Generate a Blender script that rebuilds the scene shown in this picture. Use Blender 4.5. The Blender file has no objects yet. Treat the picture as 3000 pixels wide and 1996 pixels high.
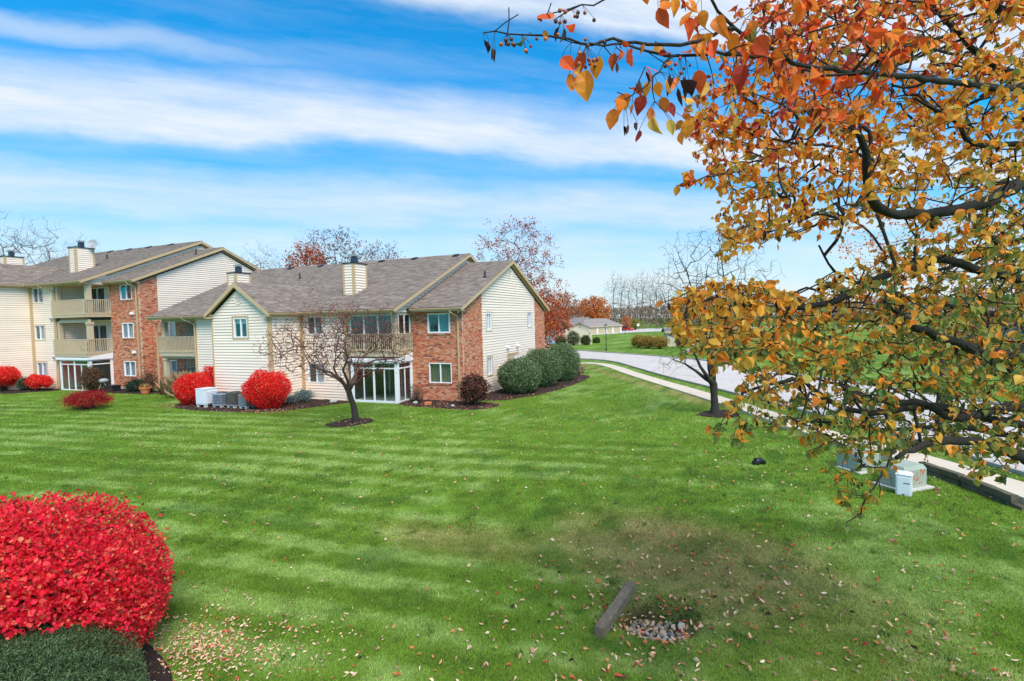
import bpy, math, random
import numpy as np
R = math.radians
random.seed(7)
rng = np.random.default_rng(11)
S = bpy.context.scene
COL = S.collection

# ------------------------------------------------------------------ camera
# world axes follow the houses: +X along the facades to the right, +Y away, Z up
CAMZ = 5.0
FPX, PITCH, ROLL, YAW = 1494.0, 0.042823, 0.023177, 0.389380
cp, sp, cr, sr, cy, sy = (math.cos(PITCH), math.sin(PITCH), math.cos(ROLL), math.sin(ROLL), math.cos(YAW), math.sin(YAW))
_M = np.array([[1, 0, 0], [0, -sp, cp], [0, -cp, -sp]]) @ np.array([[cr, -sr, 0], [sr, cr, 0], [0, 0, 1]])
MB = np.array([[cy, -sy, 0], [sy, cy, 0], [0, 0, 1]]) @ _M
CAM = np.array([0, 0, CAMZ])
from mathutils import Matrix, Vector
cam_data = bpy.data.cameras.new("camera")
cam = bpy.data.objects.new("camera", cam_data)
COL.objects.link(cam)
cam_data.sensor_width = 36
cam_data.sensor_fit = 'HORIZONTAL'
cam_data.lens = FPX / 3000 * 36
cam_data.clip_start = 0.05
cam_data.clip_end = 3000
m4 = Matrix.Identity(4)
for i in range(3):
    m4[i][0], m4[i][1], m4[i][2], m4[i][3] = MB[i, 0], -MB[i, 1], -MB[i, 2], CAM[i]
cam.matrix_world = m4
S.camera = cam


def at(u, v, d):
    """point of the place that the photograph shows at (u, v), d metres along the view axis"""
    return CAM + d * (MB @ np.array([(u - 1500) / FPX, (v - 998) / FPX, 1.0]))


def proj(P):
    c = (np.atleast_2d(P) - CAM) @ MB
    return np.stack([1500 + FPX * c[:, 0] / c[:, 2], 998 + FPX * c[:, 1] / c[:, 2], c[:, 2]], 1)


# ------------------------------------------------------------------ light
SUN_EL, SUN_AZ = R(50), R(134)        # azimuth from +Y towards +X
S.view_settings.view_transform = 'Standard'
S.view_settings.look = 'None'
S.view_settings.exposure = 0.75
S.view_settings.gamma = 1
S.view_settings.use_curve_mapping = False
S.render.engine = 'CYCLES'
S.cycles.use_denoising = True
S.cycles.max_bounces = 6
S.cycles.transparent_max_bounces = 12
S.cycles.sample_clamp_indirect = 6
sun_d = bpy.data.lights.new("sun", 'SUN')
sun_d.energy = 2.9
sun_d.angle = R(34)
sun_d.color = (1.0, 0.925, 0.82)
sun = bpy.data.objects.new("sun", sun_d)
COL.objects.link(sun)
sv = Vector((math.sin(SUN_AZ) * math.cos(SUN_EL), math.cos(SUN_AZ) * math.cos(SUN_EL), math.sin(SUN_EL)))
sun.rotation_euler = (-sv).to_track_quat('-Z', 'Y').to_euler()
sun.location = (0, 0, 60)

world = bpy.data.worlds.new("World")
S.world = world
world.use_nodes = True
nt = world.node_tree
nt.nodes.clear()


class NT:
    """small helper for node trees"""

    def __init__(s, t):
        s.t = t

    def n(s, typ, **kw):
        x = s.t.nodes.new(typ)
        ins = kw.pop('ins', {})
        for k, v in kw.items():
            setattr(x, k, v)
        for k, v in ins.items():
            s.set(x, k, v)
        return x

    def set(s, x, k, v):
        sock = x.inputs[k]
        if hasattr(v, 'is_output'):
            s.t.links.new(v, sock)
        else:
            sock.default_value = v

    def m(s, op, a, b=0.0, c=None, clamp=False):
        x = s.n('ShaderNodeMath', operation=op, use_clamp=clamp)
        s.set(x, 0, a)
        s.set(x, 1, b)
        if c is not None:
            s.set(x, 2, c)
        return x.outputs[0]

    def ss(s, v, a, b):
        x = s.n('ShaderNodeMapRange', interpolation_type='SMOOTHSTEP')
        s.set(x, 0, v); s.set(x, 1, a); s.set(x, 2, b); s.set(x, 3, 0.0); s.set(x, 4, 1.0)
        return x.outputs[0]

    def mix(s, f, a, b, blend='MIX'):
        x = s.n('ShaderNodeMix', data_type='RGBA', blend_type=blend)
        s.set(x, 0, f); s.set(x, 6, a); s.set(x, 7, b)
        return x.outputs[2]

    def ramp(s, fac, stops, interp='EASE'):
        x = s.n('ShaderNodeValToRGB')
        x.color_ramp.interpolation = interp
        el = x.color_ramp.elements
        while len(el) < len(stops):
            el.new(0.5)
        for e, (p, c) in zip(el, stops):
            e.position = p
            e.color = c if isinstance(c, tuple) else (c, c, c, 1)
        s.set(x, 0, fac)
        return x.outputs[0]


w = NT(nt)
sky = w.n('ShaderNodeTexSky', sky_type='NISHITA', sun_disc=False, sun_elevation=SUN_EL, sun_rotation=SUN_AZ,
          altitude=200, air_density=1.0, dust_density=0.25, ozone_density=2.2)
dirv = w.n('ShaderNodeTexCoord').outputs['Generated']
# cirrus sheet: streaks lie along one horizontal axis; theta = angle round that axis, lat = offset along it
AZC = R(-37)
fx, fy = math.sin(AZC), math.cos(AZC)


def wdot(vec):
    x = w.n('ShaderNodeVectorMath', operation='DOT_PRODUCT')
    w.set(x, 0, dirv)
    x.inputs[1].default_value = vec
    return x.outputs['Value']


dz = w.n('ShaderNodeSeparateXYZ', ins={0: dirv}).outputs[2]
df, dr = wdot((fx, fy, 0)), wdot((fy, -fx, 0))
theta = w.m('MULTIPLY', w.m('ARCTAN2', w.m('MAXIMUM', dz, 0.0), df), 57.29578)
lat = w.m('DIVIDE', dr, w.m('SQRT', w.m('ADD', w.m('MULTIPLY', df, df), w.m('ADD', w.m('MULTIPLY', dz, dz), 0.03))))
pv = w.n('ShaderNodeCombineXYZ', ins={0: w.m('MULTIPLY', lat, 2.1), 1: w.m('MULTIPLY', theta, 0.085), 2: 0.37}).outputs[0]
n1 = w.n('ShaderNodeTexNoise', ins={0: pv, 'Scale': 1.7, 'Detail': 5.0, 'Roughness': 0.55}).outputs[0]
pv2 = w.n('ShaderNodeCombineXYZ', ins={0: w.m('MULTIPLY', lat, 2.4), 1: w.m('ADD', w.m('MULTIPLY', theta, 0.33), w.m('MULTIPLY', lat, 0.5)), 2: 2.4}).outputs[0]
n2 = w.n('ShaderNodeTexNoise', ins={0: pv2, 'Scale': 1.5, 'Detail': 4.0, 'Roughness': 0.5}).outputs[0]
th = w.m('ADD', theta, w.m('MULTIPLY', w.m('SUBTRACT', n1, 0.5), 4.6))
prof = w.ramp(w.m('DIVIDE', th, 90.0),
              [(p / 90, c) for p, c in ((0, .95), (4.0, .86), (6.6, .62), (8.6, .66), (10.2, .36), (11.4, .66), (13.0, .70), (14.5, .48),
                                        (16.2, .14), (17.4, .20), (18.6, .92), (20.6, .95), (22.4, .62), (24.6, .14), (28.2, .04), (30.3, .10),
                                        (31.6, .90), (38, .90), (46, .45), (90, .35))], 'LINEAR')
# the upper sheet only covers the right-hand part, the main band thins out towards the left
upper = w.ss(w.m('ADD', lat, w.m('MULTIPLY', w.m('SUBTRACT', theta, 30.0), 0.03)), -0.05, 0.16)
hi = w.ss(theta, 26.5, 29.5)
pv3 = w.n('ShaderNodeCombineXYZ', ins={0: w.m('MULTIPLY', lat, 6.5), 1: w.m('ADD', w.m('MULTIPLY', theta, 0.75), w.m('MULTIPLY', lat, 1.9)), 2: 7.7}).outputs[0]
n3 = w.n('ShaderNodeTexNoise', ins={0: pv3, 'Scale': 1.6, 'Detail': 8.0, 'Roughness': 0.68, 'Distortion': 0.6}).outputs[0]
prof = w.m('MULTIPLY', prof, w.m('SUBTRACT', 1.0, w.m('MULTIPLY', hi, w.m('SUBTRACT', 1.0, upper))))
dens = w.m('ADD', w.m('MULTIPLY', prof, w.m('ADD', 0.42, w.m('ADD', w.m('MULTIPLY', n2, 0.62), w.m('MULTIPLY', n3, 0.46)))), w.m('ADD', w.m('MULTIPLY', w.m('SUBTRACT', n2, 0.52), 0.34), w.m('MULTIPLY', w.m('SUBTRACT', n3, 0.5), 0.16)), clamp=True)
wisp = w.m('MULTIPLY', w.ss(w.m('ABSOLUTE', w.m('SUBTRACT', w.m('ADD', th, w.m('MULTIPLY', lat, 3.0)), 24.6)), 1.5, 0.1), w.m('MULTIPLY', w.ss(lat, 0.15, -0.45), 0.5))
dens = w.m('MAXIMUM', dens, wisp)
tint = w.mix(1.0, sky.outputs[0], (0.10, 1.20, 1.66, 1), 'MULTIPLY')
blue = w.mix(w.ss(theta, 26.0, 3.0), tint, w.mix(1.0, sky.outputs[0], (0.56, 0.95, 1.12, 1), 'MULTIPLY'))
cloud_col = w.mix(w.ss(theta, 4.0, 24.0), (5.5, 6.2, 6.6, 1), (5.5, 6.1, 6.9, 1))
skyc = w.mix(dens, blue, cloud_col)
bg = w.n('ShaderNodeBackground', ins={0: skyc, 1: 0.088})
out = w.n('ShaderNodeOutputWorld')
nt.links.new(bg.outputs[0], out.inputs[0])

# ------------------------------------------------------------------ materials
def srgb(r, g, b):
    f = lambda c: (c / 255 / 12.92) if c / 255 <= 0.04045 else ((c / 255 + 0.055) / 1.055) ** 2.4
    return (f(r), f(g), f(b))


def mat(name, col=(0.5, 0.5, 0.5), rough=0.7, attr=False, noise=(), bump=None, trans=0.0, metal=0.0, spec=0.35):
    """noise: (scale, amount[, stretch]) brightness variation with world position; bump: (scale, strength)"""
    m = bpy.data.materials.new(name)
    m.use_nodes = True
    t = NT(m.node_tree)
    m.node_tree.nodes.clear()
    o = t.n('ShaderNodeOutputMaterial')
    p = t.n('ShaderNodeBsdfPrincipled')
    c = t.n('ShaderNodeAttribute', attribute_name='Col').outputs[0] if attr else t.n('ShaderNodeRGB').outputs[0]
    if not attr:
        c.default_value = (*col, 1)
    pos = t.n('ShaderNodeNewGeometry').outputs['Position']
    for k, nz in enumerate(noise):
        vec = pos
        if len(nz) > 2:
            mp = t.n('ShaderNodeMapping', ins={0: pos})
            mp.inputs['Scale'].default_value = nz[2]
            vec = mp.outputs[0]
        tex = t.n('ShaderNodeTexNoise', ins={0: vec, 'Scale': nz[0], 'Detail': 4.0, 'Roughness': 0.6}).outputs[0]
        f = t.m('ADD', 1.0, t.m('MULTIPLY', t.m('SUBTRACT', tex, 0.5), 2.6 * nz[1]))
        mul = t.n('ShaderNodeVectorMath', operation='SCALE')
        t.set(mul, 0, c)
        t.set(mul, 'Scale', f)
        c = mul.outputs[0]
    t.set(p, 'Base Color', c)
    p.inputs['Roughness'].default_value = rough
    p.inputs['Metallic'].default_value = metal
    p.inputs['Specular IOR Level'].default_value = spec
    if bump:
        tex = t.n('ShaderNodeTexNoise', ins={0: pos, 'Scale': bump[0], 'Detail': 5.0}).outputs[0]
        b = t.n('ShaderNodeBump', ins={'Height': tex, 'Strength': bump[1], 'Distance': 0.02})
        m.node_tree.links.new(b.outputs[0], p.inputs['Normal'])
    sh = p.outputs[0]
    if trans:
        tr = t.n('ShaderNodeBsdfTranslucent', ins={0: c})
        mx = t.n('ShaderNodeMixShader', ins={0: trans, 1: sh, 2: tr.outputs[0]})
        sh = mx.outputs[0]
    m.node_tree.links.new(sh, o.inputs[0])
    return m


def glass(name, tint, refl=1.0):
    m = bpy.data.materials.new(name)
    m.use_nodes = True
    t = NT(m.node_tree)
    m.node_tree.nodes.clear()
    o = t.n('ShaderNodeOutputMaterial')
    tr = t.n('ShaderNodeBsdfTransparent', ins={0: (*tint, 1)})
    gl = t.n('ShaderNodeBsdfGlossy', ins={0: (0.9, 0.95, 1, 1), 'Roughness': 0.03})
    pos = t.n('ShaderNodeNewGeometry').outputs['Position']
    tex = t.n('ShaderNodeTexNoise', ins={0: pos, 'Scale': 1.3, 'Detail': 1.0}).outputs[0]
    b = t.n('ShaderNodeBump', ins={'Height': tex, 'Strength': 0.06, 'Distance': 0.05})
    m.node_tree.links.new(b.outputs[0], gl.inputs['Normal'])
    fc = t.n('ShaderNodeLayerWeight', ins={0: 0.5}).outputs['Facing']
    f = t.m('MULTIPLY', t.m('ADD', t.m('MULTIPLY', t.m('POWER', fc, 4.0), 0.85), 0.06), refl, clamp=True)
    mx = t.n('ShaderNodeMixShader', ins={0: f, 1: tr.outputs[0], 2: gl.outputs[0]})
    m.node_tree.links.new(mx.outputs[0], o.inputs[0])
    return m


SID = (0.85, 0.70, 0.58)
TAN = (0.53, 0.375, 0.215)
M = dict(
    siding=mat('siding', attr=True, rough=0.55, noise=((1.3, 0.05), (22, 0.04, (0.15, 0.15, 3)))),
    lap_shade=mat('lap_shade_backing', (0.26, 0.23, 0.18), 0.8, noise=((5, 0.1),)),  # dark colour stands in for the shadow lines under the board laps
    tan=mat('tan_trim', TAN, 0.55, noise=((3, 0.07), (30, 0.05))),
    deck=mat('deck_paint', (0.53, 0.42, 0.29), 0.6, noise=((4, 0.09), (40, 0.07))),
    white=mat('white_vinyl', (0.80, 0.81, 0.83), 0.4, noise=((5, 0.03),)),
    brick=mat('brick', attr=True, rough=0.85, noise=((60, 0.16), (6, 0.06)), bump=(90, 0.35)),
    mortar=mat('mortar', (0.58, 0.45, 0.34), 0.9, noise=((30, 0.12),), bump=(60, 0.3)),
    shingle=mat('shingle', attr=True, rough=0.92, noise=((70, 0.18), (0.7, 0.06)), bump=(150, 0.4)),
    under=mat('roof_underlay', (0.07, 0.055, 0.05), 0.95, noise=((9, 0.1),)),
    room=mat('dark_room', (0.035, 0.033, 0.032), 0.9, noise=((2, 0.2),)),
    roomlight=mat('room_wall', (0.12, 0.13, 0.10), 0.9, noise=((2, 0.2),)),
    curtain=mat('curtain', attr=True, rough=0.9, noise=((9, 0.22, (6, 6, 0.15)),), trans=0.2),
    glass=glass('pane_glass', (0.90, 0.92, 0.93)),
    glass2=glass('sunroom_glass', (0.82, 0.86, 0.85), 0.9),
    conc=mat('concrete', (0.60, 0.51, 0.40), 0.85, noise=((1.1, 0.10), (25, 0.08)), bump=(50, 0.2)),
    paleconc=mat('pale_concrete', (0.52, 0.50, 0.46), 0.85, noise=((3, 0.12), (40, 0.1)), bump=(50, 0.2)),
    asph=mat('road_surface', (0.53, 0.48, 0.445), 0.9, noise=((0.3, 0.10), (40, 0.12), (2.2, 0.07)), bump=(120, 0.25)),
    kerb=mat('kerb_concrete', (0.40, 0.37, 0.33), 0.85, noise=((2, 0.15), (30, 0.1))),
    mulch=mat('mulch', (0.030, 0.016, 0.012), 0.95, noise=((25, 0.35), (3, 0.2)), bump=(45, 1.0)),
    soil=mat('soil', (0.085, 0.060, 0.035), 0.95, noise=((14, 0.35), (3, 0.25)), bump=(40, 1.0)),
    lawn=mat('lawn', attr=True, rough=0.9, noise=((0.9, 0.10), (16, 0.22), (70, 0.25)), bump=(55, 0.8), spec=0.1),
    grass=mat('grass_blade', attr=True, rough=0.6, noise=((3, 0.1),), trans=0.3, spec=0.2),
    leaf=mat('leaf', attr=True, rough=0.5, noise=((45, 0.20), (160, 0.12)), trans=0.48, spec=0.3),
    leafdull=mat('leaf_dull', attr=True, rough=0.65, noise=((30, 0.18),), trans=0.25, spec=0.2),
    litter=mat('dry_leaf', attr=True, rough=0.75, noise=((70, 0.22),), trans=0.08, spec=0.2),
    redtwig=mat('reddish_twig', (0.120, 0.062, 0.048), 0.9, noise=((7, 0.35),)),
    bark=mat('bark', (0.036, 0.029, 0.024), 0.9, noise=((7, 0.35), (40, 0.4, (1, 1, 0.3))), bump=(55, 0.9)),
    mossbark=mat('lichen_bark', (0.024, 0.021, 0.015), 0.9, noise=((9, 0.5), (45, 0.45)), bump=(60, 1.0)),
    twig=mat('grey_twig', (0.19, 0.155, 0.14), 0.9, noise=((3, 0.2),)),
    palebark=mat('pale_bark', (0.17, 0.13, 0.108), 0.9, noise=((3, 0.25),)),
    berry=mat('berry', attr=True, rough=0.35, noise=((90, 0.25),)),
    timber=mat('timber', (0.200, 0.150, 0.100), 0.9, noise=((5, 0.3), (60, 0.5, (1, .07, 1)), (16, .4)), bump=(70, 0.8)),
    mosstimber=mat('moss_timber', (0.115, 0.100, 0.062), 0.9, noise=((4, 0.55), (45, 0.35)), bump=(70, 0.8)),
    stone=mat('stone', attr=True, rough=0.85, noise=((14, 0.3), (60, 0.2)), bump=(40, 0.6)),
    padgreen=mat('utility_paint', (0.33, 0.37, 0.30), 0.5, noise=((2.5, 0.12), (20, 0.06))),
    rust=mat('rust_patch', (0.42, 0.17, 0.07), 0.8, noise=((12, 0.4), (50, 0.3))),
    acwhite=mat('ac_white', (0.66, 0.69, 0.74), 0.45, noise=((6, 0.06),)),
    acgrey=mat('ac_grey', (0.36, 0.41, 0.50), 0.5, noise=((6, 0.08),)),
    acdark=mat('ac_dark', (0.035, 0.037, 0.045), 0.6, noise=((20, 0.3),)),
    acgreen=mat('ac_green', (0.20, 0.245, 0.25), 0.5, noise=((6, 0.1),)),
    acbrown=mat('ac_brown', (0.115, 0.105, 0.098), 0.5, noise=((9, 0.25),)),
    black=mat('black_metal', (0.016, 0.017, 0.020), 0.45, noise=((10, 0.2),)),
    steel=mat('flue_metal', (0.05, 0.065, 0.095), 0.4, noise=((10, 0.2),), metal=0.4),
    grey=mat('grey_metal', (0.32, 0.33, 0.34), 0.45, noise=((10, 0.15),)),
    red=mat('red_paint', (0.62, 0.018, 0.022), 0.3, noise=((4, 0.05),)),
    darkred=mat('dark_red_pot', (0.10, 0.02, 0.02), 0.6, noise=((8, 0.2),)),
    terra=mat('terracotta', (0.56, 0.17, 0.07), 0.75, noise=((14, 0.15),)),
    teal=mat('teal_plastic', (0.11, 0.55, 0.58), 0.5, noise=((6, 0.06),)),
    blue=mat('blue_paint', (0.25, 0.50, 0.72), 0.5, noise=((6, 0.06),)),
    garage=mat('garage_siding', (0.60, 0.53, 0.38), 0.6, noise=((2, 0.05),)),
    garagedoor=mat('garage_door', (0.50, 0.41, 0.25), 0.6, noise=((2, 0.05),)),
    greyroof=mat('grey_shingle', attr=True, rough=0.92, noise=((3, 0.12), (20, 0.12))),
    lamp=mat('lamp_glass', (0.75, 0.78, 0.75), 0.2, noise=((10, 0.1),)),
    tyre=mat('tyre', (0.02, 0.02, 0.02), 0.8, noise=((10, 0.2),)),
    carglass=mat('car_glass', (0.02, 0.025, 0.03), 0.1, noise=((5, 0.1),)),
)

# ------------------------------------------------------------------ mesh helpers
ROOT = {}          # thing -> its world location


def root_of(o):
    while o.parent:
        o = o.parent
    return ROOT.get(o.name, np.zeros(3))


def npmesh(name, V, F, col=None, smooth=False):
    """V (n,3); F list of index arrays (m,k); col (n,3) point colours"""
    me = bpy.data.meshes.new(name)
    V = np.asarray(V, np.float32)
    F = [np.asarray(f, np.int32) for f in F if len(f)]
    me.vertices.add(len(V))
    me.vertices.foreach_set('co', V.ravel())
    nl = sum(f.size for f in F)
    me.loops.add(nl)
    me.loops.foreach_set('vertex_index', np.concatenate([f.ravel() for f in F]))
    tot = np.concatenate([np.full(len(f), f.shape[1], np.int32) for f in F])
    st = np.concatenate([[0], np.cumsum(tot)[:-1]]).astype(np.int32)
    me.polygons.add(len(tot))
    me.polygons.foreach_set('loop_start', st)
    me.polygons.foreach_set('loop_total', tot)
    me.polygons.foreach_set('use_smooth', np.full(len(tot), bool(smooth)))
    if col is not None:
        a = me.color_attributes.new('Col', 'FLOAT_COLOR', 'POINT')
        c = np.ones((len(V), 4), np.float32)
        c[:, :3] = col
        a.data.foreach_set('color', c.ravel())
    me.update(calc_edges=True)
    return me


def link(name, me, m, parent=None, kind=None, loc=None):
    o = bpy.data.objects.new(name, me)
    COL.objects.link(o)
    if m is not None and not len(me.materials):
        me.materials.append(m)
    if parent is not None:
        o.parent = parent
    if loc is not None:
        o.location = loc
    if kind:
        o['kind'] = kind
    return o


def thing(name, label, cat, loc, group=None):
    o = bpy.data.objects.new(name, None)
    COL.objects.link(o)
    o.empty_display_size = 0.2
    o.location = loc
    ROOT[o.name] = np.array(loc, float)
    o['label'] = label
    o['category'] = cat
    if group:
        o['group'] = group
    return o


def tag(o, label, cat, group=None):
    o['label'] = label
    o['category'] = cat
    if group:
        o['group'] = group
    return o


HEXF = np.array([[0, 3, 2, 1], [4, 5, 6, 7], [0, 1, 5, 4], [1, 2, 6, 5], [2, 3, 7, 6], [3, 0, 4, 7]])


class MBd:
    """collects pieces into one mesh"""

    def __init__(s):
        s.V, s.F, s.C, s.n = [], {}, [], 0

    def add(s, V, F, col=None):
        V = np.asarray(V, float).reshape(-1, 3)
        for f in F:
            f = np.asarray(f)
            s.F.setdefault(f.shape[1], []).append(f + s.n)
        s.V.append(V)
        s.C.append(np.tile(np.asarray(col if col is not None else (0.5, 0.5, 0.5), float), (len(V), 1)) if np.ndim(col) < 2 else col)
        s.n += len(V)
        return s

    def hexa(s, V8, col=None):
        return s.add(V8, [HEXF], col)

    def box(s, x0, x1, y0, y1, z0, z1, col=None):
        return s.hexa([(x0, y0, z0), (x1, y0, z0), (x1, y1, z0), (x0, y1, z0), (x0, y0, z1), (x1, y0, z1), (x1, y1, z1), (x0, y1, z1)], col)

    def bar(s, a, b, wx, wz, up=(0, 0, 1), col=None):
        """rectangular bar from a to b, wx wide and wz tall"""
        a, b, up = np.array(a, float), np.array(b, float), np.array(up, float)
        d = b - a
        d /= np.linalg.norm(d)
        sd = np.cross(d, up)
        sd /= np.linalg.norm(sd)
        u = np.cross(sd, d)
        sd, u = sd * wx / 2, u * wz / 2
        return s.hexa([a - sd - u, a + sd - u, b + sd - u, b - sd - u, a - sd + u, a + sd + u, b + sd + u, b - sd + u], col)

    def prism(s, poly, ext, col=None):
        """planar polygon pushed along ext"""
        P = np.array(poly, float)
        n = len(P)
        V = np.concatenate([P, P + np.array(ext, float)])
        s.add(V, [np.array([[i, (i + 1) % n, n + (i + 1) % n, n + i] for i in range(n)])], col)
        base = s.n - 2 * n
        s.F.setdefault(n, []).append(np.array([list(range(n))[::-1]]) + base)
        s.F.setdefault(n, []).append(np.array([list(range(n, 2 * n))]) + base)
        return s

    def tube(s, pts, rad, k=8, col=None, caps=True):
        P = np.asarray(pts, float)
        n = len(P)
        rad = np.broadcast_to(np.asarray(rad, float), (n,))
        T = np.gradient(P, axis=0)
        T /= np.linalg.norm(T, axis=1)[:, None] + 1e-9
        ref = np.array([0, 0, 1.0]) if abs(T[0][2]) < 0.9 else np.array([1.0, 0, 0])
        N = np.cross(T, ref)
        N /= np.linalg.norm(N, axis=1)[:, None] + 1e-9
        B = np.cross(T, N)
        a = np.arange(k) * 2 * math.pi / k
        V = P[:, None] + rad[:, None, None] * (np.cos(a)[None, :, None] * N[:, None] + np.sin(a)[None, :, None] * B[:, None])
        i, j = np.meshgrid(np.arange(n - 1), np.arange(k), indexing='ij')
        q = np.stack([i * k + j, i * k + (j + 1) % k, (i + 1) * k + (j + 1) % k, (i + 1) * k + j], -1).reshape(-1, 4)
        F = [q]
        s.add(V.reshape(-1, 3), F, col)
        if caps:
            b0 = s.n - n * k
            s.F.setdefault(k, []).append(np.array([[b0 + x for x in range(k)][::-1], [b0 + (n - 1) * k + x for x in range(k)]]))
        return s

    def ball(s, c, r, seg=10, rings=6, col=None):
        c = np.array(c, float)
        r = np.broadcast_to(np.asarray(r, float), (3,))
        V = [c + (0, 0, r[2])]
        for i in range(1, rings):
            t = math.pi * i / rings
            for j in range(seg):
                p = 2 * math.pi * j / seg
                V.append(c + r * (math.sin(t) * math.cos(p), math.sin(t) * math.sin(p), math.cos(t)))
        V.append(c - (0, 0, r[2]))
        T = [[0, 1 + j, 1 + (j + 1) % seg] for j in range(seg)]
        e = len(V) - 1
        T += [[e, e - seg + (j + 1) % seg, e - seg + j] for j in range(seg)]
        Q = [[1 + i * seg + j, 1 + (i + 1) * seg + j, 1 + (i + 1) * seg + (j + 1) % seg, 1 + i * seg + (j + 1) % seg] for i in range(rings - 2) for j in range(seg)]
        return s.add(V, [np.array(T), np.array(Q)], col)

    def build(s, name, m, parent=None, kind=None, smooth=False, world=False):
        V = np.concatenate(s.V)
        off = np.zeros(3)
        loc = None
        if parent is not None:
            off = root_of(parent)
        elif not world:
            lo, hi = V.min(0), V.max(0)
            off = np.array([(lo[0] + hi[0]) / 2, (lo[1] + hi[1]) / 2, lo[2]])
            loc = off
        me = npmesh(name, V - off, [np.concatenate(f) for f in s.F.values()], np.concatenate(s.C), smooth)
        o = link(name, me, m, parent, kind, loc)
        if parent is None:
            ROOT[o.name] = off
        return o


class Pieces:
    """eight-cornered pieces (boards, bricks, shingles): the ones that show largest become objects, the rest one joined part"""

    def __init__(s, single, rest, m, limit=300):
        s.single, s.rest, s.m, s.limit = single, rest, m, limit
        s.V, s.C, s.P, s.seen = [], [], [], []

    def add(s, V8, col, parent, seen=True):
        s.V.append(np.asarray(V8, float)); s.C.append(col); s.P.append(parent); s.seen.append(seen)

    def emit(s, owner):
        if not s.V:
            return
        V, C = np.array(s.V), np.array(s.C)
        pr = proj(V.reshape(-1, 3)).reshape(-1, 8, 3)
        inside = (pr[:, :, 0].mean(1) > 0) & (pr[:, :, 0].mean(1) < 3000) & (pr[:, :, 2].min(1) > 0) & np.array(s.seen)
        size = (np.ptp(pr[:, :, 0], axis=1) + np.ptp(pr[:, :, 1], axis=1)) * inside
        order = np.argsort(-size)
        k = min(s.limit, len(order))
        for i in order[:k]:
            if size[i] <= 0:
                k = list(order).index(i)
                break
            c = V[i].mean(0)
            me = npmesh(s.single, V[i] - c, [HEXF], np.tile(C[i], (8, 1)))
            link(s.single, me, s.m, s.P[i], loc=c - root_of(s.P[i]))
        left = order[k:]
        for p in {s.P[i].name: s.P[i] for i in left}.values():
            ids = [i for i in left if s.P[i] == p]
            W = V[ids].reshape(-1, 3)
            F = (HEXF[None] + 8 * np.arange(len(ids))[:, None, None]).reshape(-1, 4)
            me = npmesh(s.rest, W - root_of(p), [F], np.repeat(C[ids], 8, 0))
            link(s.rest, me, s.m, p, kind='stuff')


# value noise for colours and relief
_H = np.random.default_rng(3).random((256, 256))


def vnoise(x, y):
    xi, yi = np.floor(x).astype(int), np.floor(y).astype(int)
    fx_, fy_ = x - xi, y - yi
    fx_, fy_ = fx_ * fx_ * (3 - 2 * fx_), fy_ * fy_ * (3 - 2 * fy_)
    g = lambda a, b: _H[a % 256, b % 256]
    return (g(xi, yi) * (1 - fx_) + g(xi + 1, yi) * fx_) * (1 - fy_) + (g(xi, yi + 1) * (1 - fx_) + g(xi + 1, yi + 1) * fx_) * fy_


def fbm(x, y, o=4):
    s, a = 0, 0.5
    for k in range(o):
        s = s + a * vnoise(x * 2 ** k + 17.3 * k, y * 2 ** k + 9.1 * k)
        a /= 2
    return s / (1 - 0.5 ** o)


def sstep(x, a, b):
    t = np.clip((x - a) / (b - a), 0, 1)
    return t * t * (3 - 2 * t)


# ------------------------------------------------------------------ ground
HOLLOW = (-0.98, 7.86)


def gz(x, y):
    x, y = np.asarray(x, float), np.asarray(y, float)
    n = 0.86 * x + 0.51 * y
    z = 0.57 + 0.15 * sstep(n, 12.5, 13.5) * sstep(y, 70, 20)
    z = z - 0.4 * sstep(y, 58, 95) - 1.2 * sstep(y, 95, 300)
    r = np.hypot((x - HOLLOW[0]) / 0.80, (y - HOLLOW[1]) / 0.66)
    z = z - 0.27 * sstep(r, 1.0, 0.42)
    # gentle swale leading to the hollow and a low swell beside it
    z = z - 0.14 * np.exp(-((x + 1.0) / 2.6) ** 2 - ((y - 8.0) / 1.9) ** 2) - 0.16 * np.exp(-((x + 6.0 + .9 * (y - 10)) / 4.5) ** 2 - ((y - 10.5) / 4.0) ** 2)
    z = z + 0.16 * np.exp(-((x - 1.2) / 2.2) ** 2 - ((y - 11.0) / 1.8) ** 2)
    z = z + 0.05 * (fbm(x * 0.22 + 5, y * 0.22 + 3, 3) - 0.5) * sstep(y, 60, 15)
    return z


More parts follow.
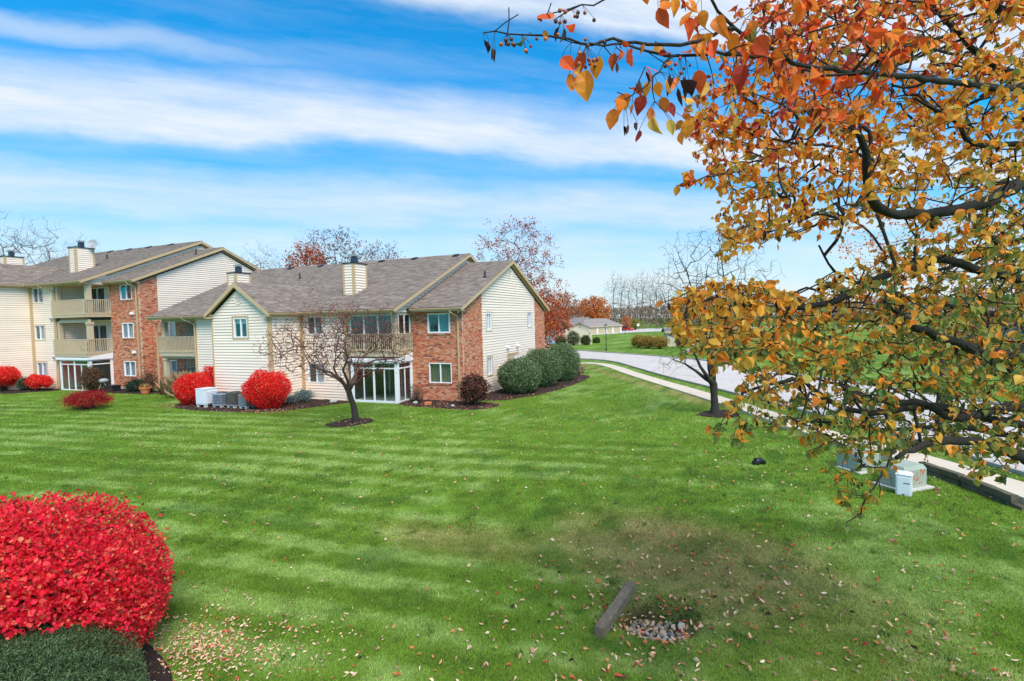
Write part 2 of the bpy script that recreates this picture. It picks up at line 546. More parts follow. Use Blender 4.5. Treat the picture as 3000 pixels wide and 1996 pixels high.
def lawncol(x, y):
    """albedo of the turf: mowing stripes, worn brown patches, darker lush spots"""
    x, y = np.asarray(x, float), np.asarray(y, float)
    wob = 0.5 * (fbm(x * 0.15 + 7, y * 0.15 + 2, 3) - 0.5)
    st = np.tanh(2.2 * np.sin((y - 0.14 * x + wob) * 2 * math.pi / 1.08))
    st2 = np.tanh(2.0 * np.sin((.85 * x + .52 * y + wob) * 2 * math.pi / 1.05))
    near = sstep(y, 22, 15) * sstep(x, 3, -4)
    col2 = np.exp(-((x + 5.0) / 3.2) ** 2 - ((y - 10.8) / 2.6) ** 2)
    f1 = fbm(x * 0.35, y * 0.35, 4)
    f2 = fbm(x * 1.3 + 31, y * 1.3 + 11, 4)
    f3 = fbm(x * 4.5 + 3, y * 4.5 + 8, 3)
    light = 1 + 0.125 * st * near * (0.3 + 1.3 * f1) * (1 - .6 * col2) + 0.11 * st2 * col2 + 0.25 * (f1 - 0.5) + 0.45 * (f2 - 0.5) + .55 * (f3 - .5)
    light = np.clip(light, 0.55, 1.6)[..., None]
    green = np.array([0.124, 0.218, 0.022]) * light
    pale = np.array([0.205, 0.285, 0.080]) * light
    brown = np.array([0.275, 0.215, 0.085]) * light
    pm = np.clip(sstep(.45 * f1 + .4 * f2 + .3 * f3 + 0.10 * st * near, 0.56, 0.80), 0, 0.7)[..., None]
    c = green * (1 - pm) + pale * pm
    b = np.exp(-((x + 0.7) / 2.5) ** 2 - ((y - 9.7 + 0.25 * x) / 1.6) ** 2) * 1.25
    b = b + 0.8 * np.exp(-((x + 5.2) / 2.0) ** 2 - ((y - 9.2) / 0.8) ** 2) + 0.28 * sstep(y, 11, 6) * sstep(x, -4.5, -1)
    path = np.exp(-((0.86 * x + 0.51 * y - 13.0) / 0.5) ** 2) * sstep(y, 22, 28)
    bm = np.clip((b + 0.8 * path) * (0.1 + 1.0 * f2 + .8 * f3) * 1.0 - 0.18, 0, 0.8)[..., None]
    c = c * (1 - bm) + brown * bm
    lush = sstep(fbm(x * 1.3 + 3, y * 1.3 + 50, 4), 0.60, 0.72)[..., None] * 0.5
    return c * (1 - lush) + np.array([0.045, 0.115, 0.016]) * lush


def axis(parts):
    out = []
    for a, b, st in parts:
        out.append(np.arange(a, b, st))
    return np.concatenate(out + [[parts[-1][1]]])


GX = axis([(-700, -120, 20), (-120, -62, 4), (-62, -14, 0.8), (-14, -3, 0.25), (-3, 1.2, 0.1), (1.2, 9, 0.25), (9, 40, 1.2), (40, 120, 6), (120, 700, 20)])
GY = axis([(-60, 2, 3), (2, 6, 0.25), (6, 9.4, 0.1), (9.4, 20, 0.25), (20, 60, 0.8), (60, 160, 4), (160, 1200, 20)])
gx, gy = np.meshgrid(GX, GY, indexing='ij')
gv = np.stack([gx, gy, gz(gx, gy)], -1).reshape(-1, 3)
ni, nj = len(GX), len(GY)
ii, jj = np.meshgrid(np.arange(ni - 1), np.arange(nj - 1), indexing='ij')
gq = np.stack([ii * nj + jj, (ii + 1) * nj + jj, (ii + 1) * nj + jj + 1, ii * nj + jj + 1], -1).reshape(-1, 4)
gc = lawncol(gx, gy).reshape(-1, 3)
rr = np.hypot((gx - HOLLOW[0]) / 0.80, (gy - HOLLOW[1]) / 0.66).reshape(-1)
hs = (sstep(rr, 0.95, 0.6) * np.clip(fbm(gx * 3, gy * 3, 3).reshape(-1) * 2.2 - 0.25, 0.3, 1))[:, None]
gc = gc * (1 - hs) + np.array([0.060, 0.042, 0.026]) * hs
o = link('lawn', npmesh('lawn', gv, [gq], gc, True), M['lawn'], kind='structure')

tr_ = NT(M['asph'].node_tree)
pr_n = [x for x in M['asph'].node_tree.nodes if x.type == 'BSDF_PRINCIPLED'][0]
src = pr_n.inputs['Base Color'].links[0].from_socket
ps = tr_.n('ShaderNodeNewGeometry').outputs['Position']
wz = tr_.n('ShaderNodeTexNoise', ins={0: ps, 'Scale': 0.9, 'Detail': 5.0})
wp = tr_.n('ShaderNodeVectorMath', operation='ADD')
tr_.set(wp, 0, ps); tr_.set(wp, 1, wz.outputs[1])
vo = tr_.n('ShaderNodeTexVoronoi', feature='DISTANCE_TO_EDGE', ins={0: wp.outputs[0], 'Scale': 0.24})
tr_.set(pr_n, 'Base Color', tr_.mix(tr_.m('MULTIPLY', tr_.ss(vo.outputs[0], 0.012, 0.004), 0.6), src, (0.16, 0.15, 0.15, 1)))

# paths given by a centre line: slabs, road and kerbs -------------------------------------------------
def resample(P, step):
    P = np.array(P, float)
    # Catmull-Rom through the points
    Q = np.concatenate([[2 * P[0] - P[1]], P, [2 * P[-1] - P[-2]]])
    out = []
    for i in range(1, len(Q) - 2):
        t = np.linspace(0, 1, 24, endpoint=False)[:, None]
        out.append(0.5 * (2 * Q[i] + (Q[i + 1] - Q[i - 1]) * t + (2 * Q[i - 1] - 5 * Q[i] + 4 * Q[i + 1] - Q[i + 2]) * t ** 2 + (-Q[i - 1] + 3 * Q[i] - 3 * Q[i + 1] + Q[i + 2]) * t ** 3))
    C = np.concatenate(out + [P[-1:]])
    L = np.concatenate([[0], np.cumsum(np.linalg.norm(np.diff(C, axis=0), axis=1))])
    s = np.linspace(0, L[-1], max(2, int(round(L[-1] / step)) + 1))
    return np.stack([np.interp(s, L, C[:, k]) for k in range(P.shape[1])], 1)


def normals2(P):
    T = np.gradient(P, axis=0)
    T /= np.linalg.norm(T, axis=1)[:, None]
    return np.stack([T[:, 1], -T[:, 0]], 1)


walk_line = resample([(9.5, 10.2), (7.6, 13.1), (6.5, 15.3), (5.25, 17.5), (3.3, 20.4), (1.5, 24.2), (-0.85, 28.6), (-3.95, 34.3), (-6.5, 39.2), (-8.6, 43.6), (-10.6, 46.5), (-13.0, 46.9), (-18, 46.9)], 1.25)
wn = normals2(walk_line)
sw = thing('sidewalk', 'x', 'x', (walk_line[0][0], walk_line[0][1], 0.7))
del sw['label'], sw['category']
sw['kind'] = 'structure'
for i in range(len(walk_line) - 1):
    a, b = walk_line[i], walk_line[i + 1]
    d = (b - a) / np.linalg.norm(b - a) * 0.006
    wdt = 0.54
    q = [a + d - wn[i] * wdt, a + d + wn[i] * wdt, b - d + wn[i + 1] * wdt, b - d - wn[i + 1] * wdt]
    zq = [float(gz(*(a if k in (0, 1) else b))) + 0.05 + random.uniform(-.003, .003) for k in range(4)]
    MBd().hexa([(*p, z - 0.16) for p, z in zip(q, zq)] + [(*p, z) for p, z in zip(q, zq)]).build('slab', M['conc'], sw)

road_near = resample([(12.5, 7.0), (8.6, 13.9), (6.9, 17.3), (5.6, 20.6), (2.6, 26.1), (-1.06, 32.6), (-3.83, 37.5), (-6.44, 42.8), (-9.2, 48.2), (-12.0, 51.0), (-16, 52.2), (-24, 53), (-60, 54)], 1.5)
road_far = resample([(24, 12), (17.6, 19.0), (15.4, 22.0), (12.6, 26.5), (8.5, 33.5), (4.0, 41.0), (0.9, 46.5), (-1.9, 51.6), (-5.2, 55.0), (-8.8, 58.4), (-13.0, 61.9), (-19.0, 67.2), (-23.8, 70.2), (-60, 74)], 1.5)
n = 90
def even(P, n):
    L = np.concatenate([[0], np.cumsum(np.linalg.norm(np.diff(P, axis=0), axis=1))])
    s = np.linspace(0, L[-1], n)
    return np.stack([np.interp(s, L, P[:, k]) for k in range(2)], 1)
ra, rb = even(road_near, n), even(road_far, n)
K = 6
rv = np.array([[*(ra[i] * (1 - t) + rb[i] * t), 0] for i in range(n) for t in np.linspace(0, 1, K)])
rv[:, 2] = gz(rv[:, 0], rv[:, 1]) + 0.012 + 0.03 * np.tile(np.sin(np.linspace(0, math.pi, K)), n)
q = np.array([[i * K + k, i * K + k + 1, (i + 1) * K + k + 1, (i + 1) * K + k] for i in range(n - 1) for k in range(K - 1)])
link('road', npmesh('road', rv, [q[:, ::-1]]), M['asph'], kind='structure')
# garage drive on the far left and the far lot behind the garages
for nm, poly in (('driveway', [(-24.5, 69.5), (-20.5, 68), (-27.2, 80), (-29.5, 100), (-36, 130), (-44, 130), (-38, 100), (-33, 80)]),
                 ('parking_lot', [(-34, 133.5), (-29.8, 141), (-25.0, 158), (-14, 176), (-8, 200), (60, 210), (60, 228), (-30, 226), (-46, 176), (-52, 134)])):
    P = np.array(poly)
    me = npmesh(nm, np.c_[P, gz(P[:, 0], P[:, 1]) + 0.05], [np.array([list(range(len(P)))])])
    link(nm, me, M['asph'], kind='structure')
for nm, P, sgn in (('kerb', road_near, -1), ('kerb', road_far, 1)):
    nn = normals2(P)
    mb = MBd()
    for i in range(len(P) - 1):
        a, b = P[i], P[i + 1]
        off = [sgn * nn[i] * 0.15, sgn * nn[i + 1] * 0.15]
        za, zb = gz(*a), gz(*b)
        d = (b - a) / np.linalg.norm(b - a) * 0.002
        qd = [(*(a + d), za), (*(b - d), zb), (*(b - d + off[1]), zb), (*(a + d + off[0]), za)]
        mb.hexa([(x, y, z - 0.1) for x, y, z in qd] + [(x, y, z + 0.115) for x, y, z in qd])
    mb.build(nm, M['kerb'], kind='structure')

# mulch beds
def bed(poly, h=0.05, name='mulch_bed', m='mulch', step=0.35):
    P = resample(np.array(poly + poly[:1], float), step)[:-1]
    c = P.mean(0)
    V, Fq, Ft = [], [], []
    n = len(P)
    for f in (1.0, 0.93, 0.6, 0.3):
        for p in P:
            x, y = c + (p - c) * f
            jx, jy = rng.uniform(-.04, .04, 2) if f < 1 else (0, 0)
            V.append((x + jx, y + jy, gz(x, y) + (0.004 if f == 1 else h + 0.035 * rng.random())))
    V.append((*c, gz(*c) + h))
    for k in range(3):
        Fq += [[k * n + i, k * n + (i + 1) % n, (k + 1) * n + (i + 1) % n, (k + 1) * n + i] for i in range(n)]
    Ft = [[3 * n + i, 3 * n + (i + 1) % n, 4 * n] for i in range(n)]
    return link(name, npmesh(name, V, [np.array(Fq), np.array(Ft)]), M[m], kind='structure')


BEDS = [
    [(-28.9, 20.4), (-28.6, 19.2), (-27.2, 18.5), (-25, 18.35), (-22.8, 18.55), (-21.0, 19.2), (-20.0, 20.6), (-19.3, 22.0), (-18.9, 22.75), (-22.5, 22.7), (-22.7, 20.6), (-27, 20.6)],
    [(-16.2, 23.0), (-15.4, 22.45), (-13.6, 22.3), (-12.0, 22.15), (-10.9, 22.6), (-10.6, 24.0), (-12.6, 24.2), (-15.8, 24.2)],
    [(-12.7, 24.6), (-11.0, 25.4), (-10.2, 26.6), (-9.55, 28.4), (-9.1, 31), (-8.9, 34), (-9.0, 37.0), (-9.8, 38.0), (-12.6, 37.5)],
    [(-16.0, 17.2), (-15.2, 16.9), (-14.5, 17.5), (-14.3, 18.4), (-14.9, 18.95), (-15.7, 18.7)],
    [(-1.1, 23.6), (-0.1, 23.2), (0.75, 23.8), (0.4, 24.8), (-0.5, 24.9)],
    [(-48, 21.8), (-48, 19.6), (-46.4, 19.4), (-45.2, 20.4), (-44.6, 21.8)],
    [(-7.6, 4.5), (-6.9, 4.32), (-6.3, 4.05), (-6.02, 3.6), (-5.95, 2.4), (-8, 1.6), (-9.5, 4)],
    [(-41.6, 22.9), (-41.4, 21.6), (-38.4, 21.6), (-35.3, 21.9), (-34.9, 22.7), (-37.5, 23.3)],
]
for i, b in enumerate(BEDS):
    bed(b, 0.03 if i in (3, 4) else 0.05)

# ------------------------------------------------------------------ houses
BOARD = 0.16
BR_H, BR_L, BR_W = 0.080, 0.205, 0.012
BRICKS = [(0.54, 0.150, 0.070), (0.58, 0.22, 0.115), (0.62, 0.28, 0.165), (0.50, 0.19, 0.105), (0.46, 0.105, 0.055), (0.60, 0.34, 0.22), (0.24, 0.090, 0.065), (0.17, 0.08, 0.065)]
SHING = [(0.215, 0.167, 0.138), (0.245, 0.192, 0.158), (0.180, 0.139, 0.116), (0.275, 0.220, 0.184), (0.205, 0.150, 0.122), (0.230, 0.184, 0.154)]


class Wall:
    """upright wall sheet: origin O (at ground), along U, outward N; s along U, z world height"""

    def __init__(s, bld, O, U, N, s1, z0, ztop, openings=(), name='wall'):
        s.O, s.U, s.N, s.s1, s.z0 = np.array(O, float), np.array(U, float), np.array(N, float), s1, z0
        s.ztop = ztop if callable(ztop) else (lambda q: ztop)
        s.ops = list(openings)
        s.bld = bld
        s.name = name

    def pt(s, a, z, n=0.0):
        p = s.O + s.U * a + s.N * n
        return np.array([p[0], p[1], z])

    def hexa(s, a0, a1, z0, z1, n0, n1, a0t=None, a1t=None):
        """block between depths n0 (back) and n1 (front)"""
        a0t = a0 if a0t is None else a0t
        a1t = a1 if a1t is None else a1t
        return [s.pt(a0, z0, n1), s.pt(a1, z0, n1), s.pt(a1, z0, n0), s.pt(a0, z0, n0), s.pt(a0t, z1, n1), s.pt(a1t, z1, n1), s.pt(a1t, z1, n0), s.pt(a0t, z1, n0)]

    def span(s, z, lo, hi):
        """range of s under the top line at height z"""
        q = np.linspace(lo, hi, 400)
        ok = np.array([s.ztop(a) >= z for a in q])
        return (q[ok][0], q[ok][-1]) if ok.any() else None

    def cells(s, z0, z1, lo, hi):
        """(a0, a1, za, zb) pieces of the band z0..z1 outside the openings"""
        cuts = sorted({z0, z1} | {z for o in s.ops for z in o[2:4] if z0 < z < z1 and o[0] < hi and o[1] > lo})
        for za, zb in zip(cuts[:-1], cuts[1:]):
            zm = (za + zb) / 2
            segs = [(lo, hi)]
            for o in s.ops:
                if o[2] < zm < o[3]:
                    segs = [t for a, b in segs for t in ((a, min(b, o[0])), (max(a, o[1]), b)) if t[1] - t[0] > 0.01]
            for a, b in segs:
                yield a, b, za, zb

    def core(s, m, lo=0, hi=None, n=-0.02, thick=0.10):
        hi = s.s1 if hi is None else hi
        mb = MBd()
        zt = max(s.ztop(a) for a in np.linspace(lo, hi, 50))
        flat = min(s.ztop(a) for a in np.linspace(lo, hi, 50))
        for a, b, za, zb in s.cells(s.z0, flat, lo, hi):
            mb.hexa(s.hexa(a, b, za, zb, n - thick, n))
        if zt > flat + .01:
            zz = np.arange(flat, zt, 0.25)
            for z in zz:
                r0, r1 = s.span(z, lo, hi), s.span(min(z + 0.25, zt - .02), lo, hi)
                if r0 and r1:
                    for a, b, za, zb in s.cells(z, min(z + .25, zt - .02), r0[0], r0[1]):
                        mb.hexa(s.hexa(a, b, za, zb, n - thick, n, max(a, r1[0]) if a == r0[0] else a, min(b, r1[1]) if b == r0[1] else b))
        o = mb.build(s.name, m, s.bld)
        return o

    def boards(s, pcs, lo=0, hi=None, seen=True, tint=1.0, parent=None, z0=None, z1=None):
        hi = s.s1 if hi is None else hi
        par = parent or s.core(M['lap_shade'], lo, hi, n=-0.012)
        z = s.z0 if z0 is None else z0
        zt = max(s.ztop(a) for a in np.linspace(lo, hi, 50))
        if z1 is not None:
            zt = min(zt, z1)
        while z < zt - .02:
            ze = min(z + BOARD, zt)
            r0 = s.span(z + .001, lo, hi)
            r1 = s.span(ze - .012, lo, hi) or r0
            if r0 is None:
                break
            sh = random.uniform(0.955, 1.03) * tint
            for a, b, za, zb in s.cells(z, ze, *r0):
                f0, f1 = (za - z) / BOARD, (zb - z) / BOARD
                nb, nt_ = 0.040 - 0.030 * f0, 0.040 - 0.030 * f1
                za = za + (.015 if f0 == 0 and zb - za > .05 else 0)  # gap bares the backing to draw the lap shadow line
                at_ = max(a, r1[0]) if abs(a - r0[0]) < 1e-6 else a
                bt = min(b, r1[1]) if abs(b - r0[1]) < 1e-6 else b
                if bt - at_ < .02:
                    at_, bt = (a + b) / 2 - .01, (a + b) / 2 + .01
                V = [s.pt(a, za, nb), s.pt(b, za, nb), s.pt(b, za, 0), s.pt(a, za, 0), s.pt(at_, zb, nt_), s.pt(bt, zb, nt_), s.pt(bt, zb, 0), s.pt(at_, zb, 0)]
                pcs.add(V, np.array(SID) * sh, par, seen)
            z = ze
        return par

    def bricks(s, pcs, lo=0, hi=None, seen=True):
        hi = s.s1 if hi is None else hi
        par = s.core(M['mortar'], lo, hi, n=0.0, thick=0.12)
        z, r = s.z0, 0
        zt = max(s.ztop(a) for a in np.linspace(lo, hi, 50))
        while z < zt - .03:
            rg = s.span(z + BR_H * .8, lo, hi)
            if rg is None:
                break
            lo_, hi_ = rg
            a = lo - (0.5 * (r % 2)) * (BR_L + .01)
            while a < hi_:
                a0, a1 = max(a, lo_), min(a + BR_L, hi_)
                a += BR_L + 0.010
                if a1 - a0 < 0.03:
                    continue
                zm = z + BR_H / 2
                segs = [(a0, a1)]
                for o_ in s.ops:
                    if o_[2] < zm < o_[3]:
                        segs = [t for p, q_ in segs for t in ((p, min(q_, o_[0])), (max(p, o_[1]), q_)) if t[1] - t[0] > 0.02]
                for p, q_ in segs:
                    k = rng.choice(len(BRICKS), p=[.21, .22, .18, .15, .09, .09, .04, .02])
                    c = np.array(BRICKS[k]) * rng.uniform(.93, 1.08)
                    pr = BR_W + rng.uniform(-.003, .003)
                    pcs.add(s.hexa(p, q_, z, z + BR_H - .011, -0.001, pr), c, par, seen)
            z += BR_H
            r += 1
        return par

    def trim(s, a0, a1, z0, z1, name='corner_board', m='tan', n1=0.045, n0=0.0):
        return MBd().hexa(s.hexa(a0, a1, z0, z1, n0, n1)).build(name, M[m], s.bld)


CURT = dict(white=(0.62, 0.65, 0.68), teal=(0.10, 0.42, 0.44), green=(0.24, 0.28, 0.17), grey=(0.30, 0.34, 0.38), dark=(0.05, 0.05, 0.055), tan=(0.24, 0.20, 0.11), cream=(0.5, 0.47, 0.38))


def window(wl, a0, a1, z0, z1, left='grey', right='white', casing=None, sill=False, mull=True, fw=0.06, frame='white', panes=2, inset=0.0):
    """sliding window: white frame, two panes, curtains behind, a dark room"""
    mb = MBd()
    nb, nf = -0.09, 0.032 - inset
    for b in ((a0, a1, z0, z0 + fw), (a0, a1, z1 - fw, z1)):
        mb.hexa(wl.hexa(*b, nb, nf))
    for b in ((a0, a0 + fw), (a1 - fw, a1)):
        mb.hexa(wl.hexa(*b, z0 + fw, z1 - fw, nb, nf))
    xs = np.linspace(a0 + fw, a1 - fw, panes + 1)
    wo = mb.build('window', M[frame], wl.bld)
    for k in range(1, panes):
        MBd().hexa(wl.hexa(xs[k] - .025, xs[k] + .025, z0 + fw, z1 - fw, nb, nf - .012)).build('mullion', M[frame], wo)
    for k in range(panes):
        lo, hi = xs[k] + (.025 if k else 0), xs[k + 1] - (.025 if k < panes - 1 else 0)
        MBd().hexa(wl.hexa(lo, hi, z0 + fw, z1 - fw, -0.045, -0.038)).build('pane', M['glass'], wo)
    cols = [left, right] if panes == 2 else [left] * panes
    for k, c in enumerate(cols):
        if c is None:
            continue
        lo, hi = xs[k] + .01, xs[k + 1] - .01
        mb = MBd()
        nsl = 9
        if c in ('white', 'cream', 'green', 'grey'):    # slatted blinds, hung upright
            zs = np.linspace(z0 + fw, z1 - fw, 2)
            xx = np.linspace(lo, hi, nsl + 1)
            for i in range(nsl):
                mb.hexa(wl.hexa(xx[i] + .004, xx[i + 1] - .004, z0 + fw, z1 - fw, -0.13 - .012 * (i % 2), -0.125 - .012 * (i % 2)), CURT[c])
            mb.build('blind', M['curtain'], wo)
        elif c == 'tan':                     # half lowered shade
            zc = z1 - fw - (z1 - z0) * 0.24
            mb.hexa(wl.hexa(lo, hi, zc, z1 - fw, -0.13, -0.125), CURT['white'])
            mb.build('blind', M['curtain'], wo)
            MBd().hexa(wl.hexa(lo, hi, z0 + fw, zc, -0.5, -0.49), CURT['tan']).build('curtain', M['curtain'], wo)
        elif c != 'dark':                    # folded curtain
            xx = np.linspace(lo, hi, 15)
            for i in range(14):
                d0, d1 = (-0.15, -0.12) if i % 2 else (-0.12, -0.15)
                mb.add([wl.pt(xx[i], z0 + fw, d0), wl.pt(xx[i + 1], z0 + fw, d1), wl.pt(xx[i + 1], z1 - fw, d1), wl.pt(xx[i], z1 - fw, d0)], [np.array([[0, 1, 2, 3]])], CURT[c])
            mb.build('curtain', M['curtain'], wo)
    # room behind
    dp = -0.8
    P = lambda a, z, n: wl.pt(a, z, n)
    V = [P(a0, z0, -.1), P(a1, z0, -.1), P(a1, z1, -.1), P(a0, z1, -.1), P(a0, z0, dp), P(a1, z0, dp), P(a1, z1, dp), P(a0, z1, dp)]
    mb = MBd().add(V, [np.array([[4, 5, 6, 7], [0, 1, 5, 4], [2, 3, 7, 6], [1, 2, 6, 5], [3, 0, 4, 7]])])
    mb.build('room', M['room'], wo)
    if casing:
        cw = casing
        mb = MBd()
        mb.hexa(wl.hexa(a0 - cw, a1 + cw, z1 + .002, z1 + cw, 0, .042))
        mb.hexa(wl.hexa(a0 - cw, a1 + cw, z0 - cw, z0 - .002, 0, .042))
        mb.hexa(wl.hexa(a0 - cw, a0 - .002, z0 - .002, z1 + .002, 0, .042))
        mb.hexa(wl.hexa(a1 + .002, a1 + cw, z0 - .002, z1 + .002, 0, .042))
        mb.build('casing', M['tan'], wo)
    if sill:
        mb = MBd()
        nn = int((a1 - a0 + .04) / 0.085)
        xx = np.linspace(a0 - .02, a1 + .02, nn + 1)
        for i in range(nn):
            c = np.array(BRICKS[rng.integers(0, 6)]) * .75
            mb.hexa(wl.hexa(xx[i] + .004, xx[i + 1] - .004, z0 - .10, z0 - .004, 0, .05), c)
        mb.build('sill', M['brick'], wo)
    return wo


def roof_plane(pcs, roof, O, U, Vv, length, rows, lo, hi, seen=True, ex=0.14):
    """shingle courses on a slope; lo(v), hi(v) give the ends of a course at slope distance v"""
    O, U, Vv = (np.array(k, float) for k in (O, U, Vv))
    Vv = Vv / np.linalg.norm(Vv)
    N = np.cross(U, Vv)
    if N[2] < 0:
        N = -N
    for r in range(rows):
        v0, v1 = r * ex, min((r + 1) * ex + .03, length)
        a, e = lo(v0), hi(v0)
        a1_, e1_ = lo(v1), hi(v1)
        x = a - rng.uniform(0, .33)
        while x < e - .02:
            wd = rng.uniform(0.24, 0.40)
            x0, x1 = max(x, a), min(x + wd - .006, e)
            x += wd
            if x1 - x0 < .03:
                continue
            x0t, x1t = max(x0, a1_), min(x1, e1_)
            if x1t <= x0t:
                x0t = x1t = min(max((x0 + x1) / 2, a1_), e1_)
                x1t += .005
            h = rng.uniform(.010, .018)
            c = np.array(SHING[rng.integers(len(SHING))]) * rng.uniform(.88, 1.14)
            b = O + Vv * v0
            t = O + Vv * v1
            V8 = [b + U * x0 + N * .002, b + U * x1 + N * .002, t + U * x1t - N * .004, t + U * x0t - N * .004,
                  b + U * x0 + N * (h + .002), b + U * x1 + N * (h + .002), t + U * x1t + N * .004, t + U * x0t + N * .004]
            pcs.add(V8, c, roof, seen)


def gutter(bld, a, b, name='gutter', m='tan'):
    """K-style gutter along an eave from a to b (top outer edge)"""
    a, b = np.array(a, float), np.array(b, float)
    d = (b - a) / np.linalg.norm(b - a)
    o = np.array([d[1], -d[0], 0])
    prof = [(0, 0), (.11, 0), (.115, -.03), (.075, -.11), (0, -.12)]
    mb = MBd()
    mb.prism([a + o * x + np.array([0, 0, z]) for x, z in prof], b - a)
    return mb.build(name, M[m], bld)


def downspout(bld, pts, name='downspout'):
    mb = MBd()
    P = resample(np.array(pts, float), .5) if False else np.array(pts, float)
    for a, b in zip(P[:-1], P[1:]):
        d = (b - a) / np.linalg.norm(b - a)
        up = (0, 1, 0.01) if abs(d[2]) > .8 else (0, 0, 1)
        mb.bar(a - d * .02, b + d * .02, .085, .065, up)
    return mb.build(name, M['tan'], bld)


SL = 0.425


def build_house(name, label, ox, oy, ze, zb, wing, main_left, brick, gable_wall, chims, lvls, ridge_end, right_seen):
    """one block of flats: long main roof, a lower brick bay at the right end, a gabled wing in front.
    ox: right end of the main front, oy: its plane, ze: soffit height, zb: ground"""
    B = thing(name, label, 'apartment building', (ox, oy + 8, zb), 'two blocks of flats')
    siding, bricks_, shing = Pieces('siding_board', 'siding_run', M['siding']), Pieces('brick', 'brickwork', M['brick']), Pieces('shingle', 'shingle_field', M['shingle'])
    bx0, bx1, by, bye = ox, brick['x1'], oy + 1.45, brick['ye']
    yr = (by + bye) / 2
    top_end = lambda a: ze - .02 + SL * min(a, (bye - by) - a)
    W = {}
    # --- end wall of the brick bay (faces +X); s runs away from the viewer
    yb1, yb2 = brick['b1'] - by, brick['b2'] - by
    ops = [(a, b, c, d) for a, b, c, d in [(o_[0] - by, o_[1] - by, o_[2], o_[3]) for o_ in gable_wall['win']]]
    ew = Wall(B, (bx1, by, 0), (0, 1, 0), (1, 0, 0), bye - by, zb, top_end, ops + gable_wall.get('extra_ops', []), 'end_wall')
    ew.boards(siding, yb1, yb2)
    ew.bricks(bricks_, 0.013, yb1)
    ew.bricks(bricks_, yb2, bye - by)
    for o_, st in zip(ops, gable_wall['style']):
        window(ew, *o_, **st)
    W['end'] = ew
    # --- brick front
    bf = Wall(B, (bx0, by, 0), (1, 0, 0), (0, -1, 0), bx1 - bx0, zb, ze, [(a - bx0, b - bx0, c, d) for a, b, c, d in brick['win']], 'brick_wall')
    bf.bricks(bricks_, 0, bx1 - bx0 + .012)
    for o_, st in zip(bf.ops, brick['style']):
        window(bf, *o_, **st)
    W['brick'] = bf
    # --- main front
    wx0, wx1, wy = wing
    rec = lvls['recess']
    mf = Wall(B, (wx1, oy, 0), (1, 0, 0), (0, -1, 0), rec[0] - wx1, zb, ze, [(a - wx1, b - wx1, c, d) for a, b, c, d in lvls['win']], 'wall')
    mf.boards(siding)
    for o_, st in zip(mf.ops, lvls['style']):
        window(mf, *o_, **st)
    mf.trim(-.0 + .03, .17, zb, ze)
    mf.trim(rec[0] - wx1 - .2, rec[0] - wx1, zb, ze)
    # --- wing: right side, gable front
    ws = Wall(B, (wx1, wy, 0), (0, 1, 0), (1, 0, 0), oy - wy, zb, ze, (), 'wing_side_wall')
    ws.boards(siding)
    ws.trim(0.0, 0.20, zb, ze)
    ws.trim(oy - wy - .17, oy - wy - .046, zb, ze)
    hw = (wx1 - wx0) / 2
    gtop = lambda a: ze + 0.02 + 0.70 * min(a, 2 * hw - a)
    wops = [(a - wx0, b - wx0, c, d) for a, b, c, d in lvls.get('wing_win', [])]
    wf = Wall(B, (wx0, wy, 0), (1, 0, 0), (0, -1, 0), 2 * hw, zb, gtop, wops, 'gable_wall')
    wf.boards(siding)
    for o_ in wops:
        window(wf, *o_, left='tan', right='tan', casing=.11)
    wf.trim(-.045, 0.05, zb, ze)
    wf.trim(2 * hw - .06, 2 * hw + .045, zb, ze)
    wl_ = Wall(B, (wx0, oy, 0), (0, -1, 0), (-1, 0, 0), oy - wy, zb, ze, (), 'wing_side_wall')
    wl_.boards(siding, seen=False)
    # --- gable strip of the main block over the lower bay
    y_ridge = lvls['ridge_y']
    gs_top = lambda a: ze + .05 + SL * min(a, 2 * (y_ridge - oy) - a)
    gs = Wall(B, (ox, oy, 0), (0, 1, 0), (1, 0, 0), 2 * (y_ridge - oy), ze - .02, gs_top, (), 'gable_strip')
    gs.boards(siding, 0.0, 2 * (y_ridge - oy))
    # back walls close the block
    MBd().box(main_left, bx1 - .2, bye - .15, bye - .02, zb, ze).box(main_left, main_left + .12, oy + 1.5, bye - .2, zb, ze).build('back_wall', M['siding'], B)
    # --- roofs
    rt = 0.11
    cs = math.sqrt(1 + SL * SL)
    def slopes(nm, x0, x1, ye0, z0, yrd, pl, seen=True, s=SL):
        """gable roof with the ridge along X: front slope shingled in pieces, back slope as a slab"""
        zr = z0 + s * (yrd - ye0)
        yb = 2 * yrd - ye0
        k = math.sqrt(1 + s * s)
        mb = MBd()
        mb.prism([(x0, ye0, z0 - .004), (x0, yrd, zr - .004), (x0, yrd, zr - rt), (x0, ye0, z0 - rt)], (x1 - x0, 0, 0))
        mb.prism([(x0, yrd + .002, zr - .004), (x0, yb, z0 - .004), (x0, yb, z0 - rt), (x0, yrd + .002, zr - rt)], (x1 - x0, 0, 0))
        rf = mb.build(nm, M['under'], B)
        Ln = (yrd - ye0) * k
        roof_plane(pl, rf, (0, ye0 - .015, z0 - .006), (1, 0, 0), (0, 1, s), Ln, int(Ln / .14), lambda v: x0, lambda v: x1, seen)
        roof_plane(pl, rf, (0, yb + .015, z0 - .006), (1, 0, 0), (0, -1, s), Ln, int(Ln / .3), lambda v: x0, lambda v: x1, False, ex=.3)
        nb = int((x1 - x0) / .3)
        mb = MBd()
        for i in range(nb):
            a, b = x0 + (x1 - x0) * i / nb, x0 + (x1 - x0) * (i + 1) / nb - .005
            mb.prism([(a, yrd - .14, zr - .14 * s + .012), (a, yrd, zr + .026), (a, yrd + .14, zr - .14 * s + .012), (a, yrd, zr - .01)], (b - a, 0, 0), np.array(SHING[rng.integers(6)]) * .95)
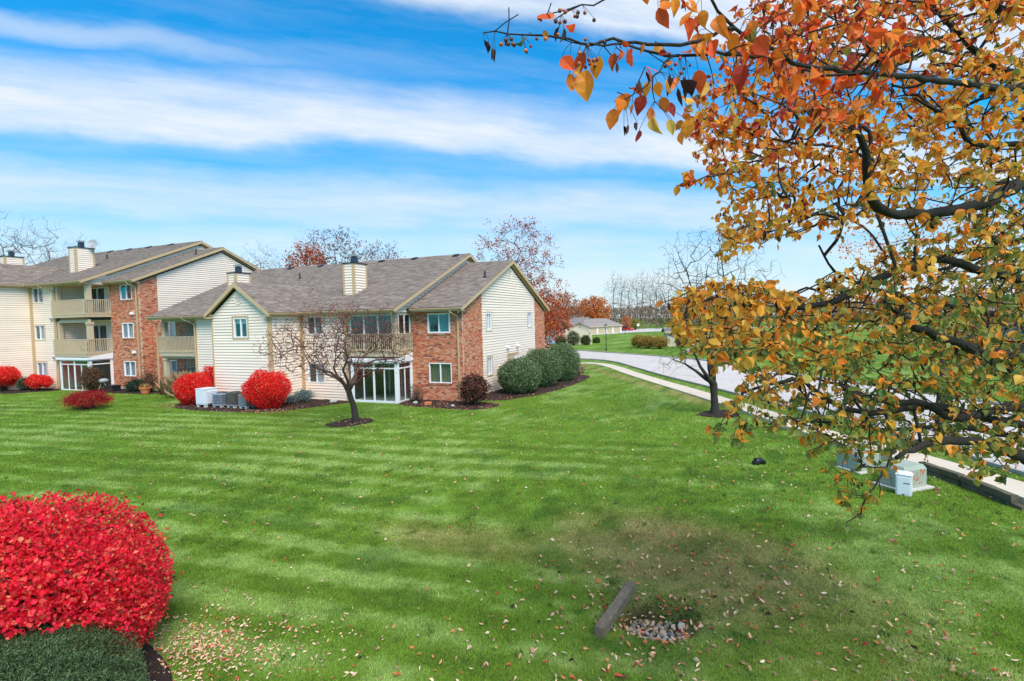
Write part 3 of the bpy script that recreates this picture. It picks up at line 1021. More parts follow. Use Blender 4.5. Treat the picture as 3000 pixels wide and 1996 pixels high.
        mb.build('ridge_cap', M['shingle'], rf)
        return rf, zr, yb
    ze_roof = ze + .19
    main_x0, main_x1 = main_left - .4, ox + .3
    mr, zr_m, yb_m = slopes('main_roof', main_x0, main_x1, oy - .5, ze_roof, y_ridge, shing)
    er, zr_e, yb_e = slopes('bay_roof', ox - .15, bx1 + .3, by - .5, ze_roof, yr, shing)
    # lower roof of the bay at the far end is hidden behind the main roof and left out
    # rake boards (two planks each side, soffit behind)
    def rake(x, ye0, z0, yrd, xin, s=SL, back=True, w_=.20):
        mb = MBd()
        zr = z0 + s * (yrd - ye0)
        for yy in ((ye0, yrd), (2 * yrd - ye0, yrd)) if back else ((ye0, yrd),):
            a, b = (x, yy[0], z0), (x, yy[1], zr)
            mb.prism([(x - .035, yy[0], z0 - .012), (x - .035, yy[1], zr - .012), (x - .035, yy[1], zr - w_ - .012), (x - .035, yy[0], z0 - w_ - .012)], (.04, 0, 0))
        mb.build('rake_board', M['tan'], B)
        mb = MBd()
        for yy in ((ye0, yrd), (2 * yrd - ye0, yrd)) if back else ((ye0, yrd),):
            mb.prism([(xin, yy[0], z0 - rt - .03), (x - .036, yy[0], z0 - rt - .03), (x - .036, yy[1], zr - rt - .03), (xin, yy[1], zr - rt - .03)], (0, 0, .024))
            mb.prism([(xin + .002, yy[0], z0 - rt - .032), (xin + .002, yy[1], zr - rt - .032), (xin + .002, yy[1], zr - rt - .20), (xin + .002, yy[0], z0 - rt - .20)], (.05, 0, 0))
        mb.build('rake_soffit', M['tan'], B)
    rake(main_x1, oy - .5, ze_roof, y_ridge, ox + .03)
    rake(bx1 + .3, by - .5, ze_roof, yr, bx1 + .03)
    # wing roof: ridge along Y, meets the main slope
    wcx = (wx0 + wx1) / 2
    yw = wy - .26
    we0, we1 = wx0 - .30, wx1 + .30
    zwe = ze + .14
    zwr = zwe + .70 * (wcx - we0)
    yv = oy - .5 + (zwr - ze_roof) / SL
    mb = MBd()
    ysft = oy - .5 + .02
    mb.add([(we1, yw, zwe), (we1, ysft, zwe), (wcx, yv, zwr), (wcx, yw, zwr), (we0, yw, zwe), (we0, ysft, zwe),
            (we1, yw, zwe - rt), (wcx, yw, zwr - rt * 1.2), (we0, yw, zwe - rt)],
           [np.array([[0, 1, 2, 3], [3, 2, 5, 4], [0, 3, 7, 6], [3, 4, 8, 7]])])
    wr = mb.build('wing_roof', M['under'], B)
    kk = math.hypot(1, .70)
    Lw = (we1 - wcx) * kk
    hi_f = lambda v: ysft - yw + (yv - ysft) * v / Lw
    roof_plane(shing, wr, (we1 + .012, yw, zwe + .004), (0, 1, 0), (-1, 0, .70), Lw, int(Lw / .14), lambda v: 0.0, hi_f)
    roof_plane(shing, wr, (we0 - .012, yw, zwe + .004), (0, 1, 0), (1, 0, .70), Lw, int(Lw / .14), lambda v: 0.0, hi_f, False)
    nb = int((yv - yw) / .3)
    mb = MBd()
    for i in range(nb):
        a, b = yw + (yv - yw) * i / nb, yw + (yv - yw) * (i + 1) / nb - .005
        mb.prism([(wcx - .14, a, zwr - .085), (wcx, a, zwr + .03), (wcx + .14, a, zwr - .085), (wcx, a, zwr - .02)], (0, b - a, 0), np.array(SHING[rng.integers(6)]))
    mb.build('ridge_cap', M['shingle'], wr)
    mb = MBd()
    for xe in (we0, we1):
        q = [(xe, yw - .036, zwe - .0), (wcx, yw - .036, zwr - .0), (wcx, yw - .036, zwr - .27), (xe, yw - .036, zwe - .22)]
        mb.prism(q, (0, .034, 0))
    mb.build('rake_board', M['tan'], B)
    mb = MBd()
    for xe, sg in ((we0, 1), (we1, -1)):
        mb.prism([(xe, yw, zwe - .15), (wcx, yw, zwr - .15), (wcx, wy - .03, zwr - .15), (xe, wy - .03, zwe - .15)], (0, 0, .02))
        # boxed eave end
        mb.box(min(xe, xe + sg * .42), max(xe, xe + sg * .42), yw + .002, wy - .04, zwe - .24, zwe - .16)
    mb.build('rake_soffit', M['tan'], B)
    # eaves: soffit boards and gutters
    sof = [(wx1 + .03, ox + .26, oy - .48, oy - .03, ze - .03, ze), (ox + .28, bx1 + .26, by - .48, by - .03, ze - .03, ze), (wx1 + .03, we1 - .03, wy + .05, oy - .49, ze - .03, ze)]
    if main_left < wx0:
        sof.append((main_left - .3, wx0 - .03, oy - .48, oy - .03, ze - .03, ze))
    for b_ in sof:
        MBd().box(*b_).build('eave_soffit', M['tan'], B)
    zg = ze_roof - .035
    fb = lambda x0, x1, y: MBd().box(x0, x1, y, y + .03, ze - .03, ze_roof - .02).build('fascia', M['tan'], B)
    fb(we1, ox + .3, oy - .5 + .004)
    fb(ox + .302, bx1 + .3, by - .5 + .004)
    MBd().box(we1 - .03, we1 - .004, yw + .01, oy - .5, ze - .03, zwe - .02).build('fascia', M['tan'], B)
    if main_left < wx0:
        fb(main_left - .4, we0, oy - .5 + .004)
    gutter(B, (we1 + .02, oy - .5, zg), (ox + .3, oy - .5, zg))
    gutter(B, (ox + .305, by - .5, zg), (bx1 + .3, by - .5, zg))
    gutter(B, (we1, yw + .02, zwe - .02), (we1, oy - .49, zwe - .02))
    if main_left < wx0:
        gutter(B, (main_left - .4, oy - .5, zg), (we0 - .02, oy - .5, zg))
    # round louvred vent in the wing gable
    def oval(wl, a, z, rx, rz, m='siding'):
        pts = lambda f, n: [wl.pt(a + rx * f * math.cos(t), z + rz * f * math.sin(t), n) for t in np.linspace(0, 2 * math.pi, 20, endpoint=False)]
        mb = MBd()
        k = 20
        for (f0, n0, f1, n1) in ((1, .0, 1, .06), (1, .06, .8, .06), (.8, .06, .8, .02)):
            V = pts(f0, n0) + pts(f1, n1)
            mb.add(V, [np.array([[i, (i + 1) % k, k + (i + 1) % k, k + i] for i in range(k)])], SID)
        g = mb.build('gable_vent', M['siding'], B)
        for i in range(7):
            zz = z - rz * .72 + i * rz * 1.44 / 6
            h = rx * .8 * math.sqrt(max(0.02, 1 - ((zz - z) / (rz * .8)) ** 2))
            MBd().hexa(wl.hexa(a - h, a + h, zz - .018, zz + .02, .022, .045), np.array(SID) * .9).build('louver', M['siding'], g)
    if lvls.get('vents', True):
        oval(wf, hw, zwr - .92, .28, .31)
        oval(ew, yr - by - .05, zr_e - .86, .30, .36)
    # chimneys
    for (cx0, cx1, cy0, cy1, zt) in chims:
        zf = ze_roof + SL * (cy0 - oy + .5) - .25
        ch = MBd().box(cx0 + .03, cx1 - .03, cy0 + .03, cy1 - .03, zf, zt - .01).build('chimney', M['tan'], B)
        for (O, U, N, ln) in (((cx0, cy0, 0), (1, 0, 0), (0, -1, 0), cx1 - cx0), ((cx1, cy0, 0), (0, 1, 0), (1, 0, 0), cy1 - cy0)):
            cw = Wall(B, O, U, N, ln, zf, zt)
            cw.boards(siding, .0, ln, parent=ch)
        mb = MBd()
        for (x, y) in ((cx1, cy0), (cx0, cy0), (cx1, cy1)):
            mb.box(x - .09 if x == cx1 else x - .04, x + .045 if x == cx1 else x + .09, y - .045 if y == cy0 else y - .09, y + .1 if y == cy0 else y + .045, zf, zt)
        mb.build('corner_board', M['tan'], ch)
        MBd().box(cx0 - .08, cx1 + .08, cy0 - .08, cy1 + .08, zt + .002, zt + .06).build('cap', M['black'], ch)
        fxm, fym = (cx0 + cx1) / 2 - .02, (cy0 + cy1) / 2
        MBd().box(fxm - .15, fxm + .15, fym - .15, fym + .15, zt + .062, zt + .45).build('flue', M['steel'], ch)
        MBd().box(fxm - .21, fxm + .21, fym - .21, fym + .21, zt + .48, zt + .54).box(fxm - .19, fxm + .19, fym - .19, fym + .19, zt + .56, zt + .60).box(fxm - .06, fxm + .06, fym - .06, fym + .06, zt + .45, zt + .56).build('flue_cap', M['grey'], ch)
    # ridge vents and pipes
    for x in lvls['ridge_vents']:
        yv_, zv_ = y_ridge - .35, zr_m - .35 * SL
        MBd().hexa([(x - .2, yv_ - .2, zv_ - .08), (x + .2, yv_ - .2, zv_ - .08), (x + .2, yv_ + .2, zv_ + .09), (x - .2, yv_ + .2, zv_ + .09),
                    (x - .17, yv_ - .17, zv_ + .03), (x + .17, yv_ - .17, zv_ + .03), (x + .17, yv_ + .17, zv_ + .17), (x - .17, yv_ + .17, zv_ + .17)]).build('roof_vent', M['black'], B)
    for x, y, xroof in lvls['pipes']:
        z = (ze_roof + SL * (y - (oy - .5))) if xroof == 'm' else (ze_roof + SL * (y - (by - .5)))
        MBd().tube([(x, y, z - .05), (x, y, z + .38)], [.05, .05], 8).tube([(x, y, z - .03), (x, y, z + .08)], [.16, .06], 10).build('vent_pipe', M['black'], B)
    return B, siding, bricks_, shing, W, dict(mr=mr, zr=zr_m, ze_roof=ze_roof)


def railing(bld, path, z0, z1, name='railing', step=0.125, gap=0.035, m='deck', kick=True):
    """railing along a path of (x, y): rails and one upright after another"""
    P = [np.array(p, float) for p in path]
    mb = MBd()
    for a, b in zip(P[:-1], P[1:]):
        mb.bar((*a, z1 - .03), (*b, z1 - .03), .09, .045)
        mb.bar((*a, z0 + .10), (*b, z0 + .10), .04, .08)
    r = mb.build(name, M[m], bld)
    for a, b in zip(P[:-1], P[1:]):
        L = np.linalg.norm(b - a)
        d = (b - a) / L
        o_ = np.array([d[1], -d[0]])
        k = int(L / step)
        for i in range(k + 1):
            p = a + d * (L * i / k) + o_ * .035
            MBd().bar((*p, z0), (*p, z1 - .055), .038, gap, (d[0], d[1], 0)).build('baluster', M[m], r)
    return r


def sunroom(bld, x0, x1, y0, y1, zb, zt, panes_f, panes_s, seen_side=True):
    """white glazed porch: frame, panes, sloping roof"""
    mb = MBd()
    fz = zt - .30
    def face(P0, P1, nrm, np_, corner):
        P0, P1, nrm = np.array(P0, float), np.array(P1, float), np.array(nrm, float)
        L = np.linalg.norm(P1 - P0)
        d = (P1 - P0) / L
        wl = Wall(bld, (*P0, 0), (*d, 0), (*nrm, 0), L, zb, zt)
        cw = .17
        hx = lambda a, b, z0, z1, n0=-.06, n1=.02: mb.hexa(wl.hexa(a, b, z0, z1, n0, n1))
        hx(0, L, zb, zb + .12)
        hx(0, L, zt - .08, zt)
        hx(cw, L - cw, fz - .07, fz, -.05, .015)
        hx(0, cw, zb + .12, zt - .08)
        hx(L - cw, L, zb + .12, zt - .08)
        xs = np.linspace(cw, L - cw, np_ + 1)
        for i in range(1, np_):
            wdt = .05 if i % 2 == 0 else .028
            hx(xs[i] - wdt, xs[i] + wdt, zb + .12, fz - .07, -.05, .014 if i % 2 == 0 else .0)
            if i % 2 == 0:
                hx(xs[i] - wdt, xs[i] + wdt, fz, zt - .08, -.05, .014)
        return wl, xs, cw, L
    A = face((x0, y0), (x1, y0), (0, -1), panes_f, 0)
    Bf = face((x1, y0), (x1, y1), (1, 0), panes_s, 1)
    so = mb.build('sunroom', M['white'], bld)
    for wl, xs, cw, L in (A, Bf):
        for i in range(len(xs) - 1):
            MBd().hexa(wl.hexa(xs[i] + .02, xs[i + 1] - .02, zb + .12, fz - .07, -.028, -.022)).build('pane', M['glass2'], so)
        MBd().hexa(wl.hexa(cw, L - cw, fz, zt - .08, -.028, -.022)).build('pane', M['glass2'], so)
    # sloping roof with fascia
    MBd().prism([(x1 + .10, y0 - .16, zt + .004), (x1 + .10, y0 - .16, zt + .16), (x1 + .10, y1 - .02, zt + .42), (x1 + .10, y1 - .02, zt + .004)], (x0 - .2 - x1 - .10, 0, 0)).build('sunroom_roof', M['white'], so)
    return so


# ---- the nearer block, on the right of the two
B1, sd1, bk1, sg1, W1, I1 = build_house(
    'apartment_building', 'two storey cream sided block of flats with a brick corner and long brown shingle roof',
    ox=-16.05, oy=22.85, ze=5.50, zb=0.60, wing=(-26.88, -22.60, 20.50), main_left=-35.2,
    brick=dict(x1=-12.86, ye=38.1, b1=26.80, b2=35.80, win=[(-14.98, -13.56, 4.30, 5.40), (-14.96, -13.55, 1.56, 2.66)],
               style=[dict(left='dark', right='teal', sill=True, fw=.085), dict(left='green', right='green', sill=True, fw=.045)]),
    gable_wall=dict(win=[(27.33, 28.08, 4.32, 5.40), (34.33, 35.07, 4.38, 5.40), (27.36, 28.02, 1.66, 2.72), (34.36, 35.07, 1.66, 2.72)],
                    style=[dict(left='grey', right='dark', casing=.06, fw=.09), dict(left='dark', right='grey', casing=.07, fw=.05),
                           dict(left='white', right='grey', casing=.08, fw=.05), dict(left='white', right='grey', casing=.08, fw=.05)],
                    extra_ops=[]),
    chims=[(-20.86, -20.14, 24.58, 25.74, 8.50), (-30.57, -29.90, 24.60, 25.74, 8.47)],
    lvls=dict(recess=(-19.28, -16.05), win=[(-22.16, -21.03, 4.34, 5.39), (-22.2, -21.0, 1.56, 2.68)],
              style=[dict(left='dark', right='grey', fw=.06), dict(left='dark', right='white', fw=.05)],
              wing_win=[(-25.19, -24.13, 4.30, 5.39)], ridge_y=31.30, ridge_vents=[-31.5, -28.45, -26.0, -22.8, -20.0, -16.7], pipes=[(-27.96, 28.3, 'm'), (-13.25, 28.2, 'e')]),
    ridge_end=None, right_seen=True)
# taupe utility door with white meter boxes, lights over it
ew = W1['end']
d0 = 30.37 - 24.3
mb = MBd()
mb.hexa(ew.hexa(d0, d0 + .12, .75, 2.75, .02, .06)).hexa(ew.hexa(d0 + 1.84, d0 + 1.96, .75, 2.75, .02, .06)).hexa(ew.hexa(d0 + .12, d0 + 1.84, 2.62, 2.75, .02, .06))
dr_ = mb.build('utility_door', M['tan'], B1)
MBd().hexa(ew.hexa(d0 + .122, d0 + 1.838, .75, 2.618, .02, .04)).build('door_leaf', M['deck'], dr_)
for a, z in ((.55, 1.9), (.95, 1.92), (1.3, 2.15), (1.62, 2.18), (1.3, 1.75), (1.66, 1.78)):
    MBd().hexa(ew.hexa(d0 + a, d0 + a + .24, z, z + .30, .042, .20)).build('meter_box', M['acwhite'], B1)
for y, z in ((30.4, 3.18), (32.1, 3.21)):
    lt = MBd().hexa(ew.hexa(y - 24.3 - .09, y - 24.3 + .09, z - .05, z + .12, .02, .10)).build('wall_light', M['white'], B1)
    for sg_ in (-1, 1):
        c = ew.pt(y - 24.3 + sg_ * .07, z - .06, .17)
        MBd().ball(c, .07, 8, 5).build('lamp_head', M['white'], lt)
downspout(B1, [(-13.28, 23.76, 5.55), (-13.28, 23.80, 5.42), (-13.06, 24.22, 5.18), (-13.06, 24.235, .9), (-13.06, 24.235, .66), (-12.9, 24.0, .64)])
MBd().hexa(W1['brick'].hexa(2.78, 2.9, .60, .72, .05, .09)).build('splash_end', M['tan'], B1)
# enclosed balcony over the sunroom
YB_ = 22.85
mb = MBd()
mb.box(-19.28, -16.05, YB_ + .02, 25.6, 3.12, 3.30)
mb.box(-19.28, -16.05, YB_ - .02, YB_ + .018, 3.10, 3.36)
mb.box(-16.052, -16.01, YB_ + .02, 24.28, 3.10, 3.36)
bal = mb.build('balcony', M['deck'], B1)
MBd().box(-19.15, -16.30, YB_ + .0, YB_ + .1, 5.40, 5.48).build('beam', M['deck'], bal)
MBd().box(-16.15, -16.05, YB_ + .245, 24.28, 5.40, 5.48).build('beam', M['deck'], bal)
MBd().box(-16.29, -16.05, YB_ + .0, YB_ + .24, 3.36, 5.48).build('post', M['deck'], bal)
MBd().box(-19.28, -19.16, YB_ + .0, YB_ + .2, 3.36, 5.48).build('post', M['deck'], bal)
railing(B1, [(-19.2, YB_ - .03), (-16.02, YB_ - .03), (-16.02, 24.26)], 3.36, 4.36)
# white screens in the balcony opening
bw = Wall(B1, (-19.16, YB_ + .06, 0), (1, 0, 0), (0, -1, 0), 2.87, 3.4, 5.4)
def screen(wl, L, n, z0, z1):
    mb = MBd()
    mb.hexa(wl.hexa(0, L, z0, z0 + .06, -.04, .02)).hexa(wl.hexa(0, L, z1 - .06, z1, -.04, .02))
    xs = np.linspace(.03, L - .03, n + 1)
    for x in xs:
        mb.hexa(wl.hexa(x - .045, x + .045, z0 + .06, z1 - .06, -.04, .018))
    w_ = mb.build('screen_frame', M['white'], B1)
    for i in range(n):
        MBd().hexa(wl.hexa(xs[i] + .045, xs[i + 1] - .045, z0 + .06, z1 - .06, -.012, -.008)).build('pane', M['glass2'], w_)
screen(bw, 2.87, 3, 3.42, 5.40)
screen(Wall(B1, (-16.10, YB_ + .26, 0), (0, 1, 0), (1, 0, 0), 1.17, 3.4, 5.4), 1.17, 2, 3.42, 5.40)
# recess behind balcony and sunroom
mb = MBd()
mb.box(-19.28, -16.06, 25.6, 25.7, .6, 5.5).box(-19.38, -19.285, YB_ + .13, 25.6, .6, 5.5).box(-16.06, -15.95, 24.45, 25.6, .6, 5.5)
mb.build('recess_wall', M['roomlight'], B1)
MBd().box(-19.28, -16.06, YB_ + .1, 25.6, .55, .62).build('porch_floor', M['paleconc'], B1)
rw = Wall(B1, (-19.2, 25.6, 0), (1, 0, 0), (0, -1, 0), 3, .6, 5)
mb = MBd()
for z in (.62, 3.36):
    mb.hexa(rw.hexa(.6, .68, z, z + 2.05, 0, .05)).hexa(rw.hexa(1.5, 1.56, z, z + 2.05, 0, .05)).hexa(rw.hexa(2.4, 2.48, z, z + 2.05, 0, .05)).hexa(rw.hexa(.68, 2.4, z + 1.98, z + 2.05, 0, .05))
mb.build('sliding_door', M['white'], B1)
sunroom(B1, -19.12, -16.05, YB_ - .02, 24.27, .58, 2.80, 4, 2)
# left part: narrow wall, open balcony with post, brick bay behind
lw = Wall(B1, (-31.6, YB_, 0), (1, 0, 0), (0, -1, 0), 4.7, .6, 5.5, (), 'wall')
lw.boards(sd1)
lw.trim(0, .16, .6, 5.5)
bl = Wall(B1, (-38.0, 24.3, 0), (1, 0, 0), (0, -1, 0), 3.35, .6, 5.5, [(-36.9 + 38, -35.55 + 38, 4.28, 5.34), (-36.9 + 38, -35.62 + 38, 1.55, 2.6)], 'brick_wall')
bl.bricks(bk1)
for o_ in bl.ops:
    window(bl, *o_, left='grey', right='white', fw=.05)
rs = Wall(B1, (-34.65, 24.3, 0), (0, 1, 0), (1, 0, 0), 1.8, .6, 5.5, (), 'recess_wall')
rs.boards(sd1)
rb_ = Wall(B1, (-34.65, 26.1, 0), (1, 0, 0), (0, -1, 0), 3.0, .6, 5.5, (), 'recess_wall')
rb_.boards(sd1, seen=False)
MBd().box(-31.75, -31.62, YB_ + .1, 26.1, .6, 5.5).build('recess_wall', M['siding'], B1)
mb = MBd()
mb.box(-35.15, -31.6, YB_ + .0, 26.0, 3.10, 3.28).box(-35.2, -31.62, YB_ - .04, YB_ - .002, 3.02, 3.30)
bal2 = mb.build('balcony', M['deck'], B1)
MBd().box(-35.0, -31.6, YB_ + .1, YB_ + .22, 2.862, 3.09).build('beam', M['deck'], bal2)
MBd().box(-35.0, -31.6, YB_ + .1, YB_ + .22, 5.302, 5.48).build('beam', M['deck'], bal2)
MBd().box(-34.93, -34.66, YB_ + .04, YB_ + .3, 3.30, 5.30).box(-34.97, -34.62, YB_ + .0, YB_ + .34, 5.18, 5.30).build('post', M['deck'], bal2)
MBd().box(-34.93, -34.66, YB_ + .04, YB_ + .3, .6, 2.86).box(-34.97, -34.62, YB_ + .0, YB_ + .34, 2.74, 2.86).build('post', M['deck'], bal2)
railing(B1, [(-35.17, 24.2), (-35.17, YB_ - .05), (-31.64, YB_ - .05)], 3.28, 4.34)
MBd().box(-35.2, -31.6, YB_ + .02, 26.0, .54, .60).build('porch_floor', M['paleconc'], B1)
downspout(B1, [(-35.45, 22.28, 5.52), (-35.42, 22.4, 5.40), (-34.99 - .2, 22.72, 5.2), (-35.19, 22.74, .7)])
downspout(B1, [(-32.05, 22.28, 5.54), (-32.0, 22.4, 5.42), (-31.5, 22.74, 5.12), (-31.5, 22.76, .7)])
for p in (sd1, bk1, sg1):
    p.emit(B1)

# ---- the taller block behind it on the left
B2, sd2, bk2, sg2, W2, I2 = build_house(
    'apartment_building', 'three storey block of flats with stacked balconies, farther left and taller than its neighbour',
    ox=-41.25, oy=21.99, ze=8.18, zb=0.58, wing=(-52.4, -48.13, 19.65), main_left=-60.4,
    brick=dict(x1=-38.07, ye=36.75, b1=24.78, b2=36.6,
               win=[(-40.02, -38.72, 7.00, 8.08), (-40.02, -38.72, 4.25, 5.33), (-40.02, -38.72, 1.50, 2.58)],
               style=[dict(left='dark', right='dark', sill=True, fw=.055), dict(left='grey', right='white', sill=True, fw=.055), dict(left='white', right='white', sill=True, fw=.055)]),
    gable_wall=dict(win=[], style=[]),
    chims=[(-46.36, -45.62, 23.70, 24.95, 11.22), (-56.15, -55.45, 23.70, 24.95, 11.20)],
    lvls=dict(recess=(-45.05, -41.25), win=[(-47.90, -46.56, 7.00, 8.11), (-47.90, -46.56, 4.25, 5.33), (-47.90, -46.56, 1.50, 2.55)],
              style=[dict(left='dark', right='tan', casing=.05, fw=.05), dict(left='dark', right='white', casing=.07, fw=.05), dict(left='grey', right='white', casing=.07, fw=.05)],
              ridge_y=30.6, ridge_vents=[-52.8, -50.1, -47.3, -44.4], pipes=[(-48.3, 27.4, 'm'), (-39.0, 28.6, 'e')], vents=False),
    ridge_end=None, right_seen=True)
YL_ = 21.99
BXL, BXR = -45.02, -41.22
bzs = (3.02, 5.83)
for k, z in enumerate(bzs):
    mb = MBd()
    mb.box(BXL + .05, BXR, YL_ - .22, 24.0, z, z + .18)
    mb.box(BXL, BXR + .02, YL_ - .27, YL_ - .222, z - .02, z + .22)
    mb.box(BXR + .0, BXR + .045, YL_ - .22, 23.42, z - .02, z + .22)
    bo = mb.build('balcony', M['deck'], B2)
    MBd().box(BXL + .23, BXR, YL_ + .0, YL_ + .14, z + 2.422, z + 2.62).build('beam', M['deck'], bo)
    zt_ = z + 2.42
    MBd().box(BXR - .30, BXR - .0, YL_ - .02, YL_ + .28, z + .18, zt_).box(BXR - .34, BXR + .04, YL_ - .06, YL_ + .32, zt_ - .14, zt_ - .002).box(BXR - .32, BXR + .02, YL_ - .04, YL_ + .3, zt_ - .22, zt_ - .18).build('post', M['deck'], bo)
    MBd().box(BXL - .02, BXL + .22, YL_ + .0, YL_ + .25, z + .18, zt_ + .1).build('post', M['deck'], bo)
    railing(B2, [(BXL + .02, YL_ - .26), (BXR + .03, YL_ - .26), (BXR + .03, 23.40)], z + .16, z + 1.24)
    dw = Wall(B2, (BXL, 24.0, 0), (1, 0, 0), (0, -1, 0), 3.8, z, z + 2.6, [(.25, 2.25, z + .2, z + 2.24)], 'recess_wall')
    dw.boards(sd2)
    window(dw, *dw.ops[0], left='dark', right='dark', fw=.06)
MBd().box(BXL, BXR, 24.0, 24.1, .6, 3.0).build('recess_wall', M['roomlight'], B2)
lsw = Wall(B2, (BXL, YL_ + .2, 0), (0, 1, 0), (1, 0, 0), 1.8, .6, 8.15, (), 'recess_wall')
lsw.boards(sd2)
MBd().box(BXL, BXR, YL_ - .1, 24.0, 8.1, 8.17).build('porch_ceiling', M['tan'], B2)
rsw = Wall(B2, (BXR - .02, 24.0, 0), (0, -1, 0), (-1, 0, 0), .56, .6, 8.1, (), 'recess_wall')
rsw.boards(sd2, seen=False)
sunroom(B2, -44.75, -41.24, YL_ - .12, 23.40, .52, 2.78, 4, 1)
MBd().box(-44.9, -41.3, YL_ - .1, 24.0, .45, .56).build('porch_floor', M['paleconc'], B2)
MBd().box(-41.2, -38.0, 23.36, 23.43, .35, .66).box(-38.13, -38.03, 23.44, 25, .35, .66).build('foundation', M['paleconc'], B2)
downspout(B2, [(-38.45, 22.88, 8.2), (-38.40, 23.0, 8.05), (-38.2, 23.36, 7.85), (-38.2, 23.37, .75)])
downspout(B2, [(-45.95, 21.42, 8.2), (-45.9, 21.55, 8.08), (-45.2, 21.90, 7.8), (-45.2, 21.91, .75), (-45.3, 21.7, .7), (-47.0, 20.9, .66)])
for x, z in ((-38.62, 6.0), (-38.6, 3.24)):
    MBd().box(x - .2, x + .02, 23.28, 23.425, z - .09, z + .11).ball((x - .12, 23.28, z - .04), (.09, .07, .06), 8, 5).build('flood_light', M['white'], B2)
for x, z in ((-45.5, 5.75), (-45.4, 2.9)):
    MBd().box(x - .2, x + .1, 21.84, 21.96, z - .05, z + .06).build('flood_light', M['grey'], B2)
# satellite dish on the chimney
mb = MBd()
mb.tube([(-45.6, 24.8, 11.1), (-45.45, 24.8, 11.35), (-45.35, 24.75, 11.5)], .03, 6)
mb.tube([(-45.35, 24.75, 11.45), (-45.0, 24.4, 11.35)], .015, 5)
ds = mb.build('satellite_dish', M['grey'], B2)
V = []
for i, r in enumerate((0.02, .2, .36)):
    for t in np.linspace(0, 2 * math.pi, 12, endpoint=False):
        n_ = np.array([.55, -.75, .35]); n_ /= np.linalg.norm(n_)
        a_ = np.cross(n_, (0, 0, 1)); a_ /= np.linalg.norm(a_); b_ = np.cross(a_, n_)
        V.append(np.array([-45.35, 24.75, 11.55]) + r * (math.cos(t) * a_ + math.sin(t) * b_) + n_ * (r * r * .7))
MBd().add(V, [np.array([[i * 12 + j, i * 12 + (j + 1) % 12, (i + 1) * 12 + (j + 1) % 12, (i + 1) * 12 + j] for i in range(2) for j in range(12)])]).build('dish', M['grey'], ds)
for p in (sd2, bk2, sg2):
    p.emit(B2)

# ------------------------------------------------------------------ foliage helpers
LEAF = np.array([(0, 0, 0), (-.24, .10, .05), (-.41, .34, .10), (-.39, .58, .09), (-.20, .84, .0), (0, 1.08, -.16), (.20, .84, .0), (.39, .58, .09), (.41, .34, .10), (.24, .10, .05), (0, .36, -.02), (0, .72, -.05)])
LEAF_F = [np.array([[0, 10, 1], [0, 9, 10], [1, 10, 2], [9, 8, 10], [4, 11, 5], [11, 6, 5]]), np.array([[2, 10, 11, 3], [10, 8, 7, 11]]), np.array([[3, 11, 4], [11, 7, 6]])]
QUICK = np.array([(0, 0, 0), (-.40, .5, .08), (0, 1, -.05), (.40, .5, .08)])
QUICK_F = [np.array([[0, 3, 2], [0, 2, 1]])]
CURL = np.array([(0, 0, 0), (-.22, .30, .16), (-.20, .62, .22), (0, 1.0, .05), (.20, .62, .22), (.22, .30, .16), (0, .35, -.03), (0, .7, -.02)])
CURL_F = [np.array([[0, 6, 1], [0, 5, 6], [1, 6, 7], [1, 7, 2], [5, 4, 7], [5, 7, 6], [2, 7, 3], [7, 4, 3]])]


def unit(v):
    return v / (np.linalg.norm(v, axis=-1, keepdims=True) + 1e-9)


def frames(d, nrm):
    d = unit(d)
    x = unit(np.cross(d, nrm))
    return x, d, np.cross(x, d)


def leaf_cloud(P, d, nrm, size, width=1.0, shape='quick'):
    """arrays for many leaves: base P, direction d, face normal nrm"""
    T, F = dict(quick=(QUICK, QUICK_F), leaf=(LEAF, LEAF_F), curl=(CURL, CURL_F))[shape]
    x, y, z = frames(d, nrm)
    size = np.broadcast_to(size, (len(P),))[:, None, None]
    width = np.broadcast_to(width, (len(P),))[:, None, None]
    V = P[:, None] + size * (T[None, :, 0:1] * width * x[:, None] + T[None, :, 1:2] * y[:, None] + T[None, :, 2:3] * z[:, None])
    k = len(T)
    if shape != 'quick':      # every leaf cups and bends its own way
        cup = rng.uniform(-.6, 2.4, (len(P), 1, 1))
        bend = rng.normal(0, .22, (len(P), 1, 1))
        tw_ = rng.normal(0, .5, (len(P), 1, 1))
        zz = T[None, :, 2:3] * (cup - 1) + bend * T[None, :, 1:2] ** 2 + tw_ * T[None, :, 0:1] * T[None, :, 1:2]
        V = V + size * zz * z[:, None]
    FF = [(f[None] + k * np.arange(len(P))[:, None, None]).reshape(-1, f.shape[1]) for f in F]
    return V.reshape(-1, 3), FF, k


def add_leaves(name, parent, P, d, nrm, size, col, m='leaf', width=1.0, shape='quick', kind='stuff'):
    V, F, k = leaf_cloud(P, d, nrm, size, width, shape)
    off = root_of(parent) if parent is not None else 0
    me = npmesh(name, V - off, F, np.repeat(col, k, 0))
    return link(name, me, M[m], parent, kind)


def single_leaves(name, parent, idx, P, d, nrm, size, col, m='leaf', width=None, shape='leaf'):
    for i in idx:
        V, F, k = leaf_cloud(P[i:i + 1], d[i:i + 1], nrm[i:i + 1], size[i], 1.0 if width is None else width[i], shape)
        me = npmesh(name, V - P[i], F, np.repeat(col[i:i + 1], k, 0))
        link(name, me, M[m], parent, loc=P[i] - root_of(parent))


def pick(cols, n, p=None, jit=0.15):
    cols = np.array(cols)
    c = cols[rng.choice(len(cols), n, p=p)]
    return c * rng.uniform(1 - jit, 1 + jit, (n, 1)) * rng.uniform(1 - jit / 3, 1 + jit / 3, (n, 3))


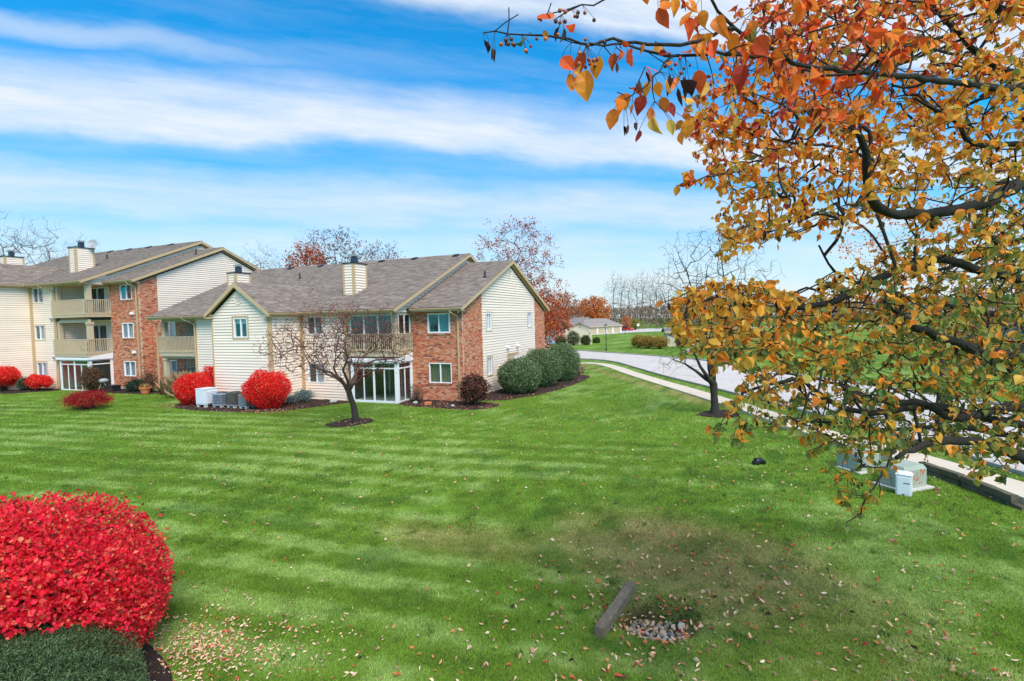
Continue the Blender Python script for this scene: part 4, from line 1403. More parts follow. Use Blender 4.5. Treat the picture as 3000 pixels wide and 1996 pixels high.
class Skel:
    """branch skeleton grown towards target points"""

    def __init__(s, P, parent, r0=None):
        s.P = [np.array(p, float) for p in P]
        s.par = list(parent)
        s.fix = list(r0) if r0 is not None else [None] * len(P)

    def chain(s, pts, start=None, rad=None):
        last = start
        for i, p in enumerate(pts):
            s.P.append(np.array(p, float))
            s.par.append(last if last is not None else -1)
            s.fix.append(None if rad is None else rad[i])
            last = len(s.P) - 1
        return last

    def nearest(s, p):
        return int(np.argmin(((np.array(s.P) - p) ** 2).sum(1)))

    def grow(s, targets, seg=0.25, wig=0.12, sag=0.0, free=None, origin=None):
        """connect every target to the closest node by a wiggly twig"""
        P = np.array(s.P)
        if free is not None:
            P = P.copy()
            P[:free] = 1e6
        order = np.argsort([np.min(((P - t) ** 2).sum(1)) for t in targets])
        buf = np.zeros((len(P) + len(targets) * 14, 3))
        buf[:len(P)] = P
        n = len(P)
        tips = []
        for ti in order:
            t = targets[ti]
            dv = buf[:n] - t
            dist = (dv ** 2).sum(1)
            if origin is not None:      # prefer nodes nearer the root than the target
                dist = dist * (1 + 1.5 * (np.linalg.norm(buf[:n] - origin, axis=1) > np.linalg.norm(t - origin)))
            k = int(np.argmin(dist))
            a = buf[k]
            L = math.sqrt(((a - t) ** 2).sum())
            m_ = min(12, max(1, int(L / seg)))
            side = rng.normal(0, 1, 3)
            prev = k
            for j in range(1, m_ + 1):
                f = j / m_
                q = a * (1 - f) + t * f + side * wig * L * math.sin(f * math.pi) * .6 + rng.normal(0, 1, 3) * wig * L / m_ * .25 * (j < m_)
                q[2] -= sag * L * f * f - sag * L * f if sag else 0
                s.P.append(q); s.par.append(prev); s.fix.append(None)
                buf[n] = q
                prev = n
                n += 1
            tips.append(prev)
        return tips

    def radii(s, tip=0.004, power=2.3, scale=1.0):
        n = len(s.P)
        acc = np.zeros(n)
        kids = np.zeros(n, int)
        for i in range(n):
            if s.par[i] >= 0:
                kids[s.par[i]] += 1
        acc[kids == 0] = tip ** power
        for i in range(n - 1, -1, -1):
            if s.par[i] >= 0:
                acc[s.par[i]] += acc[i]
        r = acc ** (1 / power) * scale
        for i in range(n):
            if s.fix[i] is not None:
                r[i] = s.fix[i]
        return r

    def mesh(s, name, m, parent, r, k_of=lambda r: 7 if r > .04 else (5 if r > .012 else 3), kind=None):
        """tubes: follow the thickest child at each fork"""
        n = len(s.P)
        kids = [[] for _ in range(n)]
        roots = []
        for i in range(n):
            (kids[s.par[i]] if s.par[i] >= 0 else roots).append(i)
        mb = MBd()
        stack = [(i, None) for i in roots]
        while stack:
            i, frm = stack.pop()
            ch = [] if frm is None else [frm]
            while True:
                ch.append(i)
                if not kids[i]:
                    break
                ks = sorted(kids[i], key=lambda q: -r[q])
                for q in ks[1:]:
                    stack.append((q, i))
                i = ks[0]
            if len(ch) < 2:
                continue
            pts = np.array([s.P[q] for q in ch])
            rad = np.array([r[q] for q in ch])
            if frm is not None:
                rad[0] = min(rad[0], rad[1] * 1.25)
            mb.tube(pts, rad, k_of(rad.max()), caps=False)
        return mb.build(name, m, parent, kind, smooth=True)


def ellipsoid_pts(c, r, n, hollow=0.0, flat=None):
    out = []
    while len(out) < n:
        p = rng.uniform(-1, 1, 3)
        d = np.linalg.norm(p)
        if hollow <= d <= 1 and (flat is None or p[2] > flat):
            out.append(p * r + c)
    return np.array(out)


def grow_tree(name, label, cat, base, h_trunk, crown_c, crown_r, n, trunk_r, leaves=None, group=None, bark='bark', seg=.35, tip=.005, wig=.13, lean=(0, 0), hollow=.25, power=2.3, leafm='leafdull', flat=None, twign=0, part='branches'):
    """a tree: trunk, limbs, twigs and (optionally) leaves (per_tip, size, colours, probs)"""
    base = np.array(base, float)
    T = thing(name, label, cat, tuple(base), group)
    sk = Skel([], [])
    top = base + np.array([lean[0], lean[1], h_trunk])
    pts = [base * (1 - f) + top * f + np.array([random.uniform(-.03, .03), random.uniform(-.03, .03), 0]) * (f > 0) for f in np.linspace(0, 1, 5)]
    last = sk.chain(pts, rad=[trunk_r * (1.45 - .6 * min(1, f * 4) + .0) if f < .25 else trunk_r * (.9 - .15 * f) for f in np.linspace(0, 1, 5)])
    nt_ = len(sk.P)
    c = base + np.array(crown_c)
    cl = ellipsoid_pts(c, np.array(crown_r), n, hollow, flat)
    # leader towards the crown
    lead = [top * (1 - f) + (c + np.array([0, 0, crown_r[2] * .35])) * f + rng.normal(0, .04, 3) * crown_r[0] for f in (.35, .7, 1.0)]
    sk.chain(lead, last)
    free = nt_ - 1
    tips = sk.grow(cl, seg, wig, origin=top, free=free)
    if twign:
        tw = []
        for t in tips:
            for _ in range(twign):
                v = unit(sk.P[t] - c) * .7 + rng.normal(0, .38, 3) + np.array([0, 0, .35])
                tw.append(sk.P[t] + unit(v) * rng.uniform(.4, 1.0) * seg * 1.8)
        tips = sk.grow(np.array(tw), seg, wig, free=free)
    r = sk.radii(tip, power)
    r[nt_:] = np.minimum(r[nt_:], trunk_r * .62)
    # trunk object and crown object
    tr = Skel(sk.P[:nt_], sk.par[:nt_])
    tr.mesh('trunk', M[bark], T, r[:nt_], k_of=lambda q: 9)
    sk2 = Skel(sk.P[nt_ - 1:], [-1] + [max(q - (nt_ - 1), 0) for q in sk.par[nt_:]])
    cr_ = sk2.mesh(part, M[bark], T, r[nt_ - 1:])
    if leaves:
        per, size, cols, pr = leaves[:4]
        sel = leaves[4] if len(leaves) > 4 else None
        P = np.repeat(np.array([sk.P[t] for t in tips]), per, 0)
        P = P + rng.normal(0, 1, P.shape) * seg * (.42 if per > 12 else .16) * (.7 if twign else 1)
        if sel is not None:
            P = P[sel(P, c)]
        d = rng.normal(0, 1, P.shape) + np.array([0, 0, -.6])
        add_leaves('crown', T, P, d, rng.normal(0, 1, P.shape) + unit(P - c) * .8, rng.uniform(.7, 1.25, len(P)) * size, pick(cols, len(P), pr), leafm)
    return T


def copy_thing(t, loc, label, scale=1.0, rot=0.0):
    c = t.copy()
    COL.objects.link(c)
    c.location = loc
    c.scale = (scale,) * 3 if np.isscalar(scale) else scale
    c.rotation_euler = (0, 0, rot)
    c['label'] = label
    ROOT[c.name] = np.array(loc, float)
    for ch in list(t.children):
        k = ch.copy()
        COL.objects.link(k)
        k.parent = c
        for g in ch.children:
            q = g.copy()
            COL.objects.link(q)
            q.parent = k
    return c


def on_ground(x, y, dz=0.0):
    return (x, y, float(gz(x, y)) + dz)


def bush(name, label, cat, c, r, n, size, cols, pr, m='leafdull', group=None, core=(0.03, 0.008, 0.006), low=-0.75, taper=0.0, shape='quick', width=.8, up=0.0, lumps=.10, lf=None, single=0, depth=(0.86, 1.02), ncore=0.86, stems=5, sq=2.0, coltop=None, avoid=None):
    """clipped shrub: stems, dark inner twig mass, leaves through its outer shell. c = centre, r = radii"""
    c, r = np.array(c, float), np.array(r, float)
    gzv = float(gz(c[0], c[1]))
    T = thing(name, label, cat, (c[0], c[1], gzv), group)
    u = unit(rng.normal(0, 1, (int(n * 1.6), 3)))
    u = u[u[:, 2] > low][:n]
    # superellipsoid and lumps
    k = (np.abs(u) ** sq).sum(1) ** (-1 / sq)
    ph = rng.uniform(0, 6, 6)
    lump = 1 + lumps * (np.sin(u[:, 0] * 5 + ph[0]) * np.sin(u[:, 1] * 5 + ph[1]) + .6 * np.sin(u[:, 2] * 6 + ph[2] + u[:, 0] * 4))
    f = rng.uniform(*depth, len(u)) * lump * k
    f = np.where(rng.random(len(u)) < .05, f * rng.uniform(1.0, 1.085, len(u)), f)
    hol = vnoise(u[:, 0] * 5 + 40, u[:, 1] * 5 + u[:, 2] * 6 + 90)
    f = f * (1 - .10 * sstep(hol, .62, .85))
    P = c + u * r * f[:, None]
    if taper:
        tz = np.clip((c[2] - P[:, 2]) / r[2], 0, 1)[:, None]
        P[:, :2] = c[:2] + (P[:, :2] - c[:2]) * (1 - taper * tz ** 1.5)
    P = P[P[:, 2] > gzv + .02]
    if avoid is not None:
        P = P[np.linalg.norm((P - avoid[0]) / avoid[1], axis=1) > 1.03]
    nrm = unit((P - c) / r)
    d = rng.normal(0, 1, P.shape) + nrm * .5 + np.array([0, 0, up])
    col = pick(cols, len(P), pr)
    if coltop is not None:     # more leaves take the coltop colours towards the top
        mk = rng.random(len(P)) < coltop[1] * np.clip((P[:, 2] - c[2]) / r[2] * .8 + .2, 0, 1)
        col[mk] = pick(coltop[0], mk.sum(), None)
    sz = rng.uniform(.7, 1.25, len(P)) * size
    nn = nrm * 1.1 + rng.normal(0, .75, P.shape)
    mask = np.ones(len(P), bool)
    if single:
        pr_ = proj(P)
        vis = (pr_[:, 0] > 20) & (pr_[:, 0] < 2980) & (pr_[:, 1] > 0) & (pr_[:, 1] < 1980)
        vis &= ((P - CAM) * nrm).sum(1) < -.2
        idx = np.where(vis)[0]
        idx = idx[np.argsort(-(sz[idx] / pr_[idx, 2]) * (np.linalg.norm((P[idx] - c) / r, axis=1) > .93))][:single]
        single_leaves('leaf', T, idx, P, d, nn, sz, col, m, None, 'leaf')
        mask[idx] = False
    add_leaves('foliage', T, P[mask], d[mask], nn[mask], sz[mask], col[mask], m, width, shape)
    # inner mass of twigs
    nt_ = max(60, int(40 * r.prod() ** .5))
    mb = MBd()
    for i in range(stems * 9):
        v = unit(rng.normal(0, 1, 3) + np.array([0, 0, .5]))
        e = c + v * r * rng.uniform(.6, .93)
        if taper and e[2] < c[2]:
            e[:2] = c[:2] + (e[:2] - c[:2]) * (1 - taper)
        b = np.array([c[0] + rng.normal(0, .12) * r[0], c[1] + rng.normal(0, .12) * r[1], gzv])
        md = (b + e) / 2 + rng.normal(0, .07, 3) * r
        mb.tube([b, md, e], [.018 * r[2] ** .5, .010 * r[2] ** .5, .004], 4, caps=False)
    mb.build('stems', M['bark'], T, kind='stuff')
    if ncore:
        # shaded inner leaves: a second, sparser shell deeper in
        n2 = int(n * .55)
        u = unit(rng.normal(0, 1, (n2, 3)))
        u = u[u[:, 2] > low]
        k = (np.abs(u) ** sq).sum(1) ** (-1 / sq)
        P = c + u * r * (rng.uniform(.55, .86, len(u)) * k)[:, None]
        if taper:
            tz = np.clip((c[2] - P[:, 2]) / r[2], 0, 1)[:, None]
            P[:, :2] = c[:2] + (P[:, :2] - c[:2]) * (1 - taper * tz ** 1.5)
        P = P[P[:, 2] > gzv + .02]
        if avoid is not None:
            P = P[np.linalg.norm((P - avoid[0]) / avoid[1], axis=1) > 1.03]
        add_leaves('inner_foliage', T, P, rng.normal(0, 1, P.shape), unit(P - c) + rng.normal(0, .5, P.shape), rng.uniform(1.0, 1.9, len(P)) * size, pick(cols, len(P), pr), m, width, 'quick')
    return T


RED = [(0.95, 0.024, 0.070), (0.86, 0.016, 0.035), (0.96, 0.060, 0.085), (0.93, 0.13, 0.09), (0.50, 0.010, 0.016), (0.90, 0.34, 0.17)]
REDP = [.34, .26, .18, .09, .09, .04]
# ---- burning bushes
bush('burning_bush', 'huge round scarlet bush filling the lower left corner of the lawn', 'bush', (-8.46, 3.34, 1.28), (1.88, 1.88, 1.52), 40000, .052, RED + [(0.16, 0.03, 0.02)], [.27, .22, .19, .10, .10, .06, .06], 'leaf',
     'scarlet burning bushes', low=-.55, taper=.55, lumps=.04, single=300, depth=(.86, 1.02), stems=12, width=.9, avoid=((-6.81, 2.61, .85), (1.23, 1.23, .95)))
SC = [(0.93, 0.022, 0.025), (0.82, 0.014, 0.018), (0.93, 0.075, 0.04), (0.48, 0.01, 0.01), (0.88, 0.38, 0.2)]
SP = [.4, .27, .17, .09, .07]
bush('burning_bush', 'round scarlet bush right of the air conditioners against the cream gable wall', 'bush', (-22.05, 19.75, 1.55), (1.20, 1.08, 1.0), 13000, .062, SC, SP, 'leaf', 'scarlet burning bushes', taper=.35, low=-.9, stems=8, sq=2.3)
bush('burning_bush', 'wide scarlet bush left of the white air conditioner', 'bush', (-27.35, 19.5, 1.45), (1.02, .9, .90), 10500, .062, SC, SP, 'leaf', 'scarlet burning bushes', taper=.3, low=-.9, stems=8, sq=2.3)
bush('burning_bush', 'scarlet bush tucked behind another against the corner of the gable wall', 'bush', (-27.6, 20.9, 1.75), (.72, .6, .92), 5000, .062, SC, SP, 'leaf', 'scarlet burning bushes', taper=.3)
bush('burning_bush', 'scarlet globe shaped bush at the left edge in front of a cream wall', 'bush', (-48.0, 20.0, 1.65), (1.0, .95, .78), 8000, .07, SC, SP, 'leaf', 'scarlet burning bushes', taper=.35, low=-.8)
bush('burning_bush', 'low flat topped scarlet bush under the lowest left window', 'bush', (-45.75, 21.0, 1.22), (1.4, .58, .52), 6000, .07, SC, SP, 'leaf', 'scarlet burning bushes', taper=.2)
bush('rose_bush', 'dark green spindly bush beside the low flat scarlet bush', 'bush', (-46.7, 20.6, 1.05), (.62, .4, .58), 700, .08, [(0.03, 0.07, 0.035), (0.05, 0.10, 0.05), (0.10, 0.05, 0.03)], [.5, .3, .2], depth=(.5, 1.05))
bush('japanese_maple', 'low spreading crimson weeping maple on the lawn before the three storey block', 'small tree', (-32.4, 17.0, 1.05), (1.45, 1.2, .62), 5200, .065, [(0.42, 0.012, 0.022), (0.55, 0.03, 0.035), (0.26, 0.008, 0.015), (0.6, 0.12, 0.08)], [.45, .3, .18, .07], 'leaf', low=-.5, lumps=.22, depth=(.45, 1.05), width=.45, stems=9)
# ---- green clipped laurels along the end wall
LG = [(0.095, 0.155, 0.060), (0.14, 0.21, 0.085), (0.19, 0.27, 0.13), (0.06, 0.105, 0.04), (0.33, 0.38, 0.22)]
LP = [.34, .26, .17, .15, .08]
for (x, y, h, rx), lab in zip(((-11.05, 27.95, 2.0, 1.28), (-10.75, 30.95, 2.38, 1.32), (-10.3, 33.95, 2.55, 1.30)),
                              ('nearest of the three big green clipped laurels by the end wall', 'middle one of the three big green clipped laurels by the end wall', 'farthest of the three big green clipped laurels by the end wall')):
    bush('laurel_bush', lab, 'bush', (x, y, .62 + h * .47), (rx, 1.38, h * .53), 8500, .105, LG, LP, 'leafdull', 'clipped laurels by the end wall', core=(.02, .03, .015), low=-.9, lumps=.035, width=.55, sq=2.25, taper=.25)
bush('maroon_bush', 'brown and maroon leaved bush at the brick corner', 'bush', (-11.75, 23.35, 1.45), (.86, .75, .85), 2300, .10, [(0.11, 0.03, 0.028), (0.07, 0.02, 0.02), (0.17, 0.08, 0.05), (0.04, 0.05, 0.025), (0.30, 0.16, 0.10), (0.30, 0.06, 0.03)], [.28, .24, .17, .16, .09, .06], 'leafdull', low=-.85, lumps=.15, depth=(.55, 1.04), width=.7)
bush('bare_bush', 'thin brown bush between the glazed porch and the brick wall', 'bush', (-15.2, 23.2, 1.15), (.62, .5, .62), 420, .06, [(0.16, 0.10, 0.06), (0.10, 0.07, 0.045)], [.5, .5], depth=(.3, 1.05), stems=9, ncore=0)
bush('blue_juniper', 'low silvery blue juniper under the lower window of the cream wall', 'bush', (-21.55, 21.75, .98), (.62, .5, .36), 1300, .09, [(0.17, 0.25, 0.24), (0.26, 0.34, 0.33), (0.09, 0.15, 0.13)], [.4, .35, .25], width=.3, up=.5, lumps=.25, depth=(.4, 1.1))
bush('blue_juniper', 'small silvery blue juniper at the foot of the wing corner', 'bush', (-22.0, 21.3, .80), (.40, .34, .24), 700, .08, [(0.17, 0.25, 0.24), (0.26, 0.34, 0.33), (0.09, 0.15, 0.13)], [.4, .35, .25], width=.3, up=.5, lumps=.25, depth=(.4, 1.1))
bush('pink_shrub', 'small pale pinkish brown shrub at the far end of the laurel bed', 'bush', (-10.0, 37.3, 1.0), (.55, .5, .5), 700, .09, [(0.36, 0.24, 0.17), (0.28, 0.17, 0.12), (0.42, 0.31, 0.22)], [.4, .3, .3], depth=(.4, 1.05))
bush('brown_bush', 'tall russet bush in front of the glazed porch of the three storey block', 'bush', (-40.7, 21.65, 1.55), (1.1, .55, .95), 2600, .07, [(0.16, 0.075, 0.04), (0.10, 0.055, 0.03), (0.22, 0.11, 0.05), (0.06, 0.06, 0.03)], [.35, .3, .2, .15], depth=(.35, 1.05), lumps=.2, stems=10)
bush('evergreen_bush', 'dark green bush at the foot of the shaded brick wall', 'bush', (-37.1, 22.4, 1.0), (.85, .6, .5), 1700, .08, [(0.025, 0.05, 0.03), (0.04, 0.075, 0.04), (0.02, 0.035, 0.02)], [.4, .3, .3], depth=(.5, 1.05), lumps=.15)
bush('withered_bush', 'withered brown bush beside the post of the open porch', 'bush', (-35.9, 22.5, 1.35), (.75, .5, .8), 1100, .08, [(0.15, 0.085, 0.05), (0.10, 0.06, 0.04), (0.06, 0.07, 0.035)], [.4, .35, .25], depth=(.3, 1.05), stems=10, ncore=0)
# tall dry ornamental grass in the open porch corner
T = thing('ornamental_grass', 'tall pale dry ornamental grass behind the wide scarlet bush', 'grass clump', on_ground(-31.2, 21.6))
n_ = 900
b = np.c_[rng.normal(-31.2, .30, n_), rng.normal(21.6, .22, n_), np.full(n_, .6)]
dd = np.c_[rng.normal(0, .42, n_), rng.normal(0, .35, n_), np.ones(n_)]
add_leaves('blades', T, b, dd, rng.normal(0, 1, (n_, 3)), rng.uniform(.9, 1.75, n_), pick([(0.42, 0.30, 0.16), (0.5, 0.38, 0.22), (0.30, 0.2, 0.1)], n_), 'leafdull', width=.045)
# dark conifer mound in the corner of the picture
bush('yew_bush', 'dense dark green conifer mound in the bottom left corner', 'bush', (-6.81, 2.61, .85), (1.23, 1.23, .95), 60000, .043, [(0.080, 0.140, 0.058), (0.115, 0.185, 0.078), (0.17, 0.25, 0.11), (0.045, 0.078, 0.035)], [.36, .3, .16, .18], 'leafdull', low=-.6, lumps=.055, width=.30, up=.5, depth=(.86, 1.04), stems=6)

# ------------------------------------------------------------------ small crab apple tree, nearly bare, on the lawn
cb = np.array([-15.02, 18.0, float(gz(-15.0, 18.0))])
CT = thing('crab_apple_tree', 'small nearly bare tree with red leaves leaning over its mulch ring', 'tree', tuple(cb))
sk = Skel([], [])
tp = [at(1044, 1222, 22.35), at(1036, 1190, 22.3), at(1027, 1165, 22.3), at(1022, 1148, 22.25)]
tp[0][2] = cb[2] - .02
j = sk.chain(tp, rad=[.17, .125, .12, .125])
ntr = len(sk.P)
limbs = [
    [(1004, 1118, 22.2), (990, 1105, 22.1), (978, 1080, 22.0), (982, 1055, 21.9), (1000, 1035, 21.8), (1012, 1005, 21.7)],
    [(1002, 1120, 22.3), (985, 1108, 22.5), (960, 1098, 22.6), (930, 1075, 22.8), (905, 1045, 22.9), (888, 1015, 23.0)],
    [(1030, 1128, 22.0), (1048, 1120, 21.8), (1062, 1105, 21.6), (1092, 1086, 21.4), (1130, 1070, 21.3)],
    [(1035, 1125, 22.5), (1045, 1105, 22.8), (1040, 1080, 23.0), (1052, 1050, 23.2), (1090, 1030, 23.4), (1140, 1010, 23.5)],
    [(1020, 1120, 21.9), (1005, 1085, 21.4), (1018, 1050, 21.0), (1010, 1010, 20.7), (1020, 970, 20.6)],
    [(1028, 1120, 22.6), (1055, 1075, 23.2), (1100, 1055, 23.7), (1150, 1052, 24.0), (1185, 1060, 24.2)],
    [(1000, 1112, 21.8), (965, 1090, 21.2), (930, 1080, 20.7), (890, 1085, 20.4)],
]
for L_ in limbs:
    r_ = np.linspace(.062, .016, len(L_))
    sk.chain([at(*p) for p in L_], j, rad=list(r_))
cc = at(1000, 1020, 22.3)
tg = []
while len(tg) < 760:
    p = rng.uniform(-1, 1, 3)
    q = np.array([p[0] * 3.35, p[1] * 2.9, p[2] * 2.0])
    e = (p[0] ** 2 + p[1] ** 2)
    if e < 1 and -0.62 + .3 * e < p[2] < math.sqrt(max(0, 1 - e)) * .92:
        tg.append(cc + q)
tips = sk.grow(np.array(tg), .2, .16, origin=tp[3], free=ntr - 1)
tw = [sk.P[t] + unit(unit(sk.P[t] - cc) * .5 + rng.normal(0, .6, 3) + np.array([0, 0, .25])) * rng.uniform(.2, .6) for t in tips for _ in range(5)]
tips = sk.grow(np.array(tw), .16, .15, free=ntr - 1)
r = sk.radii(.0046, 2.3)
for i in range(ntr, len(r)):
    if sk.fix[i] is None:
        r[i] = min(r[i], .020)
Skel(sk.P[:ntr], sk.par[:ntr]).mesh('trunk', M['bark'], CT, r[:ntr], k_of=lambda q: 9)
Skel(sk.P[ntr - 1:], [-1] + [max(q - (ntr - 1), 0) for q in sk.par[ntr:]]).mesh('branches', M['redtwig'], CT, r[ntr - 1:])
P = np.array([sk.P[t] for t in tips])
P = P[rng.random(len(P)) < np.clip(.12 + .18 * (P[:, 2] - cc[2]) / 1.6, .06, .35)]
P = np.repeat(P, 3, 0) + rng.normal(0, .06, (3 * len(P), 3))
add_leaves('crown', CT, P, rng.normal(0, 1, P.shape) - np.array([0, 0, .6]), rng.normal(0, 1, P.shape), rng.uniform(.04, .075, len(P)), pick([(0.42, 0.035, 0.035), (0.26, 0.03, 0.03), (0.5, 0.12, 0.08), (0.14, 0.04, 0.03)], len(P), [.4, .3, .12, .18]), 'leafdull')

# street tree between walk and lawn: bare twigs, forked trunk
st = np.array([-0.27, 24.1, float(gz(-.27, 24.1))])
ST = thing('street_tree', 'bare forked tree in a mulch ring beside the sidewalk', 'tree', tuple(st))
sk = Skel([], [])
dS = 22.4
j = sk.chain([st + (0, 0, -.02), st + (0.0, 0, .35), st + (-.03, 0, .9), st + (-.05, .02, 1.35)], rad=[.26, .165, .15, .17])
ntr = len(sk.P)
for L_ in ([(2070, 1100, 22.3), (2052, 1075, 22.2), (2036, 1040, 22.1), (2028, 1020, 22.0)], [(2065, 1108, 22.5), (2040, 1088, 22.7), (2005, 1065, 23.0), (1975, 1055, 23.2)],
           [(2078, 1080, 22.4), (2076, 1040, 22.4), (2072, 990, 22.3), (2050, 930, 22.2), (2030, 860, 22.1), (2010, 790, 22)], [(2084, 1080, 22.4), (2092, 1040, 22.5), (2110, 985, 22.6), (2125, 900, 22.7), (2120, 810, 22.8), (2110, 730, 22.8)],
           [(2092, 1085, 22.3), (2112, 1050, 22.0), (2140, 1000, 21.7), (2190, 930, 21.3), (2240, 850, 21)], [(2084, 1085, 22.7), (2086, 1050, 23.2), (2080, 980, 23.6), (2060, 880, 24), (2070, 800, 24.2)]):
    sk.chain([at(*p) for p in L_], j, rad=list(np.linspace(.085, .02, len(L_))))
cc = at(2080, 880, 22.5)
tg = ellipsoid_pts(cc, np.array([2.4, 2.2, 2.9]), 330, .1)
low = np.array([at(rng.uniform(1950, 2060), rng.uniform(1030, 1090), rng.uniform(21.5, 23.5)) for _ in range(16)])
tips = sk.grow(np.concatenate([tg, low]), .3, .07, origin=st + (0, 0, 1.4), free=ntr - 1)
tw = [sk.P[t] + unit(unit(sk.P[t] - cc) * .6 + rng.normal(0, .35, 3) + np.array([0, 0, .5])) * rng.uniform(.3, .8) for t in tips for _ in range(4)]
tips = sk.grow(np.array(tw), .25, .06, free=ntr - 1)
r = sk.radii(.0050, 2.4)
for i in range(ntr, len(r)):
    if sk.fix[i] is None:
        r[i] = min(r[i], .03)
Skel(sk.P[:ntr], sk.par[:ntr]).mesh('trunk', M['bark'], ST, r[:ntr], k_of=lambda q: 9)
Skel(sk.P[ntr - 1:], [-1] + [max(q - (ntr - 1), 0) for q in sk.par[ntr:]]).mesh('branches', M['bark'], ST, r[ntr - 1:])

# ------------------------------------------------------------------ trees beyond the houses
OAK = [(0.46, 0.085, 0.025), (0.52, 0.14, 0.04), (0.30, 0.05, 0.025), (0.16, 0.045, 0.03), (0.55, 0.22, 0.07)]
x0, y0 = -19.2, 48.0
grow_tree('oak_tree', 'tall oak behind the end wall, half bare above and rust red below', 'tree', on_ground(x0, y0), 2.6, (0, 0, 8.2), (4.8, 4.6, 6.0), 420, .28,
          (20, .15, [(0.46, 0.075, 0.025), (0.52, 0.12, 0.035), (0.26, 0.045, 0.03), (0.13, 0.04, 0.035)], [.40, .25, .2, .15], lambda P, c: rng.random(len(P)) < np.clip(.75 - (P[:, 2] - c[2] + 1.4) * .15, .38, .95)), bark='bark', seg=.6, tip=.008, hollow=.2, twign=2)
x0, y0 = -15.0, 52.0
grow_tree('oak_tree', 'lower rust red oak hanging over the driveway right of the tall oak', 'tree', on_ground(-19.6, 57.0), 1.6, (0, 0, 4.1), (3.6, 3.4, 3.4), 200, .22,
          (22, .24, OAK, [.4, .25, .2, .1, .05]), seg=.6, tip=.01, hollow=.3)
PINK = [(0.40, 0.13, 0.07), (0.48, 0.17, 0.08), (0.32, 0.12, 0.08), (0.5, 0.24, 0.13)]
c_ = at(1640, 985, 118)
grow_tree('maple_tree', 'faded orange pink maple farther back beside the driveway', 'tree', on_ground(c_[0], c_[1]), 2.5, (0, 0, 6.0), (6.2, 6, 4.8), 200, .3, (22, .36, PINK, [.35, .3, .2, .15]), seg=.9, tip=.014, bark='twig')
c_ = at(1742, 980, 172)
grow_tree('maple_tree', 'round orange maple glowing behind the long garage', 'tree', on_ground(c_[0], c_[1]), 3, (0, 0, 7.2), (5.4, 5, 4.9), 240, .35, (26, .45, [(0.62, 0.20, 0.04), (0.55, 0.13, 0.03), (0.42, 0.09, 0.03), (0.50, 0.30, 0.07)], [.35, .3, .2, .15]), seg=1.0, tip=.016, hollow=.5)
c_ = at(1835, 975, 185)
grow_tree('maple_tree', 'small orange conical tree past the garage near the red car', 'tree', on_ground(c_[0], c_[1]), .8, (0, 0, 3.1), (1.45, 1.4, 2.3), 70, .12, (14, .4, [(0.62, 0.18, 0.06), (0.55, 0.22, 0.09)], [.5, .5]), seg=.8, tip=.012)
c_ = at(1860, 968, 195)
bush('yellow_shrub', 'yellow green shrub at the far edge of the parking lot', 'bush', (c_[0], c_[1], float(gz(c_[0], c_[1])) + 2.0), (2.0, 1.6, 2.0), 700, .5, [(0.36, 0.30, 0.05), (0.25, 0.24, 0.05)], [.5, .5])
c_ = at(905, 880, 72)
grow_tree('oak_tree', 'orange oak showing over the roof of the two storey block', 'tree', on_ground(c_[0], c_[1]), 7, (0, 0, 12.2), (3.1, 2.9, 3.9), 190, .3, (18, .24, OAK, [.4, .25, .2, .1, .05]), seg=.8, tip=.01)
BR_ = [(0.20, 0.06, 0.04), (0.12, 0.045, 0.035)]
c_ = at(985, 880, 76)
grow_tree('oak_tree', 'bare oak with dry brown leaves right of the orange one over the roof', 'tree', on_ground(c_[0], c_[1]), 7, (0, 0, 13.2), (4.4, 4.4, 4.9), 210, .25, (4, .20, BR_, [.5, .5]), seg=.8, tip=.008, twign=3)
c_ = at(1115, 880, 80)
grow_tree('oak_tree', 'bare oak tips behind the ridge right of the chimney', 'tree', on_ground(c_[0], c_[1]), 7, (0, 0, 12.4), (4.2, 4, 4.3), 170, .25, (3, .20, BR_, [.5, .5]), seg=.8, tip=.008, twign=3)

bare = grow_tree('bare_tree', 'bare grey tree far behind the roofs at the left edge', 'tree', on_ground(-112, 46), 3.5, (0, 0, 9.5), (5.2, 5.2, 6.4), 240, .24, None, 'bare trees on the skyline', bark='twig', seg=.7, tip=.0085, twign=5, wig=.06, hollow=.1)
bare2 = grow_tree('bare_tree', 'bare tree left of the first chimney', 'tree', on_ground(-96, 60), 4.0, (0.5, 0, 8.2), (4.2, 4.2, 5.2), 220, .22, None, 'bare trees on the skyline', bark='twig', seg=.7, tip=.0085, twign=5, wig=.06, hollow=.1)
spots = [(5, 650, 92, 'wispy bare tree behind the chimney at the far left'), (118, 672, 96, 'bare tree between the two left chimneys'), (215, 735, 100, 'bare twigs just left of the tall chimney'), (255, 720, 112, 'bare twigs just behind the tall chimney'),
         (800, 742, 100, 'bare pale tree in the gap between the two roofs'), (745, 735, 108, 'bare treetop where the tall gable slopes down'), (930, 690, 105, 'thin pale bare treetop beside the orange oak'), (1120, 735, 110, 'thin bare treetop behind the middle of the long roof')]
for i, (u, v, d, lab) in enumerate(spots):
    p = at(u, v, d)
    g = on_ground(p[0], p[1])
    t_ = (bare, bare2)[i % 2]
    copy_thing(t_, g, lab, (p[2] - g[2]) / (15.3, 12.9)[i % 2], i * 1.3)
